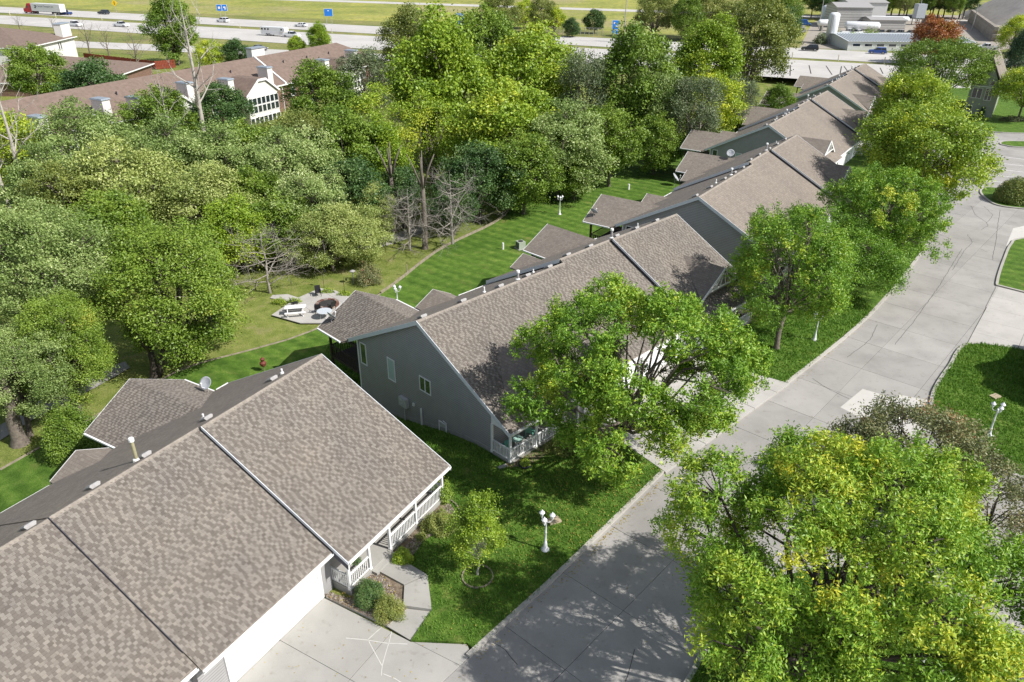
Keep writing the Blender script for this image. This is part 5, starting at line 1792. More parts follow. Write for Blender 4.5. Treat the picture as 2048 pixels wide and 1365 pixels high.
def ornament(e, h):
    m = MB(); m.lathe([(0.03, h - 0.5), (0.22, h - 0.35), (0.28, h - 0.1), (0.12, h + 0.05), (0.2, h + 0.25), (0.02, h + 0.42)], n=10); m.build('finial', plain('rust_red', (0.16, 0.045, 0.03), 0.7, 0.3, 8), e)
pole('garden_ornament', 529, 745, 1.0, 0.03, MAT['wood'], 'rust red garden ornament on a stake, on the lawn behind the nearest house', 'ornament', ornament)
# air conditioner
p = lawn_at(1041, 499)
e = empty('air_conditioner', p, R(30), 'pale green air conditioner box on the back lawn', 'air conditioner')
acm = plain('ac_paint', (0.36, 0.4, 0.33), 0.5)
m = MB(); m.box((0, 0, 0.45), (0.85, 0.85, 0.82)); m.build('case', acm, e)
m = MB(); m.lathe([(0.3, 0.86), (0.3, 0.9), (0.1, 0.9), (0.02, 0.88)], n=14); m.build('fan_guard', MAT['crack'], e)
m = MB()
for s in range(8): m.box((-0.43, 0, 0.14 + s * 0.085), (0.012, 0.7, 0.05))
m.build('grille', MAT['flash'], e)
m = MB(); m.box((0, 0, 0.01), (1.1, 1.1, 0.07)); m.build('pad', MAT['concrete_walk'], e)
# satellite dishes
def dish(loc, rz, s, lab, tilt=R(50)):
    e = empty('satellite_dish', loc, rz, lab, 'satellite dish')
    e.scale = (s, s, s)
    m = MB(); m.lathe([(0.02, 0.0), (0.2, 0.02), (0.36, 0.07), (0.46, 0.13), (0.46, 0.14), (0.36, 0.085), (0.02, 0.02)], n=20)
    o = m.build('reflector', plain('dish_grey', (0.38, 0.4, 0.42), 0.5), e, True, (0, 0, 0.75), (tilt, 0, 0))
    m = MB(); m.tube([(0, 0, -0.15), (0, 0, 0.5), (0, 0.08, 0.74)], 0.035, 8); m.build('mast', MAT['vent'], e)
    m = MB(); m.tube([(0, -0.1, 0.45), (0, -0.45, 0.65), (0, -0.52, 0.95)], 0.02, 6); m.box((0, -0.5, 1.0), (0.1, 0.1, 0.1)); m.build('feed_arm', MAT['white'], e)
d = hpt('A', 27.6, 8.7, 2.75)
dish(d, R(-20), 0.95, 'grey satellite dish on the wing roof of the nearest house')
dish(hpt('B', 0.4, 11.2, 2.75), R(140), 0.9, 'white satellite dish seen from behind on the wing roof of the second house')
dish(hpt('C', 0.4, 11.2, 2.75), R(140), 0.9, 'thin satellite dish at the wing roof corner of the third house')
dish(hpt('C', 25.6, 6.5, 4.3), R(-25), 1.05, 'white satellite dish standing against the gable of the fourth house')
dish(lawn_at(1348, 373), R(75), 1.5, 'satellite dish on a pole on the shaded lawn at the third house')

# ------------------------------------------------------------------ street lamps
def lamp_meshes():
    wp = plain('lamp_white', (0.76, 0.77, 0.8), 0.4, 0.03)
    gl = plain('lamp_glass', (0.72, 0.74, 0.76), 0.25)
    m = MB(); m.lathe([(0.23, 0), (0.23, 0.06), (0.15, 0.14), (0.12, 0.3), (0.09, 0.55), (0.075, 0.6), (0.06, 0.65), (0.055, 1.2), (0.065, 1.22), (0.05, 1.26), (0.045, 2.0), (0.07, 2.02), (0.05, 2.1)], n=14); post = m.mesh('post', wp, True)
    m = MB(); m.tube([(0, 0, 1.98), (0.12, 0, 1.9), (0.26, 0, 1.92), (0.33, 0, 2.02), (0.33, 0, 2.1)], 0.018, 7); arm = m.mesh('arm', wp, True)
    m = MB(); m.lathe([(0.05, 0), (0.075, 0.02), (0.11, 0.24), (0.1, 0.25)], n=8); lan = m.mesh('lantern', gl)
    m = MB(); m.lathe([(0.16, 0.24), (0.15, 0.27), (0.07, 0.36), (0.03, 0.38), (0.03, 0.43), (0.005, 0.46)], n=10); cap = m.mesh('cap', wp)
    return post, arm, lan, cap
LM = lamp_meshes()
def lamp(p, rz, lab):
    e = empty('street_lamp', p, rz, lab, 'street lamp', 'white lamps along the lawns')
    link('post', LM[0], e)
    for k in range(3):
        a = k * 2.094
        link('arm', LM[1], e, (0, 0, 0), (0, 0, a))
        q = (math.cos(a) * 0.33, math.sin(a) * 0.33, 2.1)
        l = link('lantern', LM[2], e, q); link('cap', LM[3], l, (0, 0, 0))
def lampz(u, v, rz, lab):
    p = at_g(u, v); p.z += 0.1; lamp(p, rz, lab)
lampz(1090, 1103, R(10), 'white lamp with three lanterns on the front lawn beside the young tree')
lampz(1976, 874, R(20), 'white lamp on the shaded corner lawn across the street')
lampz(1628, 683, R(40), 'white lamp half hidden by the bushy tree near the kerb')
lampz(1119, 431, R(30), 'white lamp on the far back lawn')
lampz(796, 622, R(15), 'white lamp whose lanterns show over the wing roof of the second house')
# stone blocks lying in the lawns
for u, v, lab in ((1108, 1046, 'flat tan paving stone on the lawn beside the front lamp'), (1989, 797, 'flat tan paving stone on the lawn behind the corner lamp')):
    p = at_g(u, v); m = MB(); m.box((0, 0, 0.16), (0.75, 0.5, 0.12), top=0.95)
    tag(m.build('paving_stone', plain('tan_stone_%d' % u, (0.42, 0.34, 0.24), 0.9, 0.2, 6, 0.3), loc=p, rot=(0, 0, R(25))), lab, 'paving stone')
p = at_g(1005, 938); m = MB(); m.box((0, 0, 0.16), (0.6, 0.24, 0.1)); m.box((0, 0, 0.215), (0.45, 0.12, 0.02))
tag(m.build('splash_block', MAT['concrete_walk'], loc=p, rot=(0, 0, R(30))), 'pale concrete splash block at the porch corner of the second house', 'splash block')
# bed ring round the young tree
p = at_g(955, 1157); e = empty('bed_edging', (p.x, p.y, 0.12), 0, 'ring of scalloped edging blocks round the young tree', 'edging')
m = MB(); m.box((0, 0, 0.03), (0.22, 0.07, 0.09), top=0.9); eb = m.mesh('block', MAT['wood'])
for k in range(20): a = k * math.pi / 10; link('block', eb, e, (math.cos(a) * 0.78, math.sin(a) * 0.78, 0), (0, 0, a + math.pi / 2))
p = at_g(905, 1040); e = empty('bed_edging', (p.x, p.y, 0.12), 0, 'curved row of pale edging blocks round the wide olive bush', 'edging')
for k in range(13): a = R(-60 + k * 14); link('block', eb, e, (math.cos(a) * 1.25 - 0.9, math.sin(a) * 1.25 + 0.4, 0.03), (0, 0, a + math.pi / 2))
# things on the porches
def porch_chair(p, rz, col, lab, nm='rocking_chair'):
    mt = plain(nm + '_%d' % int(p[0] * 100), col, 0.5)
    e = empty(nm, p, rz, lab, 'chair')
    m = MB(); m.box((0, 0, 0.42), (0.55, 0.5, 0.06)); m.build('seat', mt, e)
    m = MB(); m.prism([(-0.28, 0.24, 0.42), (0.28, 0.24, 0.42), (0.22, 0.4, 1.1), (-0.22, 0.4, 1.1)], (0, 0.04, 0)); m.build('backrest', mt, e)
    for x in (-0.25, 0.25):
        for y in (-0.22, 0.22):
            m = MB(); m.bar((x, y, 0), (x, y, 0.42), 0.05, 0.05); m.build('leg', mt, e)
zb = 0.3
porch_chair(hpt('B', 0.95, -7.3, zb), R(200), (0.10, 0.3, 0.24), 'green plastic chair in the near porch corner of the second house', 'green_chair')
porch_chair(hpt('B', 3.2, -7.3, zb), R(150), (0.16, 0.42, 0.32), 'pale green chair further along the second house porch', 'green_chair')
porch_chair(hpt('B', 22.2, -7.7, zb), R(150), (0.75, 0.75, 0.74), 'white chair behind the far porch posts of the second house', 'white_chair')
p = hpt('B', 1.8, -7.4, zb); e = empty('porch_table', p, 0, 'low pale green table beside the green chair on the second house porch', 'table')
m = MB(); m.lathe([(0.4, 0.52), (0.42, 0.55), (0.4, 0.57)], n=14); m.build('tabletop', plain('mint', (0.36, 0.55, 0.48), 0.4), e)
m = MB(); m.tube([(0, 0, 0), (0, 0, 0.52)], 0.05, 8); m.build('leg', MAT['white'], e)
for pp, lab in ((hpt('B', 23.4, -8.4, 2.05), 'red flowered hanging basket at the far porch of the second house'), (hpt('A', 21.2, -9.0, 2.0), 'small dark hanging basket at the near porch post of the nearest house'), (hpt('A', 12.3, -7.9, 1.35), 'pink and red hanging flowers by the garage at the lower edge')):
    e = empty('hanging_basket', pp, 0, lab, 'hanging basket')
    m = MB(); m.lathe([(0.06, -0.12), (0.15, 0.02), (0.17, 0.05)], n=10); m.build('basket', MAT['wood'], e)
    st, fo = shrub(abs(int(pp[0] * 50)), 0.26, 0.26, 0.34, 500, 0.07, 'red' if 'red' in lab else 'dark', 0.3)
    link('flowers', fo, e)
    m = MB(); m.tube([(0, 0, 0.1), (0, 0, 0.75)], 0.008, 4); m.build('wire', blk, e)
p = at_g(1050, 936); e = empty('planter', (p.x, p.y, 0.13), R(-20), 'low dark trough planter with green and orange plants by the second house porch', 'planter')
m = MB(); m.lathe([(0.3, 0), (0.42, 0.12), (0.44, 0.2), (0.4, 0.2), (0.36, 0.12)], n=14); m.build('pot', MAT['flash'], e)
st, fo = shrub(77, 0.36, 0.36, 0.4, 700, 0.08, 'lime', 0.5); link('foliage', fo, e, (0, 0, 0.15))
# fence and deck at the lower right corner
e = empty('wood_deck', at(1945, 1350), 0, 'weathered grey deck boards at the lower picture corner', 'deck')
a, b = at(1835, 1327, 0.5), at(2120, 1318, 0.5)
d = (b - a); nrm_ = Vector((d.y, -d.x, 0)).normalized()
pl = plain('grey_deck_board', (0.17, 0.15, 0.135), 0.85, 0.25, 5, 0.3, 20, rnd=0.25)
m = MB(); m.box((0, 0, 0), (0.17, 3.6, 0.04)); dme = m.mesh('plank', pl)
n = int(d.length / 0.2)
for k in range(n):
    q = a + d * ((k + 0.5) / n) + nrm_ * 1.8
    link('plank', dme, e, Vector((q.x, q.y, 0.5)) - Vector(e.location), (0, 0, math.atan2(d.y, d.x)))
m = MB(); q = a + nrm_ * 1.8 + d * 0.5
m.box((q.x - e.location.x, q.y - e.location.y, 0.2), (d.length, 3.5, 0.44), math.atan2(d.y, d.x)); m.build('deck_frame', MAT['deckwood'], e)
p = at(1838, 1345, 0.5)
e = empty('deck_railing', p, math.atan2(d.y, d.x) - R(90), 'white post with a dark chain rail beside the grey deck boards', 'railing')
m = MB(); m.box((0, 0, 0.5), (0.12, 0.12, 1.1)); m.lathe([(0.08, 1.05), (0.06, 1.12), (0.01, 1.16)], n=8); m.build('post', MAT['white'], e)
m = MB(); m.tube([(0, 0, 0.95), (0.8, 0.0, 0.55), (1.8, 0, 0.4)], 0.025, 6); m.build('chain', blk, e)
# small sign on the kerbed island
p = at_g(2003, 396); e = empty('parking_sign', (p.x, p.y, 0.12), R(-30), 'small grey sign on a post beside the clipped dome bush', 'sign')
m = MB(); m.tube([(0, 0, 0), (0, 0, 1.9)], 0.03, 6); m.build('post', MAT['deckwood'], e)
m = MB(); m.box((0, -0.04, 1.7), (0.45, 0.03, 0.5)); m.build('panel', plain('sign_back', (0.2, 0.19, 0.18), 0.6), e)

# ------------------------------------------------------------------ highway and fields
def line_sheet(name, top, bot, z, mat):
    """A strip whose far and near edges pass the given pixel pairs, run on beyond the picture."""
    def ext(a, b):
        p, q = at(*a), at(*b); d = (q - p).normalized()
        return p - d * 500, q + d * 700
    a, b = ext(*top); c, d = ext(*bot)
    return sheet(name, [(c.x, c.y), (d.x, d.y), (b.x, b.y), (a.x, a.y)], 0, mat, flat=z)
def far_edge(u0, v0, u1, v1, dist):
    p, q = at(u0, v0), at(u1, v1); d = (q - p).normalized(); n = Vector((-d.y, d.x, 0))
    a, b = p - d * 900, q + d * 1100
    return [(a.x, a.y), (b.x, b.y), (b.x + n.x * dist, b.y + n.y * dist), (a.x + n.x * dist, a.y + n.y * dist)]
sheet('verge', [(p[0], p[1]) for p in far_edge(0, 100, 2048, 165, 190)], 0, MAT['verge'], flat=-0.07)
sheet('field', far_edge(0, 11, 2048, 98, 1500), 0, MAT['field'], flat=-0.05)
line_sheet('highway', ((0, 14), (1796, 107)), ((0, 25.6), (1790, 127)), 0.0, MAT['highway'])
line_sheet('highway', ((0, 31), (1790, 131)), ((0, 48), (1567, 156)), 0.0, MAT['highway'])
_a, _b = at(140, 82), at(547, 99); _d = (_b - _a).normalized(); _n = Vector((_d.y, -_d.x, 0)) * 12.5
_a, _b = _a - _d * 260, _b + _d * 60
sheet('frontage_road', [(_a.x, _a.y), (_b.x, _b.y), (_b.x + _n.x, _b.y + _n.y), (_a.x + _n.x, _a.y + _n.y)], 0, MAT['highway'], flat=-0.03)
line_sheet('far_road', ((840, 6), (1340, 22)), ((840, 10), (1340, 26.5)), 0.0, MAT['highway'])
MAT['dash'] = plain('lane_paint', (0.66, 0.66, 0.64), 0.7)
lm = MB()
for (a, b), step, w in ((((0, 20), (1796, 117)), 13, 0.35), (((0, 38), (1790, 139)), 13, 0.35)):
    p, q = at(*a), at(*b); d = (q - p).normalized(); nn = Vector((-d.y, d.x, 0))
    p = p - d * 60; L_ = (q - p).length + 80
    t = 0
    while t < L_:
        c = p + d * t
        lm.poly([c - nn * w / 2, c + d * 4.5 - nn * w / 2, c + d * 4.5 + nn * w / 2, c + nn * w / 2]); t += step
lm.v = [(x, y, 0.012) for x, y, z in lm.v]
tag(lm.build('lane_lines', MAT['dash']), kind='structure')
# skid marks on the near carriageway
sm = MB()
for (u0, v0), (u1, v1) in (((1581, 131), (1580, 152)), ((1618, 131), (1622, 148)), ((1652, 132), (1664, 150)), ((1683, 133), (1680, 149)), ((1688, 133), (1698, 147)), ((1760, 136), (1766, 148))):
    a, b = at(u0, v0), at(u1, v1); d = (b - a).normalized(); nn = Vector((-d.y, d.x, 0)) * 0.12
    sm.poly([(p.x, p.y, 0.016) for p in (a - nn, b - nn, b + nn, a + nn)])
tag(sm.build('tar_seams', MAT['crack']), kind='structure')
# median barrier posts
m = MB(); m.tube([(0, 0, -0.3), (0, 0, 1.6)], 0.13, 6); mpost = m.mesh('marker_post', plain('post_cream', (0.6, 0.57, 0.45), 0.6))
for k in range(22):
    u = 20 + k * 92; v = 29.5 + u * (128.5 - 29.5) / 1790
    if 780 < u < 1560: continue
    p = at(u, v)
    tag(link('marker_post', mpost, None, p), 'cream marker post in the grass median of the highway', 'post', 'marker posts in the median')

WHEEL = {}
def wheel_mesh(r, w=0.24):
    k = (r, w)
    if k not in WHEEL:
        m = MB(); m.tube([(0, -w / 2, 0), (0, w / 2, 0)], r, 14, 0); m.tube([(0, -w / 2 - 0.015, 0), (0, w / 2 + 0.015, 0)], r * 0.6, 10, 1)
        WHEEL[k] = m.mesh('wheel', [plain('tyre', (0.02, 0.02, 0.02), 0.8), plain('rim', (0.45, 0.45, 0.46), 0.35, metal=0.6)])
    return WHEEL[k]
GL = glass_mat('car_glass', (0.015, 0.018, 0.022), 0.08)
PAINT = {}
def paint(c):
    if c not in PAINT: PAINT[c] = plain('car_paint_%d' % len(PAINT), c, 0.3, 0.03, 2, spec=0.6)
    return PAINT[c]


def car(kind, p, rz, col, lab, cat, group=None, name=None):
    """Car, SUV or pickup, nose towards +x."""
    e = empty(name or cat.replace(' ', '_'), p, rz, lab, cat, group)
    pt = paint(col)
    L_, W_, H_ = {'sedan': (4.7, 1.82, 1.45), 'suv': (4.9, 1.95, 1.78), 'pickup': (5.8, 2.0, 1.88), 'van': (5.9, 2.05, 2.3)}[kind]
    hl, hw = L_ / 2, W_ / 2
    belt = 0.95 if kind == 'sedan' else 1.12
    prof = [(-hl, 0.42), (-hl, 0.8), (-hl + 0.12, belt), (hl - 1.45, belt), (hl - 0.3, belt - 0.14), (hl, 0.72), (hl, 0.38), (hl - 0.25, 0.28), (-hl + 0.25, 0.28)]
    m = MB()
    n = len(prof)
    vs = [(x, s * hw * (0.94 if z > 0.85 else 1.0), z) for s in (-1, 1) for x, z in prof]
    m.faces(vs, [tuple(range(n)), tuple(range(2 * n - 1, n - 1, -1))] + [(i, n + i, n + (i + 1) % n, (i + 1) % n) for i in range(n)])
    if kind == 'pickup': m.box((-hl + 0.98, 0, belt + 0.004), (1.7, W_ * 0.74, 0.01), mi=1)
    m.build('body', [pt, GL], e)
    cab = {'sedan': (-hl + 0.5, -hl + 1.25, hl - 2.35, hl - 1.5), 'suv': (-hl + 0.1, -hl + 0.45, hl - 2.2, hl - 1.4), 'pickup': (-hl + 1.95, -hl + 2.15, hl - 2.3, hl - 1.5), 'van': (-hl + 0.05, -hl + 0.15, hl - 1.7, hl - 0.9)}[kind]
    g = MB(); k = 0.8
    x0, x1, x2, x3 = cab
    lo = [(x0, -hw * 0.92, belt - 0.01), (x3, -hw * 0.92, belt - 0.01), (x3, hw * 0.92, belt - 0.01), (x0, hw * 0.92, belt - 0.01)]
    hi = [(x1, -hw * k, H_ - 0.06), (x2, -hw * k, H_ - 0.06), (x2, hw * k, H_ - 0.06), (x1, hw * k, H_ - 0.06)]
    g.faces(lo + hi, [(0, 1, 5, 4), (1, 2, 6, 5), (2, 3, 7, 6), (3, 0, 4, 7)])
    g.build('window', GL if kind != 'van' else pt, e)
    r_ = MB(); r_.box(((x1 + x2) / 2, 0, H_ - 0.03), (x2 - x1 + 0.1, W_ * k + 0.04, 0.07), top=0.92)
    for xx in (x1 * 0.5 + x0 * 0.5, (x1 + x2) / 2):
        for s in (-1, 1): r_.bar((xx, s * hw * 0.925, belt), (xx + (x1 - x0) * 0.2, s * hw * (k + 0.015), H_ - 0.05), 0.08, 0.03)
    r_.build('roof', pt, e)
    wr = 0.34 if kind == 'sedan' else 0.39
    for x in (-hl + 0.95, hl - 0.95):
        for s in (-1, 1): link('wheel', wheel_mesh(wr), e, (x, s * (hw - 0.1), wr))
    h = MB()
    for s in (-1, 1): h.box((hl - 0.02, s * hw * 0.72, 0.72), (0.08, 0.36, 0.14))
    h.build('headlight', MAT['white'], e)
    return e


HW = math.atan2(-0.363, 0.932)
WHT, BLK, BLU = (0.75, 0.75, 0.75), (0.02, 0.02, 0.025), (0.03, 0.08, 0.3)
car('suv', at(208, 29), HW + math.pi, (0.03, 0.035, 0.05), 'black car on the far carriageway ahead of the yellow diamond sign', 'car', None, 'black_car')
car('pickup', at(131, 30), HW + math.pi, (0.02, 0.04, 0.14), 'dark blue pickup passing close behind the red lorry', 'pickup', None, 'pickup_truck')
car('pickup', at(150, 53), HW, WHT, 'white pickup with a white canopy, leftmost on the near carriageway', 'pickup', None, 'pickup_truck')
car('pickup', at(243, 54), HW, WHT, 'white pickup following on the near carriageway without a trailer', 'pickup', None, 'pickup_truck')
car('suv', at(446, 45), HW + math.pi, WHT, 'white SUV under the double blue highway sign', 'car', None, 'white_suv')
car('sedan', at(602, 54), HW + math.pi, WHT, 'white sedan on the far carriageway before the black SUV', 'car', None, 'sedan_car')
car('suv', at(638, 63), HW + math.pi, BLK, 'black SUV on the far carriageway beside the single blue sign', 'car', None, 'black_suv')
car('sedan', at(520, 101), HW, (0.12, 0.12, 0.13), 'grey car on the frontage road behind the brown ridge', 'car', None, 'grey_car')
car('suv', at(1619, 102), HW + math.pi, BLK, 'black SUV on the highway in front of the works yard', 'car', None, 'black_suv')
car('suv', at(1754, 108), HW + math.pi, BLU, 'blue SUV on the highway below the ribbed metal roof', 'car', None, 'blue_suv')
car('pickup', at(1972, 100), HW + math.pi, WHT, 'white pickup parked on the gravel by the grey stone heap', 'pickup', None, 'pickup_truck')
tow = car('pickup', at(584, 75), HW, WHT, 'white crew cab pickup towing the horse trailer', 'pickup', None, 'pickup_truck')
# horse trailer
p = at(548, 72); e = empty('horse_trailer', p, HW, 'white gooseneck horse trailer with three square windows, towed by a pickup', 'trailer')
m = MB(); m.prism([(-4.2, -1.1, 0.45), (3.0, -1.1, 0.45), (3.0, -1.1, 1.5), (5.2, -1.1, 1.5), (5.2, -1.1, 2.5), (4.6, -1.1, 2.75), (-4.2, -1.1, 2.75)], (0, 2.2, 0)); m.build('body', paint(WHT), e)
for x in (-3.6, -2.4, -1.2):
    m = MB(); m.box((x, -1.115, 2.1), (0.7, 0.03, 0.5)); m.build('window', GL, e)
m = MB(); m.box((4.0, -1.115, 2.1), (0.6, 0.03, 0.45)); m.build('window', GL, e)
for x in (-1.9, -1.0):
    for s in (-1, 1): link('wheel', wheel_mesh(0.4), e, (x, s * 1.1, 0.4))
# lorry
p = at(95, 29); e = empty('lorry', p, HW + math.pi, 'red cab lorry with a long white box trailer on the far carriageway', 'lorry')
m = MB(); m.prism([(7.0, -1.25, 0.5), (11.4, -1.25, 0.5), (11.5, -1.25, 1.9), (10.2, -1.25, 2.1), (9.6, -1.25, 3.0), (9.0, -1.25, 3.9), (7.4, -1.25, 4.0), (7.2, -1.25, 1.3)], (0, 2.5, 0)); m.build('cab', paint((0.5, 0.02, 0.03)), e)
m = MB()
m.prism([(9.65, -1.1, 2.98), (10.15, -1.1, 2.15), (10.15, 1.1, 2.15), (9.65, 1.1, 2.98)], (0.02, 0, 0.02))
for s in (-1, 1): m.box((9.0, s * 1.255, 2.6), (0.9, 0.02, 0.7))
m.build('window', GL, e)
m = MB(); m.box((-1.2, 0, 2.6), (16.0, 2.6, 2.9)); tb = m.build('trailer_box', paint((0.78, 0.78, 0.79)), e)
m = MB(); m.box((-1.2, 0, 1.05), (15.6, 1.0, 0.22)); m.box((-4, 0, 0.7), (0.1, 2.2, 0.7)); m.build('chassis', MAT['flash'], e)
for x in (-8.0, -6.8, 6.6, 7.8, 10.6):
    for s in (-1, 1): link('wheel', wheel_mesh(0.5, 0.4), e, (x, s * 1.05, 0.5))
# lettering and mark on the trailer side
txm = plain('trailer_print', (0.06, 0.06, 0.08), 0.6)
def text(body, size, loc, rot, parent, mat, name='lettering'):
    c = bpy.data.curves.new(name, 'FONT'); c.body = body; c.size = size; c.extrude = 0.008
    c.align_x = 'CENTER'
    o = bpy.data.objects.new(name, c)
    COL.objects.link(o)
    bpy.context.view_layer.update()
    me = bpy.data.meshes.new_from_object(o.evaluated_get(bpy.context.evaluated_depsgraph_get()))
    bpy.data.objects.remove(o)
    me.materials.clear(); me.materials.append(mat)
    return link(name, me, parent, loc, rot)
text('Central Transport Inc.', 1.0, (-1.4, 1.315, 2.75), (R(90), 0, R(180)), e, txm)
m = MB(); m.box((4.2, 1.31, 3.2), (1.3, 0.02, 0.28)); m.box((3.9, 1.31, 2.85), (0.9, 0.02, 0.2)); m.box((4.4, 1.31, 2.5), (0.8, 0.02, 0.5)); m.build('emblem', txm, e)
# road signs
SB = plain('sign_blue', (0.02, 0.19, 0.62), 0.5, 0.03); SY = plain('sign_yellow', (0.75, 0.5, 0.02), 0.5); ST = plain('sign_teal', (0.03, 0.35, 0.33), 0.5)
def sign(u, v, panels, lab, rz=0.0, posts=(-1, 1), ph=2.5):
    p = at(u, v); e = empty('road_sign', p, rz, lab, 'road sign')
    zt = 0
    for (x, z, w, h, mt, marks) in panels:
        m = MB(); m.box((x, 0, z), (w, 0.08, h)); m.box((x, 0.03, z), (w + 0.16, 0.06, h + 0.16), mi=1); s = m.build('panel', [mt, MAT['white']], e)
        if marks:
            m = MB()
            for (mx, mz, mw, mh) in marks: m.box((x + mx, -0.05, z + mz), (mw, 0.02, mh))
            m.build('symbol', MAT['white'], s)
        zt = max(zt, z)
    for x in posts:
        m = MB(); m.tube([(x, 0.1, -0.3), (x, 0.1, zt)], 0.09, 6); m.build('post', MAT['vent'], e)
sign(447, 38, [(-1.05, 4.0, 1.8, 2.2, SB, [(0, 0, 0.8, 0.8)]), (1.05, 4.0, 1.8, 2.2, SB, [(0, 0.2, 0.9, 0.5), (0.2, -0.4, 0.5, 0.5)])], 'double blue highway sign on two posts above the white SUV')
sign(659, 50, [(0, 4.2, 3.0, 2.4, SB, [(0, 0.6, 0.5, 0.3)])], 'single blue highway sign beside the black SUV')
sign(920, 64, [(0, 5.4, 2.6, 1.0, SB, [(0, 0, 1.6, 0.16)]), (0, 4.2, 2.6, 1.0, SB, [(0, 0, 1.8, 0.16)]), (0, 3.0, 2.6, 1.0, SB, [(0, 0, 1.4, 0.16)])], 'stack of three blue sign boards over the trees')
sign(902, 62, [(0, 2.0, 2.6, 1.6, MAT['white'], [])], 'low white board beside the stack of blue boards')
sign(1229, 84, [(0, 5.0, 1.9, 2.6, SB, [(-0.3, 0.5, 0.6, 0.5), (0.3, -0.5, 0.6, 0.5)]), (0, 2.9, 1.9, 1.0, SB, [])], 'blue sign beside the tall lamp pole', posts=(-0.5, 0.5))
sign(1267, 84, [(0, 3.8, 1.0, 2.4, ST, [(0, 0.3, 0.5, 0.4)])], 'narrow teal sign right of the tall lamp pole', posts=(0,))
p = at(233, 27); e = empty('road_sign', p, 0, 'yellow diamond warning sign beside the far carriageway', 'road sign')
m = MB(); m.prism([(0, -0.05, 2.6), (1.3, -0.05, 3.9), (0, -0.05, 5.2), (-1.3, -0.05, 3.9)], (0, 0.08, 0)); s = m.build('panel', SY, e)
m = MB(); m.box((0, -0.07, 3.9), (0.25, 0.02, 1.2)); m.build('symbol', MAT['crack'], s)
m = MB(); m.tube([(0, 0.1, -0.3), (0, 0.1, 4)], 0.1, 6); m.build('post', MAT['vent'], e)
def light_pole(u, v, h, lab):
    p = at(u, v); e = empty('lamp_pole', p, 0, lab, 'lamp pole')
    m = MB(); m.tube([(0, 0, -0.5), (0, 0, h * 0.5), (0, 0, h)], [0.2, 0.15, 0.1], 8); m.build('pole', MAT['vent'], e)
    m = MB(); m.tube([(0, 0, h), (0.8, 0, h + 0.35), (1.9, 0, h + 0.4)], 0.06, 6); m.box((2.1, 0, h + 0.38), (0.9, 0.32, 0.16)); m.build('lamp_head', MAT['vent'], e)
light_pole(1247, 86, 16, 'tall grey lamp pole standing beside the blue sign at the highway')
light_pole(1637, 58, 13, 'tall pole at the corner of the works yard')
light_pole(1832, 50, 12, 'tall pole over the parked trucks of the works yard')
light_pole(1943, 62, 9, 'lamp pole at the wall of the grey stone heap')
light_pole(1922, 40, 10, 'slim pole by the dark treeline behind the works yard')
# chain-link fence
a, b = at(1082, 69), at(1204, 72)
e = empty('chain_link_fence', a, 0, 'grey chain-link fence in front of the dark thicket beyond the highway', 'fence')
d = b - a; n = 14
for k in range(n + 1):
    q = d * (k / n); m = MB(); m.tube([(q.x, q.y, -0.2), (q.x, q.y, 2.4)], 0.09, 6); m.build('post', MAT['vent'], e)
m = MB(); m.tube([(0, 0, 2.35), (d.x, d.y, 2.35)], 0.07, 5); m.build('rail', MAT['vent'], e)
m = MB()
for k in range(9): m.tube([(0, 0, 0.15 + k * 0.25), (d.x, d.y, 0.15 + k * 0.25)], 0.018, 3)
tag(m.build('wire_mesh', MAT['vent'], e), kind='stuff')
# red wooden fence by the brown roofs
RF = plain('red_fence_wood', (0.26, 0.055, 0.03), 0.8, 0.25, 2)
e = empty('wood_fence', at(300, 135), 0, 'red stained board fence behind the brown roofs', 'fence')
pts = [at(170, 122), at(312, 139), at(352, 136)]
m = MB(); m.box((0, 0, 0.95), (0.3, 0.05, 1.9)); fb = m.mesh('board', RF)
for a, b in zip(pts[:-1], pts[1:]):
    d = b - a; n = int(d.length / 0.34)
    for k in range(n):
        q = a + d * ((k + 0.5) / n) - Vector(e.location)
        link('board', fb, e, (q.x, q.y, RNG.normal() * 0.03), (0, 0, math.atan2(d.y, d.x)))

# ------------------------------------------------------------------ brown roofed blocks beyond the wood
MAT['brown_roof'] = plain('brown_shingles', (0.185, 0.135, 0.11), 0.92, 0.16, 1.6, 0.6, 9)
MAT['brick'] = plain('red_brown_brick', (0.19, 0.115, 0.085), 0.9, 0.3, 5, 0.3, 20)
MAT['cream'] = plain('cream_board', (0.72, 0.70, 0.66), 0.6, 0.04)
MAT['capgrey'] = plain('blue_grey_cap', (0.25, 0.29, 0.33), 0.5)
def block(label, org, rz, x0, x1, hw, ze, zr, hip0, hip1, base, wall='cream', name='apartment_block'):
    e = empty(name, org, rz, label, 'building')
    m = MB(); o = 0.5
    A = [(x0 - o, -hw - o, ze), (x1 + o, -hw - o, ze), (x1 + o, hw + o, ze), (x0 - o, hw + o, ze), (x0 + hip0, 0, zr), (x1 - hip1, 0, zr)]
    m.faces(A, [(0, 1, 5, 4), (2, 3, 4, 5), (1, 2, 5), (3, 0, 4), (3, 2, 1, 0)])
    rf = m.build('roof', MAT['brown_roof'], e)
    m = MB(); m.box(((x0 + x1) / 2, 0, (ze - 0.05 + base) / 2), (x1 - x0, 2 * hw, ze - 0.05 - base)); w = m.build('wall', MAT[wall], e)
    for y, s in ((-hw - o, -1), (hw + o, 1)):
        m = MB(); m.box(((x0 + x1) / 2, y + s * 0.07, ze - 0.08), (x1 - x0 + 1, 0.14, 0.2)); m.build('gutter', MAT['white'], rf)
    for x, s in ((x0 - o, -1), (x1 + o, 1)):
        m = MB(); m.box((x + s * 0.07, 0, ze - 0.081), (0.14, 2 * hw + 1.2, 0.2)); m.build('gutter', MAT['white'], rf)
    return e, rf, w
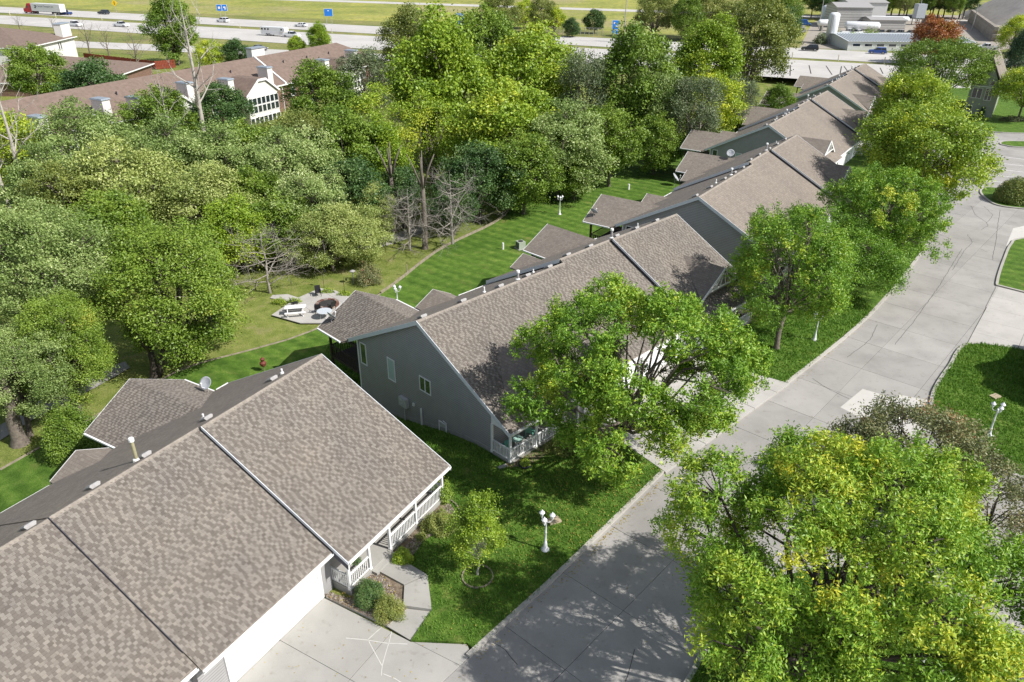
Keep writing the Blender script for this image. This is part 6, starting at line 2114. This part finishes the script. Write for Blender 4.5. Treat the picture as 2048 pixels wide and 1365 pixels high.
def chimney(rf, x, y, z0, z1, w=1.3, d=2.3):
    m = MB(); m.box((x, y, (z0 + z1) / 2), (w, d, z1 - z0)); c = m.build('chimney', MAT['cream'], rf)
    m = MB(); m.box((x, y, z1 + 0.1), (w + 0.3, d + 0.3, 0.2), top=0.9); m.build('chimney_cap', MAT['capgrey'], c)
e2, rf2, w2 = block('long brown roofed apartment block with brick walls and white gabled sunrooms behind the wood', (-61.2, 124.4, 0), R(90 - 25.28), -22, 62, 6.5, 4.6, 8.9, 0.1, 8.0, -2.5, 'brick')
# white fire wall line across the roof
m = MB(); q = 28.6
m.prism([(q, 0.05, 8.92), (q, -7.0, 4.55), (q, -7.0, 4.85), (q, 0.05, 9.2)], (0.35, 0, 0)); m.build('parapet', MAT['white'], rf2)
vmb = MB(); vmb.tube([(0, 0, -0.1), (0, 0, 0.45)], 0.12, 7); vm2 = vmb.mesh('roof_pipe', MAT['flash'])
for x in (-12, -4, 4, 12, 20, 34, 41, 48): link('roof_pipe', vm2, rf2, (x, -2.4, 8.9 - 2.4 * 4.3 / 7.0))
for x in (-14.5, 1.2, 19.9, 46.0):
    bm2 = MB(); yb = -9.2
    bm2.box((x, (yb - 5) / 2, 1.0), (7.6, -yb - 5 + 0.0, 7.2)); bay = bm2.build('bay', MAT['cream'], e2)
    gm = MB(); gm.prism([(x - 3.8, yb, 4.6), (x + 3.8, yb, 4.6), (x + 0.9, yb, 6.7), (x - 0.9, yb, 6.7)], (0, 0.2, 0)); gm.build('gable', MAT['cream'], bay)
    rm = MB()
    pr = [(x - 4.3, 4.4), (x - 0.95, 6.85), (x + 0.95, 6.85), (x + 4.3, 4.4)]
    for (xa, za), (xb, zb_) in zip(pr[:-1], pr[1:]):
        rm.prism([(xa, yb - 0.3, za), (xb, yb - 0.3, zb_), (xb, yb - 0.3, zb_ + 0.15), (xa, yb - 0.3, za + 0.15)], (0, 6.0, 0))
    rm.build('bay_roof', MAT['brown_roof'], bay)
    tm = MB()
    for (xa, za), (xb, zb_) in zip(pr[:-1], pr[1:]):
        tm.prism([(xa, yb - 0.34, za - 0.25), (xb, yb - 0.34, zb_ - 0.25), (xb, yb - 0.34, zb_ + 0.17), (xa, yb - 0.34, za + 0.17)], (0, 0.05, 0))
    tm.build('rake_board', MAT['white'], bay)
    for lv in range(2):
        for k in range(7):
            for rr in range(2):
                c = (x - 3.3 + k * 1.1, yb, 3.35 - lv * 3.3 - rr * 1.35)
                w = window(bay, c, 0.86, 1.12, (1, 0, 0), (0, -1, 0), 1, None, 0.08)
    chimney(rf2, x + 4.6, -6.2, 3.5, 8.0); chimney(rf2, x - 5.6, -6.6, 2.5, 7.4)
for x in (8, 11, 26, 31, 36, 54, 57):
    for lv in range(2): window(w2, (x, -6.5, 2.9 - lv * 3.0), 1.0, 1.4, (1, 0, 0), (0, -1, 0), 1, None, 0.12)
for x in (28.0, 33.4, 24.6):
    m = MB(); m.box((x, -6.58, 1.0), (0.14, 0.12, 7.0)); m.build('downpipe', MAT['white'], w2)
m = MB(); m.box((35, 5.2, 8.2), (3.6, 1.4, 2.6)); c = m.build('chimney', MAT['cream'], rf2)
m = MB(); m.box((35, 5.2, 9.6), (3.9, 1.7, 0.2)); m.build('chimney_cap', MAT['capgrey'], c)
e1, rf1, w1 = block('tall block with a brown hip roof and two white chimneys at the picture edge', (-110.5, 192.0, 0), 0, -60, 0, 11.0, 6.4, 9.6, 10, 11, -1.5)
chimney(rf1, -19, -12.2, 2, 10.2, 3.4, 1.6); chimney(rf1, -1.2, 9.0, 4, 9.6, 1.8, 4.2)
for y in (-6, 4):
    for dy in (-0.45, 0.45):
        window(w1, (0, y + dy, 5.0), 0.5, 1.6, (0, 1, 0), (1, 0, 0), 1, None, 0.05)
e3, rf3, w3 = block('lower brown hip roofed wing in front of the taller block with white chimneys', (-99.0, 172.0, 0), R(0), -14, 14.5, 13.5, 2.6, 6.0, 9, 13, -2.0, 'brick')
for x in (-9, -6, -3): link('roof_pipe', vm2, rf3, (x, -1.0, 5.6))
m = MB(); m.box((14.55, -12.0, 0.4), (0.3, 0.5, 4.2)); m.build('corner_post', MAT['white'], w3)
# sage green house at the right edge
SG = siding_mat('sage_siding', (0.33, 0.345, 0.285), 0.16)
p0, p1 = at(1925, 231), at(1982, 237)
d = p1 - p0
e4 = empty('gable_house', p0, math.atan2(d.y, d.x), 'sage green two storey house with a steep gable at the picture edge', 'house')
W_ = d.length
m = MB(); m.prism([(0, 0, -0.5), (W_, 0, -0.5), (W_, 0, 5.4), (W_ / 2, 0, 10.2), (0, 0, 5.4)], (0, 16, 0)); w4 = m.build('wall', SG, e4)
m = MB()
m.prism([(-0.7, -0.4, 4.8), (W_ / 2, -0.4, 10.35), (W_ / 2, -0.4, 10.6), (-0.8, -0.4, 4.98)], (0, 17, 0)); m.prism([(W_ / 2, -0.4, 10.35), (W_ + 0.7, -0.4, 4.8), (W_ + 0.8, -0.4, 4.98), (W_ / 2, -0.4, 10.6)], (0, 17, 0)); m.build('roof', MAT['roof'], e4)
m = MB(); m.box((W_ / 2, -0.02, 5.4), (W_, 0.06, 0.16)); m.build('band_board', MAT['white'], w4)
window(w4, (W_ * 0.28, 0, 4.2), 1.5, 1.7, (1, 0, 0), (0, -1, 0), 2)
window(w4, (W_ * 0.68, 0, 4.1), 1.0, 2.0, (1, 0, 0), (0, -1, 0), 2)
window(w4, (W_ * 0.72, 0, 6.1), 0.9, 0.7, (1, 0, 0), (0, -1, 0), 1, None, 0.05)
window(w4, (W_ * 0.16, 0, 1.4), 0.8, 0.9, (1, 0, 0), (0, -1, 0), 1)

# ------------------------------------------------------------------ works yard beyond the highway
sheet('yard', [tuple(at(*q)[:2]) for q in ((1598, 97), (1625, 45), (1700, 24), (1860, 30), (2060, 34), (2060, 90), (1985, 103), (1800, 100))], 0, MAT['yard'], flat=-0.02)
TW = plain('tank_white', (0.78, 0.79, 0.8), 0.4, 0.03)
p = at(1659, 87); e = empty('storage_tank', p, 0, 'upright white storage tank with a rounded top at the works yard', 'tank')
m = MB(); m.lathe([(1.62, -0.2), (1.65, 8.2), (1.5, 8.7), (1.0, 9.0), (0.02, 9.1)], n=24); m.build('shell', TW, e, True)
m = MB(); m.tube([(-1.2, -1.35, 0), (-1.2, -1.35, 8.4)], 0.07, 5); m.tube([(-0.8, -1.6, 0), (-0.8, -1.6, 8.4)], 0.07, 5); m.build('ladder', MAT['vent'], e)
def htank(u0, v0, u1, v1, r, lab):
    a, b = at(u0, v0), at(u1, v1); d = b - a
    e = empty('storage_tank', a, math.atan2(d.y, d.x), lab, 'tank')
    L_ = d.length; z = r + 1.6
    m = MB(); m.tube([(-r * 0.6, 0, z), (-r * 0.3, 0, z), (0, 0, z), (L_, 0, z), (L_ + r * 0.3, 0, z), (L_ + r * 0.6, 0, z)], [r * 0.4, r * 0.8, r, r, r * 0.8, r * 0.4], 18); m.build('shell', TW, e, True)
    for x in (L_ * 0.2, L_ * 0.8):
        m = MB(); m.box((x, 0, z / 2 - 0.3), (0.5, r * 1.7, z - 0.4)); m.build('saddle', MAT['concrete_walk'], e)
htank(1690, 68, 1752, 70, 1.25, 'long white horizontal tank right of the upright tank')
htank(1636, 62, 1664, 62, 1.1, 'short white horizontal tank left of the upright tank')
htank(1740, 52, 1812, 54, 1.0, 'white horizontal tank along the low shed at the back of the yard')
p = at(1652, 47); e = empty('storage_tank', p, 0, 'squat pale tank beside the corrugated works building', 'tank')
m = MB(); m.lathe([(2.6, -0.2), (2.6, 6.0), (1.4, 6.6), (0.02, 6.8)], n=20); m.build('shell', plain('tank_pale', (0.6, 0.64, 0.68), 0.5), e, True)
CORR = siding_mat('pale_metal_cladding', (0.44, 0.43, 0.41), 0.9)
def shed(u0, v0, u1, v1, dep, h, rise, lab, wm, rm, ribs=0, name='works_shed'):
    a, b = at(u0, v0), at(u1, v1); d = b - a; L_ = d.length
    e = empty(name, a, math.atan2(d.y, d.x), lab, 'shed')
    m = MB(); m.prism([(0, 0, -0.3), (0, 0, h), (0, dep / 2, h + rise), (0, dep, h), (0, dep, -0.3)], (L_, 0, 0)); w = m.build('wall', wm, e)
    m = MB(); m.prism([(-0.4, -0.4, h - 0.02), (-0.4, dep / 2, h + rise + 0.05), (-0.4, dep + 0.4, h - 0.02), (-0.4, dep + 0.4, h + 0.12), (-0.4, dep / 2, h + rise + 0.2), (-0.4, -0.4, h + 0.12)], (L_ + 0.8, 0, 0)); r_ = m.build('roof', rm, e)
    if ribs:
        m = MB(); m.bar((0, -0.4, h + 0.16), (0, dep / 2, h + rise + 0.24), 0.14, 0.16); rme = m.mesh('roof_rib', MAT['capgrey'])
        for k in range(ribs): link('roof_rib', rme, r_, (L_ * (k + 0.5) / ribs, 0, 0))
    return e, w, L_
shed(1668, 56, 1738, 57, 14, 7.0, 1.2, 'corrugated works building with a tall door beside the squat tank', CORR, MAT['vent'])
e5, w5, L5 = shed(1690, 47, 1768, 48, 16, 7.5, 1.0, 'long pale warehouse at the back of the works yard', plain('warehouse_white', (0.55, 0.55, 0.54), 0.6), MAT['vent'])
shed(1738, 62, 1808, 63, 10, 3.6, 0.6, 'low shed with a grey roof in the middle of the works yard', CORR, MAT['vent'])
MR = plain('blue_grey_metal', (0.5, 0.53, 0.55), 0.45, 0.05)
e6, w6, L6 = shed(1694, 101, 1946, 104, 24, 2.5, 0.7, 'long low building with a ribbed pale metal roof beside the highway', plain('shed_white', (0.6, 0.62, 0.6), 0.6), MR, 44)
for k in range(9):
    window(w6, (L6 * (k + 0.7) / 10.5, 0, 1.5), 2.2, 0.7, (1, 0, 0), (0, -1, 0), 1, None, 0.12)
text('SUPPLY', 1.5, (L6 * 0.93, -0.06, 0.7), (R(90), 0, 0), w6, plain('teal_letters', (0.02, 0.4, 0.45), 0.5))
m = MB(); m.box((0, 0, 1.9), (2.4, 2.6, 3.4)); 
for k, (u, v, col, lab) in enumerate(((1605, 52, (0.03, 0.1, 0.35), 'blue truck parked left of the short tank'), (1697, 69, WHT, 'white truck in front of the long tank'), (1714, 70, WHT, 'second white truck in front of the long tank'), (1600, 66, (0.2, 0.2, 0.2), 'dark truck parked at the yard entrance'),
                                     (1848, 50, (0.05, 0.05, 0.06), 'black truck beside the grey silo'), (1760, 70, (0.3, 0.25, 0.18), 'tan mixer in the row of parked machines'), (1780, 71, (0.25, 0.22, 0.18), 'brown machine in the row of parked machines'), (1800, 71, (0.4, 0.38, 0.35), 'grey machine in the row of parked machines'), (1820, 72, (0.2, 0.18, 0.15), 'dark machine at the end of the row of parked machines'))):
    car('van' if k in (0, 3, 4) else 'pickup', at(u, v), HW + 0.4 * k, col, lab, 'truck', None, 'parked_truck')
p = at(1833, 50); e = empty('silo', p, 0, 'grey square silo on legs beside the low shed', 'silo')
m = MB(); m.box((0, 0, 5.0), (3.4, 3.4, 5.0)); m.build('bin', plain('silo_grey', (0.4, 0.43, 0.46), 0.5), e)
for x in (-1.4, 1.4):
    for y in (-1.4, 1.4): m = MB(); m.box((x, y, 1.25), (0.25, 0.25, 2.6)); m.build('leg', MAT['vent'], e)
# grey stone heap with its retaining wall
rng = np.random.default_rng(5)
hb_ = MB(); n1, n2 = 40, 14
cx_, cy_, rr_, hh_ = 243.0, 335.0, 54.0, 25.0
vs = []
for j in range(n2 + 1):
    for i in range(n1):
        a = 2 * math.pi * i / n1; t = j / n2
        r_ = rr_ * (1 - t * 0.82) * (1 + 0.03 * math.sin(i * 2.1) + rng.normal() * 0.008)
        vs.append((cx_ + math.cos(a) * r_, cy_ + math.sin(a) * r_, -0.2 + hh_ * t ** 0.95))
fs = [(j * n1 + i, j * n1 + (i + 1) % n1, (j + 1) * n1 + (i + 1) % n1, (j + 1) * n1 + i) for j in range(n2) for i in range(n1)] + [tuple(n2 * n1 + i for i in range(n1))]
hb_.faces(vs, fs)
tag(hb_.build('stone_heap', concrete_mat('crushed_stone', (0.36, 0.34, 0.32), 0, 0.2), None, True), 'huge grey heap of crushed stone at the picture edge beyond the highway', 'stone heap')
a, b, c = at(1938, 43), at(1985, 83), at(2060, 84)
e = empty('retaining_wall', a, 0, 'tan concrete block wall at the foot of the grey stone heap', 'wall')
BW = plain('tan_block', (0.32, 0.285, 0.24), 0.9, 0.15, 2, rnd=0.2)
m = MB(); m.box((0, 0, 0), (2.9, 1.2, 1.1)); bk = m.mesh('block', BW)
for p_, q_ in ((a, b), (b, c)):
    d = q_ - p_; n = int(d.length / 3.0)
    for lv in range(4):
        for k in range(n):
            q = p_ + d * ((k + 0.5 + 0.5 * (lv % 2)) / n) - a
            link('block', bk, e, (q.x, q.y, 0.55 + lv * 1.12), (0, 0, math.atan2(d.y, d.x)))

# ------------------------------------------------------------------ grass blades and fallen leaves on the near lawns
def in_poly(x, y, poly):
    inside = np.zeros(len(x), bool)
    n = len(poly)
    for i in range(n):
        (x1, y1), (x2, y2) = poly[i], poly[(i + 1) % n]
        c = ((y1 > y) != (y2 > y)) & (x < (x2 - x1) * (y - y1) / ((y2 - y1) + 1e-12) + x1)
        inside ^= c
    return inside


def visible(P):
    d = P - np.array(CAMP)
    c = d @ np.array(FW)
    u = 1024 + FPX * (d @ np.array(RT)) / c; v = 682.5 - FPX * (d @ np.array(UP)) / c
    return (c > 2) & (u > -30) & (u < 2080) & (v > -10) & (v < 1400), c


def scatter_grass(name, poly, x0, x1, y0, y1, n, flat=None, hgt=0.11, far=60):
    rng = np.random.default_rng(len(name) + n)
    x = rng.uniform(x0, x1, n); y = rng.uniform(y0, y1, n)
    k = in_poly(x, y, poly)
    for key, xa, xb, ya, yb in (('A', 0, 29.3, -9.3, 8), ('B', 0.2, 29.0, -8.3, 8)):
        ox, oy, yaw, z0, a, r = FRAMES[key]
        lx = (x - ox) * a[0] + (y - oy) * a[1]; ly = -((x - ox) * r[0] + (y - oy) * r[1])
        k &= ~((lx > xa) & (lx < xb) & (ly > ya) & (ly < yb))
    k &= ~in_poly(x, y, DRVB)
    x, y = x[k], y[k]
    z = (ground_h(x, y) + 0.12) if flat is None else np.full(len(x), flat)
    ok, c = visible(np.stack([x, y, z], 1))
    keep = ok & (rng.uniform(size=len(x)) < np.clip(32.0 / c, 0.12, 1.0))
    x, y, z, c = x[keep], y[keep], z[keep], c[keep]
    m = len(x)
    # each tuft: three blades
    V = np.empty((m, 3, 3, 3)); T = np.empty((m, 3))
    patch = 0.5 + 0.2 * np.sin(x * 0.9 + np.sin(y * 0.7) * 2) * np.sin(y * 1.1 + x * 0.3)
    sc = np.clip(c / 34.0, 0.85, 2.0)
    for b in range(3):
        a = rng.uniform(0, 2 * np.pi, m); h = hgt * sc * rng.uniform(0.45, 1.1, m); w = 0.022 * sc * rng.uniform(0.7, 1.3, m)
        ox, oy = rng.normal(size=m) * 0.05 * sc, rng.normal(size=m) * 0.05 * sc
        lx, ly = np.cos(a) * h * 0.7, np.sin(a) * h * 0.7
        px_, py_ = -np.sin(a) * w, np.cos(a) * w
        V[:, b, 0] = np.stack([x + ox - px_, y + oy - py_, z - 0.01], 1)
        V[:, b, 1] = np.stack([x + ox + px_, y + oy + py_, z - 0.01], 1)
        V[:, b, 2] = np.stack([x + ox + lx, y + oy + ly, z + h], 1)
        T[:, b] = np.clip(patch + rng.normal(size=m) * 0.2, 0.02, 0.98)
    tag(link(name, np_mesh(name, V.reshape(-1, 3), 3, MAT['lawnblade'], T.ravel())), kind='stuff')


scatter_grass('grass', LAWN, -16, 32, 22, 64, 150000)
scatter_grass('lawn_grass', R1, 28, 60, 36, 58, 70000, 0.12)
scatter_grass('shaded_grass', R3, 6, 26, 18, 34, 60000, 0.12)

LF = leaf_mat('fallen_leaf', [(0.0, (0.16, 0.085, 0.03)), (0.5, (0.34, 0.26, 0.05)), (1.0, (0.45, 0.37, 0.09))], 0.1, 0.2, 1.1)
def litter(name, pts_z, size=0.07):
    P = np.array(pts_z)
    rng = np.random.default_rng(len(P))
    nn = unit(np.stack([rng.normal(size=len(P)) * 0.35, rng.normal(size=len(P)) * 0.35, np.ones(len(P))], 1))
    V = leaf_quads(P + np.array([0, 0, 0.012]), nn, size, size * 0.6, rng)
    tag(link(name, np_mesh(name, V, 4, LF, np.clip(rng.beta(2, 1.6, len(P)), 0.02, 0.98))), kind='stuff')
rng = np.random.default_rng(8)
L1 = []
def drop(cx, cy, s, n, z):
    for _ in range(n): L1.append((cx + rng.normal() * s, cy + rng.normal() * s, z))
for t in np.clip(np.concatenate([rng.normal(c, 0.05, 45) for c in (0.12, 0.3, 0.42, 0.55, 0.72, 0.85)]), 0, 1):      # drifts along the kerb
    p = Vector((2.1, 28.2, 0)).lerp(Vector((9.4, 37.3, 0)), t) + Vector((0.35, -0.3, 0)) * abs(rng.normal()) * 0.45
    L1.append((p.x + 0.12, p.y - 0.1, 0.01))
for t in rng.uniform(0, 1, 110):
    p = Vector((20.5, 48.0, 0)).lerp(Vector((31.5, 60.0, 0)), t) + Vector((0.35, -0.3, 0)) * abs(rng.normal()) * 0.35
    L1.append((p.x + 0.12, p.y - 0.1, 0.01))
for t in rng.uniform(0, 1, 50):
    p = Vector((-1.6, 23.8, 0)).lerp(Vector((2.1, 28.2, 0)), t) + Vector((0.35, -0.3, 0)) * abs(rng.normal()) * 0.3
    L1.append((p.x + 0.1, p.y - 0.08, 0.01))
for _ in range(260):
    L1.append((rng.uniform(3, 22), rng.uniform(24, 50), 0.008))
for _ in range(150):
    L1.append((rng.uniform(-14, 0), rng.uniform(19, 28), 0.012))
litter('fallen_leaves', [q for q in L1 if in_poly(np.array([q[0]]), np.array([q[1]]), PAVE)[0] or in_poly(np.array([q[0]]), np.array([q[1]]), DRV)[0]], 0.085)
L2 = []
n = 0
while n < 1500:
    x, y = rng.uniform(-3, 10), rng.uniform(25, 41)
    if in_poly(np.array([x]), np.array([y]), LAWN)[0] and rng.uniform() < math.exp(-((x - 5.5) ** 2 + (y - 36) ** 2) / 40) + 0.12:
        L2.append((x, y, gz(x, y) + 0.17)); n += 1
litter('lawn_leaves', L2, 0.09)
L3 = [(xx, yy, 0.13) for xx, yy in ((rng.uniform(-9.5, -4), rng.uniform(25, 30)) for _ in range(700)) if in_poly(np.array([xx]), np.array([yy]), [xy(652, 1196), xy(775, 1254), xy(806, 1212), xy(765, 1146), xy(745, 1140)])[0]]
litter('bed_leaves', L3, 0.1)
# pebbles of the two gravel beds
def pebbles(name, poly, n, z):
    rng = np.random.default_rng(n)
    xs_ = [p[0] for p in poly]; ys_ = [p[1] for p in poly]
    x = rng.uniform(min(xs_), max(xs_), n); y = rng.uniform(min(ys_), max(ys_), n)
    k = in_poly(x, y, poly); x, y = x[k], y[k]
    m = len(x); r = rng.uniform(0.03, 0.075, m)
    tp = np.array([(1, 0, 0), (0, 1, 0), (-1, 0, 0), (0, -1, 0), (0, 0, 0.7)])
    V = np.empty((m, 4, 3, 3))
    a = rng.uniform(0, 6.28, m)
    for f in range(4):
        for j, q in enumerate((tp[f], tp[(f + 1) % 4], tp[4])):
            V[:, f, j, 0] = x + r * (q[0] * np.cos(a) - q[1] * np.sin(a)); V[:, f, j, 1] = y + r * (q[0] * np.sin(a) + q[1] * np.cos(a)); V[:, f, j, 2] = z + r * q[2]
    tag(link(name, np_mesh(name, V.reshape(-1, 3), 3, PEB, np.repeat(rng.uniform(0, 1, m), 4))), kind='stuff')
PEB = leaf_mat('pebble', [(0.0, (0.09, 0.065, 0.05)), (0.5, (0.2, 0.16, 0.125)), (1.0, (0.36, 0.32, 0.27))], 0.0, 0.2, 1.0)
pebbles('pebbles', [xy(652, 1196), xy(775, 1254), xy(806, 1212), xy(765, 1146), xy(745, 1140), hx('A', 20.5, -9.2), hx('A', 20.3, -7.8)], 6000, 0.09)
pebbles('gravel', [xy(795, 1112), xy(815, 1130), xy(850, 1082), xy(880, 1068), xy(908, 1058), xy(915, 1035), xy(900, 1012), xy(885, 1000), hx('A', 28.5, -9.2), hx('A', 24.0, -9.2)], 5000, 0.14)
